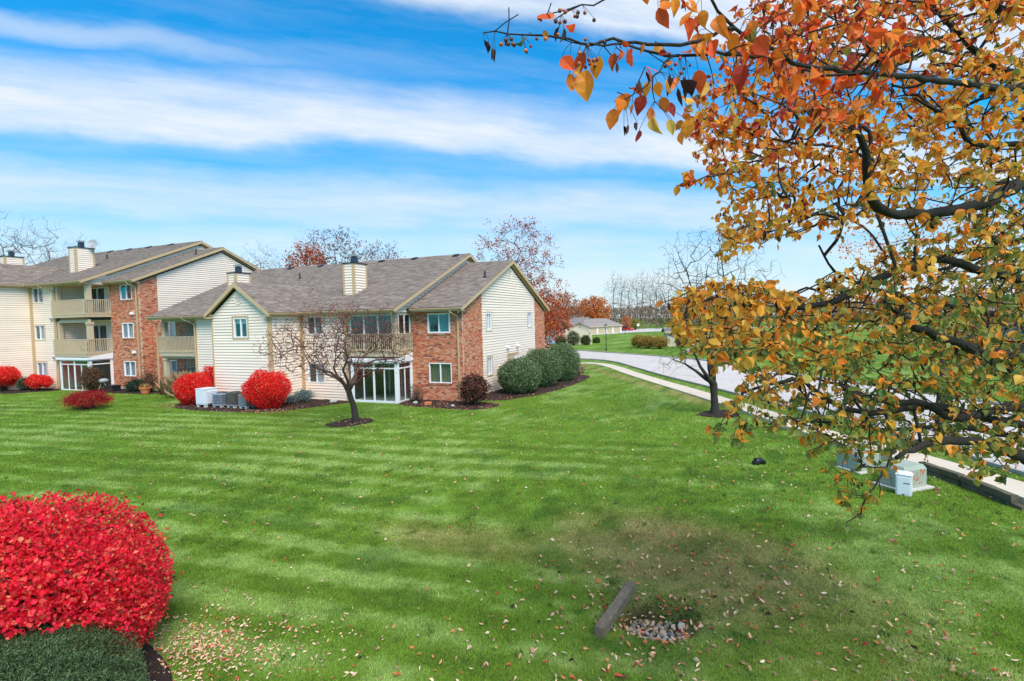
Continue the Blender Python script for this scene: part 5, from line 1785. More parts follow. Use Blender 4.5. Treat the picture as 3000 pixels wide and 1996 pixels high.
# far wood on the right: trunks one can tell apart, in front of a grey brown mass
wood = grow_tree('bare_tree', 'tallest bare tree of the far wood, right of the round orange maple', 'tree', on_ground(*at(1800, 968, 215)[:2]), 7, (0, 0, 14), (4.5, 4.5, 9.5), 170, .30, None, 'bare trees of the far wood', bark='palebark', seg=1.3, tip=.016, twign=4, wig=.06, hollow=.05)
WL = ['slender bare tree just left of the small orange tree', 'bare tree directly behind the small orange tree', 'bare tree right of the yellow green shrub', 'pale bare trunk above the golden shrubs', 'bare tree between two pale trunks of the far wood', 'bare tree seen past the tip of the golden branch', 'bare tree of the far wood behind the street tree', 'leaning bare tree at the right end of the far wood', 'tall bare tree beyond the low white shed', 'bare tree over the far white building']
for i, (u, d, sc) in enumerate(((1822, 225, .9), (1842, 210, .85), (1868, 230, 1.05), (1885, 215, 1.1), (1905, 240, 1.0), (1925, 220, .95), (1960, 235, 1.0), (1995, 225, 1.0), (2050, 240, 1.0), (2110, 230, 1.0))):
    p = at(u, 968, d)
    copy_thing(wood, on_ground(p[0], p[1]), WL[i], (sc, sc, sc * random.uniform(.85, 1.1)), i * 2.1)
# undergrowth of the far wood reads as one mass
n_ = 30000
uu = rng.uniform(-1, 1, n_)
base = np.array([at(u, 960, 262) for u in (1200, 3300)])
t_ = rng.random(n_)
P = base[0] * (1 - t_[:, None]) + base[1] * t_[:, None]
P[:, 0] += rng.normal(0, 5, n_); P[:, 1] += rng.uniform(-4, 14, n_)
hh = 7.5 + 5.5 * fbm(t_ * 40, t_ * 3, 3)
P[:, 2] = gz(P[:, 0], P[:, 1]) + hh * rng.random(n_) ** .8
me_cols = [(0.28, 0.195, 0.165), (0.33, 0.235, 0.19), (0.38, 0.20, 0.13), (0.22, 0.17, 0.13), (0.33, 0.25, 0.14)]
V, F, k = leaf_cloud(P, rng.normal(0, .5, P.shape) + np.array([0, 0, 1.2]), rng.normal(0, 1, P.shape), rng.uniform(.9, 2.6, n_), .22)
o = link('woodland', npmesh('woodland', V, F, np.repeat(pick(me_cols, n_), k, 0)), M['leafdull'], kind='stuff')
# ditto the wood behind the houses, low on the skyline
n_ = 14000
base = np.array([(-190, 70), (-60, 200)])
t_ = rng.random(n_)
P = np.zeros((n_, 3))
P[:, :2] = base[0] * (1 - t_[:, None]) + base[1] * t_[:, None] + rng.normal(0, 6, (n_, 2))
P[:, 2] = gz(P[:, 0], P[:, 1]) + (6 + 4 * fbm(t_ * 30, t_, 3)) * rng.random(n_) ** .8
V, F, k = leaf_cloud(P, rng.normal(0, .5, P.shape) + np.array([0, 0, 1.2]), rng.normal(0, 1, P.shape), rng.uniform(.9, 2.4, n_), .2)
link('woodland', npmesh('woodland', V, F, np.repeat(pick(me_cols, n_), k, 0)), M['leafdull'], kind='stuff')

# ------------------------------------------------------------------ garages and the grounds beyond the road
def garage(label, p0, ax, ln, dp, h, rise, doors, roofcols):
    """long garage: p0 corner, ax unit vector along the front; dp depth (to the left of ax), gable ends"""
    p0, ax = np.array(p0, float), np.array(ax, float)
    ax /= np.linalg.norm(ax)
    dv = np.array([-ax[1], ax[0]])
    g0 = float(gz(*p0)) - .1
    T = thing('garage', label, 'garage', (*(p0 + ax * ln / 2 + dv * dp / 2), g0), 'garages across the road')
    q = lambda a, b, z: (*(p0 + ax * a + dv * b), g0 + z)
    mb = MBd()
    mb.prism([q(0, 0, 0), q(0, dp, 0), q(0, dp, h), q(0, dp / 2, h + rise - .1), q(0, 0, h)], np.array(q(ln, 0, 0)) - np.array(q(0, 0, 0)))
    mb.build('wall', M['garage'], T)
    mb = MBd()
    for s0, s1 in ((-.35, dp / 2), (dp + .35, dp / 2)):
        for i in range(14):
            f0, f1 = i / 14, (i + 1) / 14
            b0, b1 = s0 + (s1 - s0) * f0, s0 + (s1 - s0) * f1
            z = lambda b: h + .02 + rise * (1 - abs(b - dp / 2) / (dp / 2))
            mb.hexa([q(-.35, b0, z(b0)), q(ln + .35, b0, z(b0)), q(ln + .35, b1, z(b1)), q(-.35, b1, z(b1)),
                     q(-.35, b0, z(b0) + .09), q(ln + .35, b0, z(b0) + .09), q(ln + .35, b1, z(b1) + .06), q(-.35, b1, z(b1) + .06)], np.array(roofcols) * rng.uniform(.85, 1.15))
    mb.build('roof', M['greyroof'], T)
    mb = MBd()
    for b in (-.36, dp + .30):
        z = h + .02 - .35 * rise / (dp / 2)
        mb.hexa([q(-.35, b, z - .18), q(ln + .35, b, z - .18), q(ln + .35, b + .06, z - .18), q(-.35, b + .06, z - .18), q(-.35, b, z + .08), q(ln + .35, b, z + .08), q(ln + .35, b + .06, z + .08), q(-.35, b + .06, z + .08)])
    mb.build('fascia', M['tan'], T, kind='stuff')
    for a0, a1 in doors:
        d_ = MBd().hexa([q(a0, -.02, .05), q(a1, -.02, .05), q(a1, .05, .05), q(a0, .05, .05), q(a0, -.02, 2.1), q(a1, -.02, 2.1), q(a1, .05, 2.1), q(a0, .05, 2.1)]).build('garage_door', M['garagedoor'], T)
        for z in (.55, 1.05, 1.55):
            MBd().hexa([q(a0 + .05, -.05, z), q(a1 - .05, -.05, z), q(a1 - .05, -.022, z), q(a0 + .05, -.022, z), q(a0 + .05, -.05, z + .42), q(a1 - .05, -.05, z + .42), q(a1 - .05, -.022, z + .42), q(a0 + .05, -.022, z + .42)]).build('panel', M['garagedoor'], d_)
        MBd().hexa([q(a1 + .1, -.02, .05), q(a1 + .75, -.02, .05), q(a1 + .75, .03, .05), q(a1 + .1, .03, .05), q(a1 + .1, -.02, 2.2), q(a1 + .75, -.02, 2.2), q(a1 + .75, .03, 2.2), q(a1 + .1, .03, 2.2)]).build('pilaster', M['white'], T)
    return T


ga = at(1627, 1006, 88.5)[:2]
ax_ = np.array([.93, .37])
dvec = np.array([-.37, .93])
garage('near cream garage, gable end towards the road behind three round bushes', ga, dvec, 22, -6.35, 1.95, 1.45, [], (0.30, 0.26, 0.24))
gA, gB = at(1727, 981, 143), at(1821, 974, 160)
a2 = gB[:2] - gA[:2]
Lg = float(np.linalg.norm(a2))
garage('long cream garage farther back with a row of tan doors', gA[:2], a2, Lg, 11, 2.35, 2.1, [(.6, 4.4), (5.6, 10.0), (11.2, 14.6), (15.8, Lg - .9)], (0.28, 0.24, 0.22))
gA, gB = at(1955, 1013, 76), at(2160, 1012, 74)
a2 = gB[:2] - gA[:2]
garage('low white sided shed half hidden by golden shrubs', gA[:2], a2, float(np.linalg.norm(a2)), 6, 2.3, .5, [], (0.26, 0.25, 0.24))
for (u0, u1, v, d, top), lab in zip(((1628, 1659, 1008, 87.5, 985), (1661, 1698, 1007, 87, 971.5), (1703, 1729, 1007, 87, 983), (1738, 1757, 1000, 94, 990)),
                                    ('low round green bush at the left corner of the near garage', 'tallest round bush in the middle of the near garage gable', 'small round bush at the right corner of the near garage', 'tiny dark green bush on the grass right of the near garage')):
    p = at((u0 + u1) / 2, v, d - .6)
    g0 = float(gz(p[0], p[1]))
    zt = at((u0 + u1) / 2, top, d)[2]
    rx = (u1 - u0) / 2 / FPX * d
    h = max(.6, zt - g0)
    bush('round_bush', lab, 'bush', (p[0], p[1], g0 + h * .48), (rx, rx, h * .53), 900, .22, [(0.075, 0.10, 0.035), (0.11, 0.13, 0.05), (0.05, 0.07, 0.028)], [.4, .3, .3], 'leafdull', 'bushes by the near garage', sq=2.4, width=.5)
YG_ = [(0.42, 0.28, 0.045), (0.33, 0.22, 0.04), (0.24, 0.14, 0.035), (0.15, 0.08, 0.03), (0.36, 0.30, 0.08)]
for (u, v, d, w_, h), lab in zip(((1872, 1012, 74, 24, 36), (1898, 1017, 70.5, 26, 38), (1932, 1019, 69, 26, 36), (1998, 1015, 72, 20, 34)),
                                 ('leftmost golden shrub on the lawn across the road', 'golden brown shrub in the middle of the clump across the road', 'golden brown shrub touching the white shed', 'golden shrub right of the white shed wall')):
    p = at(u, v, d)
    g0 = float(gz(p[0], p[1]))
    hh_ = h / FPX * d
    bush('forsythia_bush', lab, 'bush', (p[0], p[1], g0 + hh_ * .5), (w_ / FPX * d, w_ / FPX * d, hh_ * .53), 2600, .16, YG_, [.3, .25, .2, .13, .12], 'leafdull', 'golden shrubs across the road', lumps=.12, depth=(.6, 1.04), width=.5, up=.4, coltop=([(0.45, 0.30, 0.05), (0.40, 0.29, 0.06)], .8))


def lamp_post(label, u, v, d, h):
    p = at(u, v, d)
    b = np.array(on_ground(p[0], p[1]))
    T = thing('lamp_post', label, 'lamp post', tuple(b), 'black lamp posts')
    MBd().tube([b, b + (0, 0, .35), b + (0, 0, .4), b + (0, 0, h - .55)], [.09, .08, .05, .04], 8).build('post', M['black'], T)
    z = h - .55
    ln = MBd().tube([b + (0, 0, z), b + (0, 0, z + .06), b + (0, 0, z + .10)], [.05, .12, .13], 6).tube([b + (0, 0, z + .38), b + (0, 0, z + .42), b + (0, 0, z + .52), b + (0, 0, z + .60)], [.21, .20, .07, .02], 6).build('lantern_frame', M['black'], T)
    MBd().tube([b + (0, 0, z + .102), b + (0, 0, z + .378)], [.11, .17], 6).build('lantern_glass', M['lamp'], ln)
    for k in range(6):
        a = k * math.pi / 3
        c, s_ = math.cos(a), math.sin(a)
        MBd().bar(b + (.115 * c, .115 * s_, z + .1), b + (.178 * c, .178 * s_, z + .38), .02, .02).build('lantern_bar', M['black'], ln)
    MBd().bar(b + (-.22, 0, z - .12), b + (.22, 0, z - .12), .03, .03, ).build('ladder_rest', M['black'], T)


lamp_post('nearer black lamp post on the grass across the road', 1776, 1024, 66.3, 3.5)
lamp_post('farther black lamp post in front of the long garage', 1831, 979, 138, 3.5)
lamp_post('black lamp post by the bare tree beside the near garage', 1700, 990, 112, 3.3)
# red marker post at the kerb
p = np.array(on_ground(-14.2, 51.0))
T = thing('marker_post', 'dark red post with a bright red head by the near kerb', 'post', tuple(p))
MBd().tube([p, p + (0, 0, 1.15)], [.055, .05], 8).build('post', M['darkred'], T)
MBd().bar(p + (-.06, 0, .78), p + (-.06, 0, 1.20), .20, .12, (0, 1, 0)).bar(p + (-.06, 0, 1.2), p + (-.06, 0, 1.3), .12, .10, (0, 1, 0)).build('marker_head', M['red'], T)
p = np.array(on_ground(*at(1621, 1012, 82)[:2]))
T = thing('notice_sign', 'small pale blue sign on a post left of the near garage', 'sign', tuple(p))
MBd().tube([p, p + (0, 0, 1.3)], [.04, .04], 6).build('post', M['grey'], T)
MBd().box(p[0] - .26, p[0] + .26, p[1] - .07, p[1] - .045, p[2] + .55, p[2] + 1.35).build('sign_board', M['blue'], T)
MBd().box(p[0] - .20, p[0] + .20, p[1] - .082, p[1] - .071, p[2] + .95, p[2] + 1.25).build('notice', M['acwhite'], T)
p = np.array(on_ground(*at(1870, 960, 190)[:2]))
T = thing('notice_sign', 'tiny white sign on a post at the edge of the far wood', 'sign', tuple(p))
MBd().tube([p, p + (0, 0, 2.0)], [.08, .08], 6).build('post', M['grey'], T)
MBd().box(p[0] - .4, p[0] + .4, p[1] - .12, p[1] - .085, p[2] + 1.5, p[2] + 2.5).build('sign_board', M['white'], T)


def blob(seed, r, c, n=9, m=7, rough=.22, col=(.4, .4, .4), flat=.7):
    """irregular stone"""
    g = np.random.default_rng(seed)
    mb = MBd().ball((0, 0, 0), 1, n, m, col)
    V = np.concatenate(mb.V)
    ph = g.uniform(0, 6, 9)
    k = 1 + rough * (np.sin(V[:, 0] * 2.3 + ph[0]) * np.cos(V[:, 1] * 2.1 + ph[1]) + .7 * np.sin(V[:, 2] * 3 + ph[2]) + .5 * np.sin(V[:, 0] * 4.7 + V[:, 1] * 3.9 + ph[3]))
    V = V * k[:, None]
    # a few flat breaks
    for _ in range(5):
        nn_ = unit(g.normal(0, 1, 3))
        dd_ = V @ nn_
        lim = g.uniform(.55, .85)
        V = V - np.maximum(dd_ - lim, 0)[:, None] * nn_ * .9
    a = g.uniform(0, 6)
    Rz = np.array([[math.cos(a), -math.sin(a), 0], [math.sin(a), math.cos(a), 0], [0, 0, 1]])
    V = (V * np.array([1, g.uniform(.6, .9), flat])) @ Rz.T * r + np.array(c)
    mb.V = [V]
    return mb


p = np.array(on_ground(*at(2020, 1042, 56.5)[:2]))
tag(blob(5, .55, p + (0, 0, .28), 12, 9, .18, (.42, .36, .33)).build('boulder', M['stone']), 'pale boulder on the grass at the far kerb behind the street tree', 'boulder')


def car(label, loc, rot, paint, L=4.5, name='parked_car'):
    T = thing(name, label, 'car', tuple(loc), 'cars parked on the far lot')
    c, s_ = math.cos(rot), math.sin(rot)
    o3 = np.array(loc, float)
    def tf(P):
        P = np.asarray(P, float)
        return np.stack([P[..., 0] * c - P[..., 1] * s_, P[..., 0] * s_ + P[..., 1] * c, P[..., 2]], -1) + o3
    prof = [(-2.2, .35), (-2.25, .62), (-2.1, .88), (-1.5, .95), (-.95, 1.38), (.35, 1.42), (1.1, .98), (1.95, .84), (2.22, .62), (2.2, .35), (1.75, .28), (-1.7, .28)]
    cols = [0, -.86, -.90, .90, .86]
    mb = MBd()
    n_ = len(prof)
    rings = []
    for y, sh in ((-.78, .96), (-.86, 1), (.86, 1), (.78, .96)):
        rings.append([(x * sh, y * (1 if z < 1 else .84), .28 + (z - .28) * sh) for x, z in prof])
    V = tf(np.array(rings).reshape(-1, 3))
    Fq = [[r * n_ + i, r * n_ + (i + 1) % n_, (r + 1) * n_ + (i + 1) % n_, (r + 1) * n_ + i] for r in range(3) for i in range(n_)]
    mb.add(V, [np.array(Fq)])
    mb.F.setdefault(n_, []).append(np.array([list(range(n_))[::-1]]))
    mb.F.setdefault(n_, []).append(np.array([list(range(3 * n_, 4 * n_))]))
    mb.build('body', M[paint], T)
    for sy in (-1, 1):
        y = sy * .80
        MBd().hexa(tf([(-1.35, y, .97), (.92, y, .99), (.92, y - sy * .1, .99), (-1.35, y - sy * .1, .97), (-.92, y * .93, 1.33), (.30, y * .93, 1.36), (.30, y * .8, 1.36), (-.92, y * .8, 1.33)])).build('side_window', M['carglass'], T)
        for x in (-1.35, 1.38):
            w_ = MBd().tube(tf([(x, sy * .70, .33), (x, sy * .90, .33)]), [.33, .33], 14).build('wheel', M['tyre'], T)
            MBd().tube(tf([(x, sy * .86, .33), (x, sy * .915, .33)]), [.19, .17], 10).build('rim', M['grey'], w_)
        MBd().ball(tf([2.12, sy * .62, .66]), (.10, .14, .08), 8, 5).build('headlight', M['lamp'], T)
        MBd().ball(tf([-2.2, sy * .64, .74]), (.06, .14, .08), 8, 5).build('tail_light', M['red'], T)
    MBd().hexa(tf([(.42, -.66, 1.38), (.42, .66, 1.38), (.38, .66, 1.36), (.38, -.66, 1.36), (1.08, -.74, 1.02), (1.08, .74, 1.02), (1.04, .74, .99), (1.04, -.74, .99)])).build('windscreen', M['carglass'], T)
    MBd().hexa(tf([(-1.0, -.66, 1.36), (-1.0, .66, 1.36), (-.96, .66, 1.33), (-.96, -.66, 1.33), (-1.5, -.74, .99), (-1.5, .74, .99), (-1.46, .74, .96), (-1.46, -.74, .96)])).build('rear_window', M['carglass'], T)
    return T


M['carwhite'] = mat('white_car_paint', (0.7, 0.7, 0.71), 0.3, noise=((4, 0.03),))
p = at(1838, 972, 182)
car('bright red car parked past the end of the long garage', on_ground(p[0], p[1], .06), R(-28), 'red')
p = at(1824, 971, 186)
car('white car parked left of the bright red car', on_ground(p[0], p[1], .06), R(-60), 'carwhite')

# ------------------------------------------------------------------ things round the houses
def ac_unit(label, x, y, w_, d_, h, style):
    g0 = float(gz(x, y)) + .05
    T = thing('air_conditioner', label, 'air conditioner', (x, y, g0), 'air conditioners by the gable wall')
    x0, x1, y0, y1 = x - w_ / 2, x + w_ / 2, y - d_ / 2, y + d_ / 2
    z0, z1 = g0 + .16, g0 + .16 + h
    for bx in (x0 + .02, x1 - .16):
        for by in (y0 + .02, y1 - .16):
            MBd().box(bx, bx + .14, by, by + .14, g0 - .1, z0 - .002).build('foot_block', M['paleconc'], T)
    body = dict(white='acwhite', grey='acdark', brown='acbrown', green='acgreen')[style]
    if style == 'white':
        mb = MBd().box(x0, x1, y0, y1, z0, z1).box(x0 - .015, x1 + .015, y0 - .015, y1 + .015, z1 + .002, z1 + .05)
        mb.build('cabinet', M['acwhite'], T)
        MBd().box(x1 + .001, x1 + .006, y0 + .12, y1 - .08, z0 + .08, z1 - .07).build('grille_back', M['acdark'], T)
        for i in range(9):
            z = z0 + .08 + (h - .2) * i / 8
            MBd().hexa([(x1 + .007, y0 + .10, z), (x1 + .04, y0 + .10, z - .02), (x1 + .04, y1 - .06, z - .02), (x1 + .007, y1 - .06, z),
                        (x1 + .007, y0 + .10, z + .045), (x1 + .04, y0 + .10, z + .02), (x1 + .04, y1 - .06, z + .02), (x1 + .007, y1 - .06, z + .045)]).build('louver', M['acwhite'], T)
        MBd().box(x0 + .05, x1 - .05, y0 - .012, y0 - .001, z0 + .06, z1 - .06).build('front_panel', M['acwhite'], T)
    else:
        MBd().box(x0 + .02, x1 - .02, y0 + .02, y1 - .02, z0, z1 - .06).build('coil', M[body if style != 'green' else 'acdark'], T)
        MBd().box(x0 - .01, x1 + .01, y0 - .01, y1 + .01, z1 - .058, z1).build('top', M['acgrey' if style == 'grey' else ('acbrown' if style == 'brown' else 'acgreen')], T)
        MBd().tube([(x, y, z1 + .002), (x, y, z1 + .03)], [w_ * .40, w_ * .38], 18).build('fan_guard', M['black'], T)
        MBd().box(x0 - .012, x1 + .012, y0 - .012, y1 + .012, z0 - .03, z0 - .002).build('base_pan', M['acgrey'], T)
        cm = M['acgrey' if style == 'grey' else ('acbrown' if style == 'brown' else 'acgreen')]
        if style == 'green':
            for i in range(10):
                z = z0 + .03 + (h - .14) * i / 9
                MBd().box(x0 - .004, x1 + .004, y0 - .006, y1 + .006, z, z + .036).build('louver', cm, T)
        else:
            for i in range(7):
                z = z0 + .01 + (h - .09) * i / 6
                MBd().box(x0 - .002, x1 + .002, y0 - .002, y1 + .002, z, z + .012).build('guard_ring', cm, T)
            for i in range(8):
                xx = x0 + w_ * i / 7
                yy = y0 + d_ * i / 7
                MBd().box(xx - .006, xx + .006, y0 - .008, y0 - .003, z0, z1 - .06).build('guard_bar', cm, T)
                MBd().box(x1 + .003, x1 + .008, yy - .006, yy + .006, z0, z1 - .06).build('guard_bar', cm, T)


ac_unit('tall white louvred air conditioner at the left end of the row', -25.9, 19.2, .72, .72, .80, 'white')
ac_unit('grey caged air conditioner second from the left in the row', -24.9, 19.35, .68, .66, .60, 'grey')
ac_unit('dark brown caged air conditioner third from the left in the row', -24.05, 19.45, .60, .60, .66, 'brown')
ac_unit('grey green slatted air conditioner at the right end of the row', -23.2, 19.45, .56, .56, .60, 'green')
MBd().box(-24.15, -23.92, 20.36, 20.47, 1.55, 1.85).box(-24.06, -24.01, 20.42, 20.47, 1.0, 1.548).build('disconnect_box', M['black'], B1)
MBd().box(-23.5, -23.3, 20.36, 20.47, 1.5, 1.72).box(-23.42, -23.38, 20.42, 20.47, .9, 1.498).build('disconnect_box', M['acwhite'], B1)


def pot(label, x, y, r, h, m, plant):
    g0 = float(gz(x, y)) + .04
    T = thing('flower_pot', label, 'flower pot', (x, y, g0), 'flower pots by the porch post')
    MBd().tube([(x, y, g0), (x, y, g0 + h * .8), (x, y, g0 + h * .8), (x, y, g0 + h), (x, y, g0 + h * .9)], [r * .68, r * .92, r * 1.05, r * 1.06, r * .85], 16).build('pot', M[m], T)
    n_ = 60
    P = np.c_[rng.normal(x, r * .4, n_), rng.normal(y, r * .4, n_), np.full(n_, g0 + h * .9)]
    add_leaves('dry_plant', T, P, rng.normal(0, .5, P.shape) + np.array([0, 0, 1]), rng.normal(0, 1, P.shape), rng.uniform(.15, .4, n_), pick(plant, n_), 'leafdull', .3)


pot('terracotta flower pot left of the porch post', -35.35, 21.9, .34, .42, 'terra', [(0.45, 0.30, 0.12), (0.30, 0.18, 0.08)])
pot('dark red flower pot right of the porch post', -33.7, 22.1, .40, .40, 'darkred', [(0.2, 0.12, 0.08), (0.10, 0.09, 0.05)])
o = MBd().box(-.18, .18, -.10, .10, 0, .12).build('clay_block', M['terra'])
o.location = (-14.2, 22.85, float(gz(-14.2, 22.85)) + .06)
o.rotation_euler = (.12, 0, .35)
tag(o, 'loose orange clay block lying on the mulch below the brick wall', 'block')
for x, y, r_, lab in ((-15.05, 22.95, .13, 'small pale stone beside the orange clay block'), (-19.75, 22.1, .22, 'grey rock in the mulch by the left porch corner'), (-12.6, 22.6, .10, 'little pale stone in the mulch near the maroon bush')):
    p = np.array(on_ground(x, y, .06 + r_ * .3))
    tag(blob(int(x * -7), r_, p, 9, 7, .15, (.48, .46, .43)).build('rock', M['stone']), lab, 'rock')


def adirondack(label, x, y, z, m, rot):
    """slatted garden chair with a reclined back"""
    T = thing('garden_chair', label, 'chair', (x, y, z))
    c, s_ = math.cos(rot), math.sin(rot)
    def tf(P):
        P = np.asarray(P, float)
        return np.stack([x + P[:, 0] * c - P[:, 1] * s_, y + P[:, 0] * s_ + P[:, 1] * c, z + P[:, 2]], 1)
    bar = lambda a, b, w1, w2, nm, up=(0, 0, 1): MBd().bar(*tf([a, b]), w1, w2, up).build(nm, M[m], T)
    for sx in (-.27, .27):
        bar((sx, -.42, 0), (sx, -.42, .55), .06, .04, 'leg', (0, 1, .01))
        bar((sx, -.45, .33), (sx, .42, .08), .04, .10, 'leg')
        bar((sx * 1.12, -.48, .57), (sx * 1.12, .36, .57), .13, .03, 'armrest')
    for i in range(5):
        f = i / 4
        bar((-.27, -.42 + .62 * f, .37 - .16 * f), (.27, -.42 + .62 * f, .37 - .16 * f), .10, .025, 'seat_slat')
    for i in range(5):
        xx = -.22 + .11 * i
        bar((xx, .16, .22), (xx * 1.15, .52, .98 + .07 * (1 - abs(i - 2) / 2)), .095, .025, 'back_slat', (0, 1, -.4))
    bar((-.26, .36, .62), (.26, .36, .62), .05, .05, 'back_rail')


adirondack('teal garden chair on the top balcony of the three storey block', -42.35, 22.75, 6.01, 'teal', R(-75))
adirondack('brown garden chair on the middle balcony of the three storey block', -42.6, 22.6, 3.2, 'darkred', R(40))
# grey kettle barbecue by the brown bush
p = np.array(on_ground(-39.5, 21.75))
T = thing('barbecue_grill', 'grey kettle grill on splayed legs beside the brick wall', 'grill', tuple(p))
MBd().ball(p + (0, 0, .80), (.30, .30, .16), 14, 8).build('kettle', M['grey'], T)
for a in (0, 2.1, 4.2):
    MBd().tube([p + (.12 * math.cos(a), .12 * math.sin(a), .70), p + (.34 * math.cos(a), .34 * math.sin(a), 0)], [.02, .02], 6).build('leg', M['grey'], T)
MBd().bar(p + (-.1, -.32, .86), p + (.1, -.32, .86), .03, .03).build('handle', M['black'], T)
p = np.array(on_ground(-38.9, 22.0))
T = thing('storage_box', 'black lidded box at the foot of the brick wall beside the grill', 'box', tuple(p))
MBd().box(p[0] - .45, p[0] + .4, p[1] - .3, p[1] + .25, p[2], p[2] + .42).build('bin', M['black'], T)
MBd().box(p[0] - .48, p[0] + .43, p[1] - .33, p[1] + .28, p[2] + .422, p[2] + .48).build('lid', M['black'], T)
# open lattice by the porch
T = thing('lattice_rail', 'dark lattice rail standing in the open porch', 'trellis', (-33.3, 23.4, .6))
for z in (1.15, 1.5, 1.85, 2.1):
    MBd().bar((-34.4, 23.35, z - .1), (-32.0, 23.5, z + .12), .05, .04).build('rail', M['black'], T)
for x in np.linspace(-34.3, -32.1, 7):
    MBd().bar((x, 23.42, .6), (x, 23.42, 2.05 + .1 * (x + 34) / 2), .04, .04, (0, 1, .01)).build('slat', M['black'], T)

# ------------------------------------------------------------------ utility boxes and timbers by the walk
def transformer(label, p0, axv, ln, dp, h, rusty):
    p0, axv = np.array(p0, float), np.array(axv, float)
    axv /= np.linalg.norm(axv)
    dv = np.array([-axv[1], axv[0]])
    g0 = .50
    T = thing('transformer_box', label, 'utility box', (*(p0 + axv * ln / 2 + dv * dp / 2), g0), 'green utility boxes by the sidewalk')
    q = lambda a, b, z: (*(p0 + axv * a + dv * b), g0 + z)
    def bx(mb, a0, a1, b0, b1, z0, z1, ta=0, tb=0):
        return mb.hexa([q(a0, b0, z0), q(a1, b0, z0), q(a1, b1, z0), q(a0, b1, z0), q(a0 + ta, b0 + tb, z1), q(a1 - ta, b0 + tb, z1), q(a1 - ta, b1 - tb, z1), q(a0 + ta, b1 - tb, z1)])
    bx(MBd(), -.12, ln + .12, -.12, dp + .12, -.2, .10).build('pad', M['paleconc'], T)
    mb = MBd()
    bx(mb, 0, ln, 0, dp, .101, h - .10)
    bx(mb, 0, ln, 0, dp, h - .098, h, .05, .05)
    mb.build('cabinet', M['padgreen'], T)
    bx(MBd(), .03, ln / 2 - .01, -.014, -.001, .14, h - .14).build('door', M['padgreen'], T)
    bx(MBd(), ln / 2 + .01, ln - .03, -.014, -.001, .14, h - .14).build('door', M['padgreen'], T)
    bx(MBd(), ln / 2 - .04, ln / 2 + .04, -.03, -.016, .35, .45).build('latch', M['grey'], T)
    if rusty:
        for i in range(46):
            b_, z = rng.uniform(.02, dp - .1), .16 + (h - .30) * rng.random() ** (.35 if i % 3 else 3)
            s_ = rng.uniform(.012, .045)
            P = [(b_ + s_ * rng.uniform(.6, 1.3) * math.cos(t), z + s_ * rng.uniform(.5, 1.2) * math.sin(t)) for t in np.linspace(0, 6.28, 7)[:-1]]
            mb = MBd()
            mb.prism([q(ln + .0005, b, zz) for b, zz in P], np.array(q(.0015 + i * 3e-5, 0, 0)) - np.array(q(0, 0, 0)))
            mb.build('rust_spot', M['rust'], T)
    return T


transformer('rust stained green utility box behind the slim white pedestal', (3.72, 15.40), (.37, -.42), .60, .80, .64, False)
rust_T = bpy.data.objects.get('transformer_box')
transformer('plain green utility box half hidden behind leaves, farther along the walk', (3.05, 16.85), (.42, -.55), .70, .75, .62, False)
# rust on the nearer box's right-hand face
def rust(T, a, b, z0, z1, n):
    a, b = np.array(a, float), np.array(b, float)
    d = (b - a) / np.linalg.norm(b - a)
    nrm = np.array([d[1], -d[0]])
    L = np.linalg.norm(b - a)
    for i in range(n):
        s0, z = rng.uniform(.05, L - .05), z0 + (z1 - z0) * (1 - rng.random() ** 2.2)
        r_ = rng.uniform(.010, .036)
        mb = MBd()
        mb.prism([(*(a + d * (s0 + r_ * rng.uniform(.6, 1.3) * math.cos(t)) + nrm * .001), z + r_ * rng.uniform(.6, 1.3) * math.sin(t)) for t in np.linspace(0, 6.28, 8)[:-1]], (*(nrm * (.001 + i * 2e-5)), 0))
        mb.build('rust_spot', M['rust'], T)


ax_t = np.array([.37, -.42]) / np.linalg.norm([.37, -.42])
dv_t = np.array([-ax_t[1], ax_t[0]])
c0 = np.array([3.72, 15.40]) + ax_t * .60
rust(rust_T, c0, c0 + dv_t * .80, .68, 1.02, 46)
# white pedestal
p = np.array([4.05, 14.72, .50])
T = thing('utility_pedestal', 'slim white utility pedestal on the grass before the green boxes', 'utility box', tuple(p))
a_ = R(-20)
ux, uy = np.array([math.cos(a_), math.sin(a_), 0]), np.array([-math.sin(a_), math.cos(a_), 0])
def pbox(mb, x0, x1, y0, y1, z0, z1, t=0):
    g = lambda x, y, z: p + ux * x + uy * y + np.array([0, 0, z])
    return mb.hexa([g(x0, y0, z0), g(x1, y0, z0), g(x1, y1, z0), g(x0, y1, z0), g(x0 + t, y0 + t, z1), g(x1 - t, y0 + t, z1), g(x1 - t, y1 - t, z1), g(x0 + t, y1 - t, z1)])
pbox(MBd(), -.15, .15, -.11, .11, -.1, .56).build('cabinet', M['white'], T)
pbox(MBd(), -.165, .165, -.125, .125, .562, .61, .03).build('cap', M['white'], T)
pbox(MBd(), -.12, .12, -.122, -.111, .05, .50).build('door', M['white'], T)
pbox(MBd(), .0, .12, -.128, -.123, .36, .375).build('label_plate', M['black'], T)
pbox(MBd(), -.03, .02, -.13, -.123, .08, .10).build('latch', M['black'], T)
# black drain cap
p = np.array(on_ground(.98, 16.35))
T = thing('drain_pipe', 'black drain pipe end poking out of the lawn', 'pipe', tuple(p))
MBd().tube([p + (-.06, -.05, .02), p + (-.03, -.03, .13), p + (.05, .03, .12), p + (.16, .08, .02)], [.095, .10, .09, .09], 12).build('elbow', M['black'], T, smooth=True)
MBd().tube([p + (-.075, -.06, .03), p + (-.06, -.05, .05)], [.11, .11], 12).build('rim', M['black'], T)


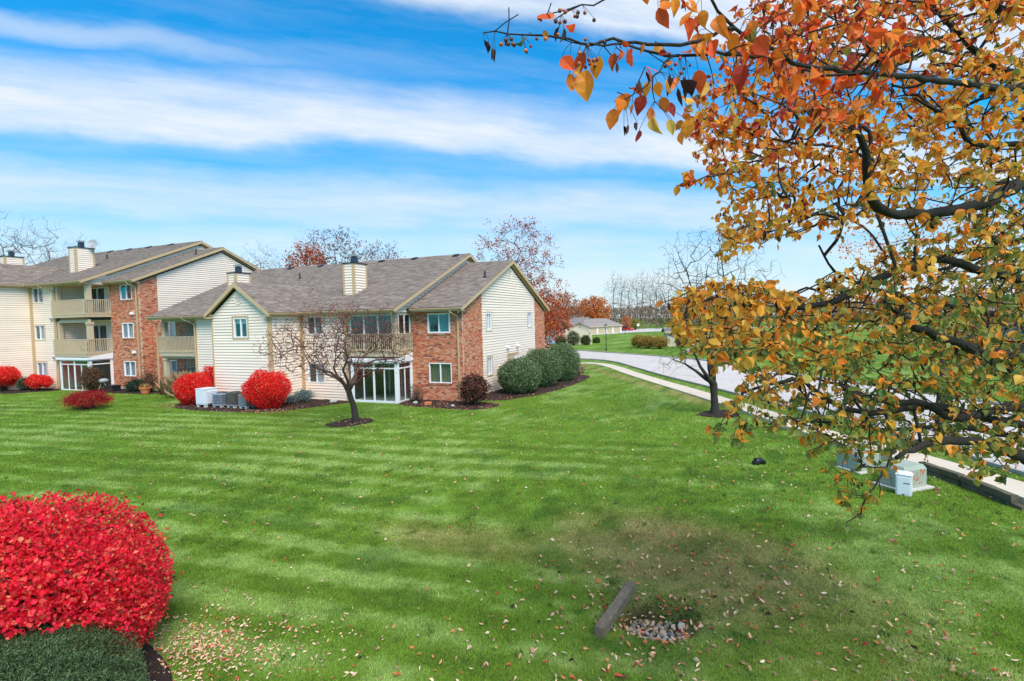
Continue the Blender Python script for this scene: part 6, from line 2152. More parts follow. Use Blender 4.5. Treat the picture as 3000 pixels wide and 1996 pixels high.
def timber(label, a, b, z0, w_, h, m='timber', group=None, name='timber'):
    """squared log with worn edges"""
    a, b = np.array(a, float), np.array(b, float)
    d = b - a
    L = np.linalg.norm(d)
    d /= L
    n_ = 12
    sd = np.cross(d, (0, 0, 1)); sd /= np.linalg.norm(sd)
    up = np.cross(sd, d)
    oct_ = [(-1, -.82), (-.86, -1), (.86, -1), (1, -.82), (1, .84), (.84, 1), (-.84, 1), (-1, .84)]
    V = []
    for i in range(n_ + 1):
        c = a + d * L * i / n_
        for x, y in oct_:
            V.append(c + sd * (x * w_ / 2 + rng.normal(0, .0035)) + up * (y * h / 2 + rng.normal(0, .003)) + np.array([0, 0, z0]))
    mb = MBd().add(V, [np.array([[i * 8 + j, i * 8 + (j + 1) % 8, (i + 1) * 8 + (j + 1) % 8, (i + 1) * 8 + j] for i in range(n_) for j in range(8)])])
    mb.F.setdefault(8, []).append(np.array([list(range(8))[::-1], list(range(n_ * 8, n_ * 8 + 8))]))
    return tag(mb.build(name, M[m]), label, 'timber', group)


timber('weathered grey timber lying beside the stones in the hollow', (-1.64, 7.02, .475), (-1.41, 8.42, .485), 0.0, .145, .16)
WT = 'stacked timbers edging the sidewalk'
timber('mossy top timber nearest the right edge of the stacked edging', (5.55, 15.75, .78), (6.02, 14.52, .74), 0, .17, .17, 'mosstimber', WT)
timber('mossy bottom timber nearest the right edge, its end sticking out', (5.55, 15.73, .60), (6.12, 14.32, .56), 0, .17, .17, 'mosstimber', WT)
timber('top timber of the stacked edging next to the rusty utility box', (5.02, 16.85, .79), (5.53, 15.80, .785), 0, .17, .17, 'mosstimber', WT)
timber('bottom timber of the stacked edging next to the rusty utility box', (5.00, 16.83, .61), (5.53, 15.80, .60), 0, .17, .17, 'mosstimber', WT)

# stones in the hollow
sc = [(.30, .285, .265), (.38, .35, .30), (.19, .18, .17), (.42, .36, .28), (.29, .225, .165)]
k = 0
placed = []
tries = 0
while k < 58 and tries < 9000:
    tries += 1
    a, rr_ = rng.uniform(0, 2 * math.pi), rng.random() ** .5
    x, y = HOLLOW[0] + .05 + .44 * rr_ * math.cos(a), HOLLOW[1] - .02 + .34 * rr_ * math.sin(a)
    r_ = rng.uniform(.036, .070) * (1.35 if rng.random() < .2 else 1)
    if any(math.hypot(x - q[0], y - q[1]) < .72 * (r_ + q[2]) for q in placed):
        continue
    placed.append((x, y, r_))
    st_ = blob(100 + k, r_, np.array(on_ground(x, y, r_ * .62)), 8, 6, .2, sc[k % 5], .75).build('stone', M['stone'])
    tag(st_, ('grey', 'pale grey', 'dark grey', 'buff', 'brownish')[k % 5] + ' stone heaped in the hollow beside the timber', 'stone', 'stones in the drainage hollow')
    k += 1

# ------------------------------------------------------------------ the pear tree whose boughs reach in from the right
tb = at(3330, 900, 4.7)
tb[2] = float(gz(tb[0], tb[1])) - .03
PT = thing('pear_tree', 'large pear tree with gold, orange and green leaves reaching in from the right', 'tree', tuple(tb))
sk = Skel([], [])
trunk = [tb, tb + (0, 0, .5), tb + (-.03, .02, 1.6)] + [at(3320 - 6 * i, v, 4.7) for i, v in enumerate((1560, 1330, 1150, 980, 800, 600, 380, 150, -120))]
rt_ = np.concatenate([[.26, .20, .17], np.linspace(.155, .06, 9)])
sk.chain(trunk, rad=list(rt_))
nT = len(sk.P)
LIMBS = [   # (trunk node, radius at the trunk, radius at the tip, (u, v, depth) ...)
    (3, .075, .016, [(3180, 1420, 4.6), (3070, 1372, 4.5), (2980, 1332, 4.42), (2890, 1303, 4.35), (2790, 1290, 4.25), (2690, 1306, 4.1), (2625, 1338, 3.95)]),
    (6, .068, .020, [(3200, 1010, 4.75), (3080, 1030, 4.7), (2960, 1042, 4.65), (2860, 1022, 4.6), (2760, 985, 4.5), (2690, 965, 4.45), (2630, 915, 4.3), (2590, 885, 4.2)]),
    (5, .058, .014, [(3200, 1180, 4.9), (3070, 1190, 5.0), (2970, 1192, 5.05), (2880, 1210, 5.0), (2790, 1222, 4.9), (2700, 1180, 4.8), (2640, 1182, 4.7), (2560, 1170, 4.6), (2470, 1125, 4.45)]),
    (8, .066, .022, [(3210, 520, 4.8), (3090, 510, 4.75), (3000, 532, 4.7), (2900, 588, 4.6), (2810, 612, 4.5), (2700, 628, 4.4), (2610, 622, 4.3), (2560, 600, 4.2), (2545, 540, 4.1), (2532, 460, 4.0), (2515, 395, 3.9), (2495, 372, 3.85)]),
    (8, .046, .010, [(3200, 400, 5.2), (3090, 415, 5.2), (2990, 420, 5.15), (2880, 428, 5.1), (2840, 415, 5.05), (2800, 360, 4.95), (2730, 318, 4.85), (2680, 290, 4.75)]),
    (9, .056, .012, [(3210, 240, 5.0), (3080, 222, 5.0), (2960, 216, 4.95), (2860, 150, 4.9), (2800, 90, 4.8), (2740, 30, 4.7), (2680, -40, 4.6)]),
    (10, .050, .012, [(3190, 60, 4.6), (3070, 42, 4.5), (2960, 35, 4.4), (2870, -10, 4.2), (2760, -60, 4.0)]),
    (9, .034, .0065, [(3150, 250, 4.0), (2950, 260, 3.6), (2780, 240, 3.2), (2600, 220, 2.85), (2450, 205, 2.6), (2330, 178, 2.4), (2262, 150, 2.3), (2200, 112, 2.22), (2150, 84, 2.18), (2118, 48, 2.15), (2090, 8, 2.12), (2070, -40, 2.1)]),
    (7, .050, .010, [(3200, 800, 4.5), (3050, 830, 4.4), (2900, 800, 4.3), (2750, 760, 4.2), (2600, 800, 4.1), (2450, 880, 3.95), (2330, 905, 3.8), (2200, 895, 3.6), (2100, 880, 3.45), (2020, 890, 3.3)]),
    (4, .050, .010, [(3200, 1300, 4.5), (3060, 1260, 4.4), (2900, 1225, 4.3), (2720, 1190, 4.2), (2560, 1210, 4.1), (2460, 1190, 4.0), (2390, 1150, 3.9), (2350, 1110, 3.85), (2250, 1130, 3.75), (2180, 1150, 3.7)]),
    (6, .040, .010, [(3180, 960, 5.3), (3000, 940, 5.4), (2800, 900, 5.4), (2600, 860, 5.3), (2450, 800, 5.1), (2400, 720, 5.0)]),
    (8, .040, .010, [(3180, 640, 5.6), (3000, 700, 5.7), (2850, 760, 5.7), (2700, 800, 5.6), (2560, 760, 5.5)]),
    (4, .040, .010, [(3180, 1330, 5.4), (3000, 1290, 5.5), (2800, 1250, 5.4), (2600, 1260, 5.2), (2480, 1240, 5.0), (2350, 1235, 4.8)]),
]
ends = {}
for li, (tn, r0, r1, pts) in enumerate(LIMBS):
    P_ = [sk.P[tn]] + [at(*p) for p in pts]
    C_ = resample(np.array([P_[0]] + [CAM + (q_ - CAM) * (1 - (.20 if li in (0, 1, 2, 3, 4) else 0) * min(1, k_ / 3)) for k_, q_ in enumerate(P_[1:])]), .11)[1:]
    C_ = C_ + rng.normal(0, .006, C_.shape)
    f = np.linspace(0, 1, len(C_))
    ends[li] = (len(sk.P), sk.chain(list(C_), tn, rad=list((r0 * (1 - f) ** .8 + r1) * .80)))
near_nodes = len(sk.P)
# slim shoots of the near bough that cross the sky
SHOOTS = [
    (2.15, [(2120, 85, 2.16), (2070, 112, 2.13), (2020, 126, 2.1), (1958, 133, 2.07), (1890, 126, 2.05), (1830, 120, 2.03), (1790, 117, 2.02), (1752, 128, 2.0), (1712, 130, 1.98), (1650, 112, 1.96), (1600, 106, 1.94), (1530, 102, 1.92), (1470, 98, 1.9), (1412, 99, 1.88)], .0085, .0022),
    (2.1, [(2230, 170, 2.28), (2140, 158, 2.22), (2050, 160, 2.17), (1960, 164, 2.12), (1912, 156, 2.08), (1870, 140, 2.05), (1830, 128, 2.03), (1790, 134, 2.01), (1730, 128, 1.99)], .008, .0035),
    (2.0, [(1990, 165, 2.12), (1955, 172, 2.09), (1930, 205, 2.06), (1905, 238, 2.03), (1880, 264, 2.0), (1850, 282, 1.98), (1828, 290, 1.96)], .0045, .002),
    (2.1, [(2080, -20, 2.1), (1960, -22, 2.05), (1840, -20, 2.0), (1770, -2, 1.97), (1705, 15, 1.95), (1650, 30, 1.93), (1605, 44, 1.92)], .006, .0022),
    (2.6, [(2350, 200, 2.45), (2330, 260, 2.5), (2300, 300, 2.5), (2260, 330, 2.5)], .006, .003),
    (3.6, [(2560, 600, 4.15), (2480, 640, 4.0), (2400, 628, 3.9), (2300, 640, 3.8), (2200, 660, 3.7), (2120, 690, 3.6)], .013, .004),
    (3.4, [(2535, 460, 4.0), (2440, 430, 3.9), (2330, 420, 3.75), (2230, 400, 3.6), (2150, 370, 3.45), (2080, 350, 3.3), (2000, 340, 3.2)], .013, .003),
    (3.4, [(2330, 420, 3.75), (2260, 450, 3.7), (2180, 500, 3.6), (2100, 510, 3.5), (2040, 530, 3.4), (1985, 545, 3.35)], .008, .0025),
    (3.4, [(2100, 880, 3.45), (2040, 850, 3.35), (1990, 870, 3.28), (1945, 885, 3.2)], .006, .0025),
    (3.9, [(2180, 1150, 3.7), (2130, 1210, 3.6), (2110, 1250, 3.55), (2095, 1270, 3.5)], .006, .0025),
    (3.9, [(2700, 1306, 4.1), (2640, 1290, 3.95), (2612, 1330, 3.85), (2598, 1370, 3.8), (2570, 1412, 3.75), (2532, 1470, 3.7), (2518, 1508, 3.68), (2478, 1532, 3.65)], .012, .004),
    (3.9, [(2598, 1370, 3.8), (2530, 1368, 3.75), (2470, 1388, 3.7), (2420, 1350, 3.65)], .006, .0025),
    (4.2, [(2980, 1335, 4.4), (2930, 1370, 4.2), (2870, 1385, 4.1), (2830, 1375, 4.0)], .005, .0025),
]
for d_, pts, r0, r1 in SHOOTS:
    a = at(*pts[0])
    C_ = resample(np.array([at(*p) for p in pts]), .05)
    k = int(np.argmin(((np.array(sk.P[:]) - a) ** 2).sum(1)))
    C_ = C_ + rng.normal(0, .003, C_.shape)
    sk.chain(list(C_), k, rad=list(np.linspace(r0, r1, len(C_))))


def in_poly(u, v, poly):
    c = False
    j_ = len(poly) - 1
    for i in range(len(poly)):
        if (poly[i][1] > v) != (poly[j_][1] > v) and u < (poly[j_][0] - poly[i][0]) * (v - poly[i][1]) / (poly[j_][1] - poly[i][1]) + poly[i][0]:
            c = not c
        j_ = i
    return c


VOL = [  # crown volumes: outline, depth range, number of twig ends
    ([(2140, 40), (2300, -60), (3100, -60), (3100, 640), (2760, 660), (2560, 640), (2380, 680), (2240, 720), (2110, 760), (2090, 640), (2130, 560), (2010, 420), (2000, 320), (2070, 260)], 3.0, 6.4, 1750),
    ([(1960, 900), (2020, 840), (2140, 815), (2350, 850), (2500, 760), (2760, 660), (3100, 640), (3100, 1330), (2760, 1330), (2560, 1340), (2380, 1300), (2230, 1240), (2150, 1180), (2170, 1100), (2080, 1060), (1975, 980)], 3.0, 6.4, 1750),
    ([(1950, 890), (2020, 840), (2140, 815), (2330, 850), (2360, 980), (2250, 1060), (2080, 1050), (1975, 980)], 2.9, 3.9, 120),
    ([(2150, 1180), (2230, 1240), (2160, 1300), (2110, 1260)], 3.4, 3.9, 16),
    ([(2380, 1300), (2620, 1330), (2610, 1450), (2540, 1520), (2500, 1470), (2420, 1420)], 3.6, 4.0, 16),
    ([(2170, 60), (2320, -40), (2700, -40), (2660, 220), (2520, 380), (2400, 400), (2260, 250)], 2.0, 2.9, 70),
    ([(3000, -100), (3500, -100), (3500, 1500), (3000, 1400)], 3.6, 6.2, 120),
    ([(2150, -500), (3300, -500), (3300, -40), (2150, -20)], 3.2, 5.6, 120),
    ([(3350, -450), (4000, -300), (4300, 300), (4250, 1000), (3900, 1350), (3350, 1400)], 3.4, 6.6, 420),
]
tg = []
for poly, d0_, d1_, cnt in VOL:
    us, vs = [p[0] for p in poly], [p[1] for p in poly]
    m_ = 0
    while m_ < cnt:
        u, v = rng.uniform(min(us), max(us)), rng.uniform(min(vs), max(vs))
        if in_poly(u, v, poly):
            tg.append(at(u, v, d0_ + (d1_ - d0_) * rng.random() ** .8))
            m_ += 1
tips = sk.grow(np.array(tg), .07, .11, sag=-.02, origin=tb + (0, 0, 3.5), free=nT - 1)
# side spurs on the fine wood
n0 = len(sk.P)
spur = []
for i in range(near_nodes, n0):
    if rng.random() < .30:
        spur.append((i, sk.P[i] + unit(rng.normal(0, 1, 3) + np.array([0, 0, -.1])) * rng.uniform(.04, .13)))
for i, q in spur:
    sk.P += [(sk.P[i] + q) / 2 + rng.normal(0, .006, 3), q]
    sk.par += [i, len(sk.P) - 2]
    sk.fix += [None, None]
    tips.append(len(sk.P) - 1)
r = sk.radii(.0022, 2.2)
for i in range(len(r)):
    if sk.fix[i] is None:
        r[i] = min(r[i], .016)
Skel(sk.P[:nT], sk.par[:nT]).mesh('trunk', M['mossbark'], PT, r[:nT], k_of=lambda q: 14)
lim_end = near_nodes
Skel(sk.P[:lim_end], sk.par[:lim_end])
# each bough is a part; twigs are one fine mass
for li, (s0, e0) in ends.items():
    ids = list(range(s0, e0 + 1))
    pts = np.array([sk.P[sk.par[s0]]] + [sk.P[i] for i in ids])
    rad = np.array([r[s0]] + [r[i] for i in ids])
    kn = 1 + .10 * np.sin(np.arange(len(rad)) * 2.1 + li) + rng.normal(0, .05, len(rad))
    MBd().tube(pts, rad * kn, 9, caps=True).build('bough', M['mossbark'], PT, smooth=True)
sub = list(range(lim_end, len(sk.P)))
mp = {}
P2, par2, r2 = [], [], []
for i in sub:
    p = sk.par[i]
    if p < lim_end:
        P2.append(sk.P[p]); par2.append(-1); r2.append(r[i])
        pi_ = len(P2) - 1
    else:
        pi_ = mp[p]
    P2.append(sk.P[i]); par2.append(pi_); r2.append(r[i])
    mp[i] = len(P2) - 1
Skel(P2, par2).mesh('twigs', M['bark'], PT, np.array(r2), k_of=lambda q: 6 if q > .006 else 4, kind='stuff')
# leaves hang from the fine twigs
cand = np.array([i for i in range(near_nodes, len(sk.P)) if r[i] < .0068])
P0 = np.array([sk.P[i] for i in cand])
uvd = proj(P0)
w_leaf = np.full(len(cand), .90)
w_leaf[np.isin(cand, tips)] = 3.0
w_leaf[(uvd[:, 0] < 2000) & (uvd[:, 1] < 330)] *= .16
cnt = rng.poisson(w_leaf)
P = np.repeat(P0, cnt, 0)
uvd = np.repeat(uvd, cnt, 0)
n_ = len(P)
P = P + rng.normal(0, .009, P.shape)
U_, V_ = uvd[:, 0], uvd[:, 1]
warm = np.clip(1.05 - (V_ / 620) - np.maximum(U_ - 2350, 0) / 900 + (uvd[:, 2] < 2.9) * .6, 0, 1)        # red-orange share
green = np.clip((V_ - 600) / 900 + (U_ - 2450) / 1300, .05, .66) * (1 - .85 * warm)
gold = np.clip(1 - green, 0, 1)
rn = rng.random(n_)
kind_ = np.where(rn < green, 2, np.where(rng.random(n_) < warm, 1, 0))
kind_[rng.random(n_) < .055] = 3
GOLD = [(0.88, 0.40, 0.040), (0.85, 0.33, 0.040), (0.90, 0.48, 0.07), (0.86, 0.25, 0.030), (0.76, 0.46, 0.08)]
ORNG = [(0.90, 0.23, 0.025), (0.66, 0.09, 0.018), (0.92, 0.32, 0.035), (0.88, 0.12, 0.025), (0.93, 0.24, 0.05), (0.42, 0.04, 0.02)]
GREN = [(0.21, 0.26, 0.06), (0.28, 0.31, 0.075), (0.14, 0.21, 0.06), (0.42, 0.38, 0.08), (0.36, 0.31, 0.06)]
DEAD = [(0.055, 0.022, 0.018), (0.09, 0.03, 0.022), (0.035, 0.02, 0.018), (0.12, 0.05, 0.03)]
col = np.zeros((n_, 3))
for kk_, cs_ in enumerate((GOLD, ORNG, GREN, DEAD)):
    mk = kind_ == kk_
    col[mk] = pick(cs_, mk.sum(), None, .16)
d = rng.normal(0, .62, (n_, 3)) + np.array([0, 0, -.75])
nn = rng.normal(0, 1, (n_, 3)) + np.array([.1, -.5, .2])
size = rng.uniform(.034, .072, n_)
size[(uvd[:, 2] < 2.9)] *= 1.0
size[kind_ == 3] *= .85
wd = rng.uniform(.62, 1.0, n_)
vis = (U_ > 0) & (U_ < 3000) & (V_ > 0) & (V_ < 1996) & (uvd[:, 2] > .5)
order = np.argsort(np.where(vis, -size / uvd[:, 2], 1e3))
live = kind_ != 3
big = [i for i in order if live[i]][:240]
single_leaves('leaf', PT, big, P, d, nn, size, col, 'leaf', wd, 'leaf')
mask = live.copy()
mask[big] = False
add_leaves('foliage', PT, P[mask], d[mask], nn[mask], size[mask], col[mask], 'leaf', wd[mask], 'leaf')
mk = ~live
add_leaves('withered_leaves', PT, P[mk], d[mk] * .5 + np.array([0, 0, -1]), nn[mk], size[mk], col[mk], 'litter', .75, 'curl')
# the few big leaves along the shoots that cross the sky
XP = [(1645, 168, 1, 56), (1668, 215, 1, 50), (1712, 152, 1, 62), (1716, 205, 1, 80), (1752, 165, 1, 60), (1700, 190, 0, 50), (1548, 100, 1, 30), (1592, 90, 1, 24), (1838, 145, 1, 48), (1850, 140, 1, 42), (1885, 128, 0, 26), (1928, 24, 1, 60), (1942, 2, 1, 50), (1975, -6, 1, 50),
      (2035, 26, 1, 58), (2055, 30, 1, 46), (2018, 52, 1, 54), (2042, 98, 1, 62), (2098, 50, 1, 60), (2085, 120, 1, 66), (2062, 140, 1, 56), (1818, 290, 1, 46), (1800, 318, 1, 56), (1838, 300, 2, 28), (1852, 305, 1, 30), (1898, 240, 0, 42), (1888, 280, 1, 52), (1905, 315, 1, 44), (1938, 285, 1, 44), (1960, 300, 1, 44),
      (1910, 340, 0, 54), (1872, 382, 1, 34), (1925, 240, 1, 40), (1950, 235, 0, 46), (1985, 225, 1, 48), (2045, 205, 1, 60), (2010, 350, 1, 50), (1960, 350, 0, 44), (1995, 385, 0, 40), (2070, 240, 0, 44), (2150, 300, 0, 44), (2180, 190, 1, 66), (2215, 110, 1, 72), (2150, 95, 1, 64), (2200, 60, 1, 60),
      (1418, 116, 3, 34), (1432, 118, 3, 40), (1442, 138, 3, 44), (1450, 140, 3, 40), (1640, 76, 3, 44), (1652, 80, 3, 46), (1798, 162, 3, 40), (1808, 182, 3, 40), (1816, 160, 3, 34), (1892, 208, 3, 40), (1962, 215, 3, 56), (1976, 225, 3, 60), (1992, 235, 3, 66), (2008, 228, 3, 60), (1985, 255, 3, 56), (2018, 240, 3, 50), (1828, 368, 3, 34), (1840, 362, 3, 40), (1868, 362, 3, 30)]
Psh = np.array(sk.P[nT:])
uvs = proj(Psh)
bx_ = {k_: [] for k_ in range(4)}
pet = MBd()
for (u, v, k_, px) in XP:
    dd_ = np.hypot(uvs[:, 0] - u, uvs[:, 1] - v + 10) + 400 * (uvs[:, 2] > 2.9)
    i_ = int(np.argmin(dd_))
    b_ = at(u, v, uvs[i_, 2] - .01)
    if dd_[i_] > 8:
        pet.tube([Psh[i_], (Psh[i_] + b_) / 2 + np.array([0, 0, .008]), b_], [.0012, .001, .001], 4, caps=False)
    bx_[k_].append((b_, px / FPX * uvs[i_, 2]))
pet.build('petioles', M['bark'], PT, kind='stuff')
for k_, cs_ in enumerate((GOLD, ORNG, GREN, DEAD)):
    for b_, sz_ in bx_[k_]:
        dd2 = unit(np.array([rng.normal(0, .3), rng.normal(0, .3), -1.0]))
        n2_ = unit(np.array([rng.normal(-.2, .5), rng.normal(-.9, .3), rng.normal(.2, .3)]))
        single_leaves('leaf', PT, [0], b_[None], dd2[None], n2_[None], np.array([sz_]), pick(cs_, 1, None, .1), 'litter' if k_ == 3 else 'leaf', np.array([.55 if k_ == 3 else rng.uniform(.65, .95)]), 'curl' if k_ == 3 else 'leaf')
# small round pears in clusters on stalks
clus = [(1590, 55, 1.93), (1655, 28, 1.94), (1680, 40, 1.95), (1640, 55, 1.93), (1720, 28, 1.96), (1470, 118, 1.9), (1490, 112, 1.9), (1545, 128, 1.92), (1575, 108, 1.93), (1690, 160, 1.98), (1715, 122, 1.99), (1765, 112, 2.01), (1712, 200, 1.98), (1740, 180, 1.98), (1680, 222, 1.97),
        (1955, 170, 2.1), (1975, 190, 2.1), (2010, 205, 2.12), (2000, 175, 2.1), (2200, 95, 2.2), (2180, 105, 2.2), (2420, 40, 2.5), (2450, 70, 2.5), (2480, 12, 2.5), (2465, 60, 2.55), (2500, 340, 2.9), (2520, 360, 2.9), (2455, 350, 3.0), (2470, 380, 3.0), (2300, 210, 2.6), (2320, 200, 2.6), (2660, 425, 3.4), (2440, 490, 3.6), (2280, 895, 3.5), (2300, 905, 3.5), (2050, 880, 3.3), (2500, 1345, 3.7), (2450, 1410, 3.7), (2710, 1340, 4.0), (2590, 1290, 3.9)]
nb_ = 0
mbs = MBd()
BC = [(0.30, 0.055, 0.025), (0.42, 0.10, 0.04), (0.16, 0.05, 0.04), (0.55, 0.16, 0.06), (0.10, 0.04, 0.035)]
Parr = np.array(sk.P)
for (u, v, dd_) in clus:
    c = at(u, v, dd_)
    k = int(np.argmin(((Parr[nT:] - c) ** 2).sum(1))) + nT
    s_ = sk.P[k]
    c = s_ + unit(c - s_) * min(np.linalg.norm(c - s_), .07) - np.array([0, 0, .012])
    for _ in range(int(rng.integers(2, 5))):
        q = c + rng.normal(0, .015, 3)
        rb2 = rng.uniform(.0058, .0082)
        b = MBd().ball(q, (rb2, rb2, rb2 * 1.05), 10, 7, BC[rng.integers(5)]).build('pear_fruit', M['berry'], PT, smooth=True)
        mbs.tube([s_, (s_ + q) / 2 + np.array([0, 0, .006]), q + (0, 0, rb2)], [.0011, .0009, .0008], 4, caps=False)
mbs.build('fruit_stalks', M['bark'], PT, kind='stuff')

# neighbouring trees along the walk, seen through the boughs
b = at(2760, 1000, 17.5)
grow_tree('pear_tree', 'orange leaved tree along the road, glimpsed through the boughs on the right', 'tree', on_ground(8.6, 18.6) if False else on_ground(b[0], b[1]), 1.8, (0, 0, 5.0), (3.6, 3.0, 3.3), 300, .16, (14, .085, [(0.72, 0.20, 0.05), (0.66, 0.12, 0.04), (0.74, 0.32, 0.08)], [.4, .35, .25]), seg=.35, tip=.005, leafm='leaf')
b = at(2930, 1010, 34)
bush('blue_spruce', 'pale blue grey spruce across the road behind the boughs', 'tree', (b[0], b[1], 2.5), (2.6, 2.6, 2.4), 5000, .22, [(0.16, 0.21, 0.22), (0.22, 0.28, 0.30), (0.12, 0.16, 0.16)], [.4, .35, .25], width=.25, lumps=.2, depth=(.5, 1.05), up=.3)

# ------------------------------------------------------------------ turf blades and fallen leaves
def scatter_view(n, d0, d1, umin=-350, umax=3450):
    """random ground points inside the view between two distances"""
    u = rng.uniform(umin, umax, n)
    d = np.sqrt(rng.uniform(d0 ** 2, d1 ** 2, n))
    lat = (u - 1500) / FPX * d
    fwd, rgt = np.array([-sy, cy]), np.array([cy, sy])
    return d[:, None] * fwd + lat[:, None] * rgt


def no_turf(P):
    """points that lie on beds, walks, road, houses or the hollow"""
    x, y = P[:, 0], P[:, 1]
    bad = np.hypot((x - HOLLOW[0]) / .62, (y - HOLLOW[1]) / .47) < 1
    for line, hw in ((walk_line, .58),):
        for a, b in zip(line[:-1], line[1:]):
            d = b - a
            t = np.clip(((P - a) @ d) / (d @ d), 0, 1)
            bad |= np.linalg.norm(P - a - t[:, None] * d, axis=1) < hw
    n_ = .86 * x + .51 * y
    rn_ = np.interp(y, *road_near[np.argsort(road_near[:, 1])].T[::-1])
    rf_ = np.interp(y, *road_far[np.argsort(road_far[:, 1])].T[::-1])
    bad |= (x > rn_ - .05) & (x < rf_ + .2) & (y > 5)
    bad |= (y > 22.6) & (x < -12.8) & (y < 42)
    bad |= (y > 20.4) & (x > -27) & (x < -22.5) & (y < 30)
    for bd in BEDS:
        poly = np.array(bd)
        inside = np.zeros(len(P), bool)
        j_ = len(poly) - 1
        for i in range(len(poly)):
            with np.errstate(divide='ignore', invalid='ignore'):
                c_ = ((poly[i, 1] > y) != (poly[j_, 1] > y)) & (x < (poly[j_, 0] - poly[i, 0]) * (y - poly[i, 1]) / (poly[j_, 1] - poly[i, 1]) + poly[i, 0])
            inside ^= c_
            j_ = i
        bad |= inside
    return bad


BV, BF, BC_ = [], [], []
nv = 0
for n_, d0_, d1_, h0, h1, wdt in ((420000, 5.0, 10.5, .022, .048, .0042), (330000, 10.5, 18, .026, .052, .0075), (210000, 18, 32, .03, .06, .013), (90000, 32, 75, .04, .08, .03)):
    P = scatter_view(n_, d0_, d1_)
    P = P[~no_turf(P)]
    m_ = len(P)
    z = gz(P[:, 0], P[:, 1])
    base = np.c_[P, z - .004]
    tilt = rng.normal(0, .55, (m_, 2)) + np.array([.1, .12])
    h = rng.uniform(h0, h1, m_) * (.75 + .5 * fbm(P[:, 0] * .8, P[:, 1] * .8, 2))
    top = base + np.c_[tilt * h[:, None], h]
    a = rng.uniform(0, 2 * math.pi, m_)
    sd = np.c_[np.cos(a), np.sin(a), np.zeros(m_)] * (wdt * rng.uniform(.6, 1.3, m_))[:, None]
    V = np.stack([base - sd, base + sd, top], 1).reshape(-1, 3)
    c = lawncol(P[:, 0], P[:, 1]) * (.45 + 1.7 * rng.random((m_, 1)) ** 1.3) * 1.2
    straw = rng.random(m_) < .05
    c[straw] = np.array([.26, .21, .09]) * rng.uniform(.7, 1.2, (straw.sum(), 1))
    BV.append(V); BC_.append(np.repeat(c, 3, 0))
    BF.append(np.arange(3 * m_).reshape(-1, 3) + nv)
    nv += 3 * m_
P0 = scatter_view(420, 5.2, 16)
P0 = P0[~no_turf(P0)]
kk = 26
P = np.repeat(P0, kk, 0) + rng.normal(0, .05, (len(P0) * kk, 2)) * np.repeat(rng.uniform(.5, 1.6, len(P0)), kk)[:, None]
m_ = len(P)
base = np.c_[P, gz(P[:, 0], P[:, 1])]
h = rng.uniform(.05, .11, m_)
top = base + np.c_[rng.normal(0, .5, (m_, 2)) * h[:, None], h]
a = rng.uniform(0, 2 * math.pi, m_)
sd = np.c_[np.cos(a), np.sin(a), np.zeros(m_)] * .005
c = np.repeat(pick([(0.06, 0.15, 0.02), (0.10, 0.20, 0.03), (0.16, 0.22, 0.06)], len(P0)), kk, 0) * rng.uniform(.6, 1.4, (m_, 1))
BV.append(np.stack([base - sd, base + sd, top], 1).reshape(-1, 3)); BC_.append(np.repeat(c, 3, 0)); BF.append(np.arange(3 * m_).reshape(-1, 3) + nv)
link('grass', npmesh('grass', np.concatenate(BV), [np.concatenate(BF)], np.concatenate(BC_)), M['grass'], kind='stuff')

# weeds round the hollow
n_ = 500
a = rng.uniform(0, 2 * math.pi, n_)
P = np.c_[HOLLOW[0] + rng.normal(.12, .32, n_), HOLLOW[1] + .30 + rng.normal(0, .13, n_)]
P = np.c_[P, gz(P[:, 0], P[:, 1]) + .01]
V, F, k = leaf_cloud(P, rng.normal(0, 1, P.shape) + np.array([0, 0, .8]), rng.normal(0, 1, P.shape) + np.array([0, 0, 1]), rng.uniform(.03, .075, n_), .7)
link('weeds', npmesh('weeds', V, F, np.repeat(pick([(0.05, 0.13, 0.03), (0.08, 0.18, 0.045)], n_), k, 0)), M['leafdull'], kind='stuff')

# fallen leaves: denser to the right and near, a drift of pale ones by the big scarlet bush
FL = [(0.68, 0.42, 0.23), (0.76, 0.56, 0.38), (0.66, 0.22, 0.08), (0.56, 0.09, 0.06), (0.34, 0.15, 0.08), (0.72, 0.36, 0.28), (0.08, 0.04, 0.03)]
FP = np.array([.26, .22, .16, .10, .10, .11, .05])
FN = ['tan', 'pale buff', 'orange', 'red', 'brown', 'pinkish', 'blackened']
Q = scatter_view(26000, 5.0, 24, 300, 3000)
pr_ = .06 + .6 * sstep(np.hypot(Q[:, 0], Q[:, 1]), 12.0, 7.6) * sstep(Q[:, 0], -5.0, -1) + .5 * np.exp(-((Q[:, 0] - HOLLOW[0]) / 1.2) ** 2 - ((Q[:, 1] - HOLLOW[1]) / .8) ** 2) + .06 * sstep(Q[:, 0], -3, 2)
Q = Q[rng.random(len(Q)) < pr_ * .85 * (.35 + 1.3 * fbm(Q[:, 0] * .9, Q[:, 1] * .9, 3))]
Q = np.r_[Q, np.c_[HOLLOW[0] + rng.normal(0, .46, 180), HOLLOW[1] + rng.normal(0, .30, 180)]]
Q = Q[~no_turf(Q) | (np.hypot(Q[:, 0] - HOLLOW[0], Q[:, 1] - HOLLOW[1]) < 1)]
fc = rng.choice(7, len(Q), p=FP / FP.sum())
D = np.c_[rng.normal(-6.55, .5, 760), rng.normal(4.6, .42, 760)]
D = np.r_[D, np.c_[rng.normal(-5.7, .8, 260), rng.normal(5.0, .55, 260)]]
Q = np.r_[Q, D]
fc = np.r_[fc, rng.choice(7, len(D), p=[.22, .48, .03, .10, .03, .14, 0])]
Q3 = np.c_[Q, gz(Q[:, 0], Q[:, 1]) + rng.uniform(.028, .055, len(Q))]
n_ = len(Q)
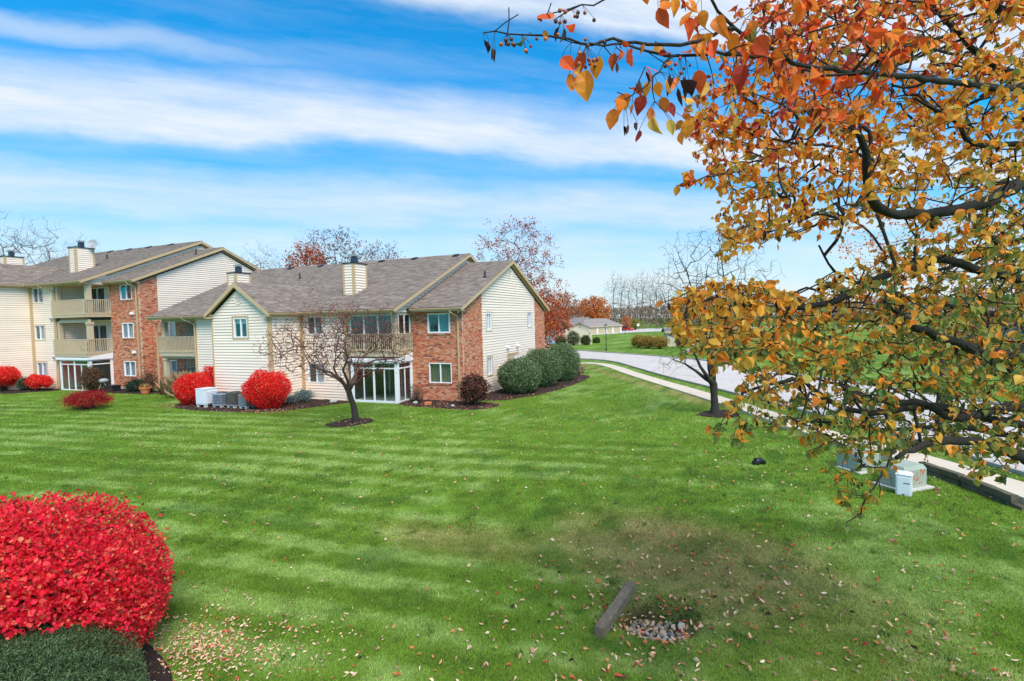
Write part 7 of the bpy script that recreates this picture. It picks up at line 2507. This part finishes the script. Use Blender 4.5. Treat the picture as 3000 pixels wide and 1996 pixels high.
d = np.c_[rng.normal(0, 1, (n_, 2)), rng.normal(0, .18, n_)]
nn = rng.normal(0, .35, (n_, 3)) + np.array([0, 0, 1])
size = rng.uniform(.052, .104, n_)
size[-len(D):] *= .66
col = np.array(FL)[fc] * rng.uniform(.8, 1.2, (n_, 1))
pv_ = proj(Q3)
vis = (pv_[:, 0] > 8) & (pv_[:, 0] < 2992) & (pv_[:, 1] < 1990)
order = np.argsort(np.where(vis, -size / pv_[:, 2], 1e3))[:300]
for i in order:
    V, F, k = leaf_cloud(Q3[i:i + 1], d[i:i + 1], nn[i:i + 1], size[i], .8, 'curl')
    o = link('fallen_leaf', npmesh('fallen_leaf', V - Q3[i], F, np.repeat(col[i:i + 1], k, 0)), M['litter'], loc=Q3[i])
    where = 'by the hollow with stones' if np.hypot(*(Q[i] - HOLLOW)) < 1.0 else ('beside the big scarlet bush' if Q[i, 0] < -4.6 else 'on the nearest part of the lawn')
    tag(o, f'{FN[fc[i]]} curled fallen leaf {where}', 'leaf', f'{FN[fc[i]]} fallen leaves')
rest = np.setdiff1d(np.arange(n_), order)
V, F, k = leaf_cloud(Q3[rest], d[rest], nn[rest], size[rest], .8, 'curl')
link('leaf_litter', npmesh('leaf_litter', V, F, np.repeat(col[rest], k, 0)), M['litter'], kind='stuff')
# litter on the beds and thin over the far lawn
n_ = 2600
bi = rng.integers(0, 3, n_)
Q = []
for i in bi:
    poly = np.array(BEDS[i])
    c = poly.mean(0)
    e = poly[rng.integers(len(poly))] * (t_ := rng.random()) + poly[rng.integers(len(poly))] * (1 - t_)
    Q.append(e + rng.normal(0, .25, 2))
Q = np.r_[np.array(Q), scatter_view(1500, 16, 45)]
Q = np.r_[Q, np.c_[rng.normal(-15, .5, 120), rng.normal(18, .45, 120)], np.c_[rng.normal(-21.5, .9, 500), rng.normal(19.2, .5, 500)], np.c_[rng.normal(-28, .7, 200), rng.normal(18.8, .3, 200)]]
Q3 = np.c_[Q, gz(Q[:, 0], Q[:, 1]) + rng.uniform(.03, .095, len(Q))]
n_ = len(Q3)
V, F, k = leaf_cloud(Q3, np.c_[rng.normal(0, 1, (n_, 2)), rng.normal(0, .2, n_)], rng.normal(0, .35, (n_, 3)) + np.array([0, 0, 1]), rng.uniform(.05, .09, n_), .8)
link('leaf_litter', npmesh('leaf_litter', V, F, np.repeat(pick([(0.56, 0.40, 0.26), (0.5, 0.2, 0.12), (0.55, 0.10, 0.06), (0.34, 0.2, 0.12)], n_), k, 0)), M['litter'], kind='stuff')
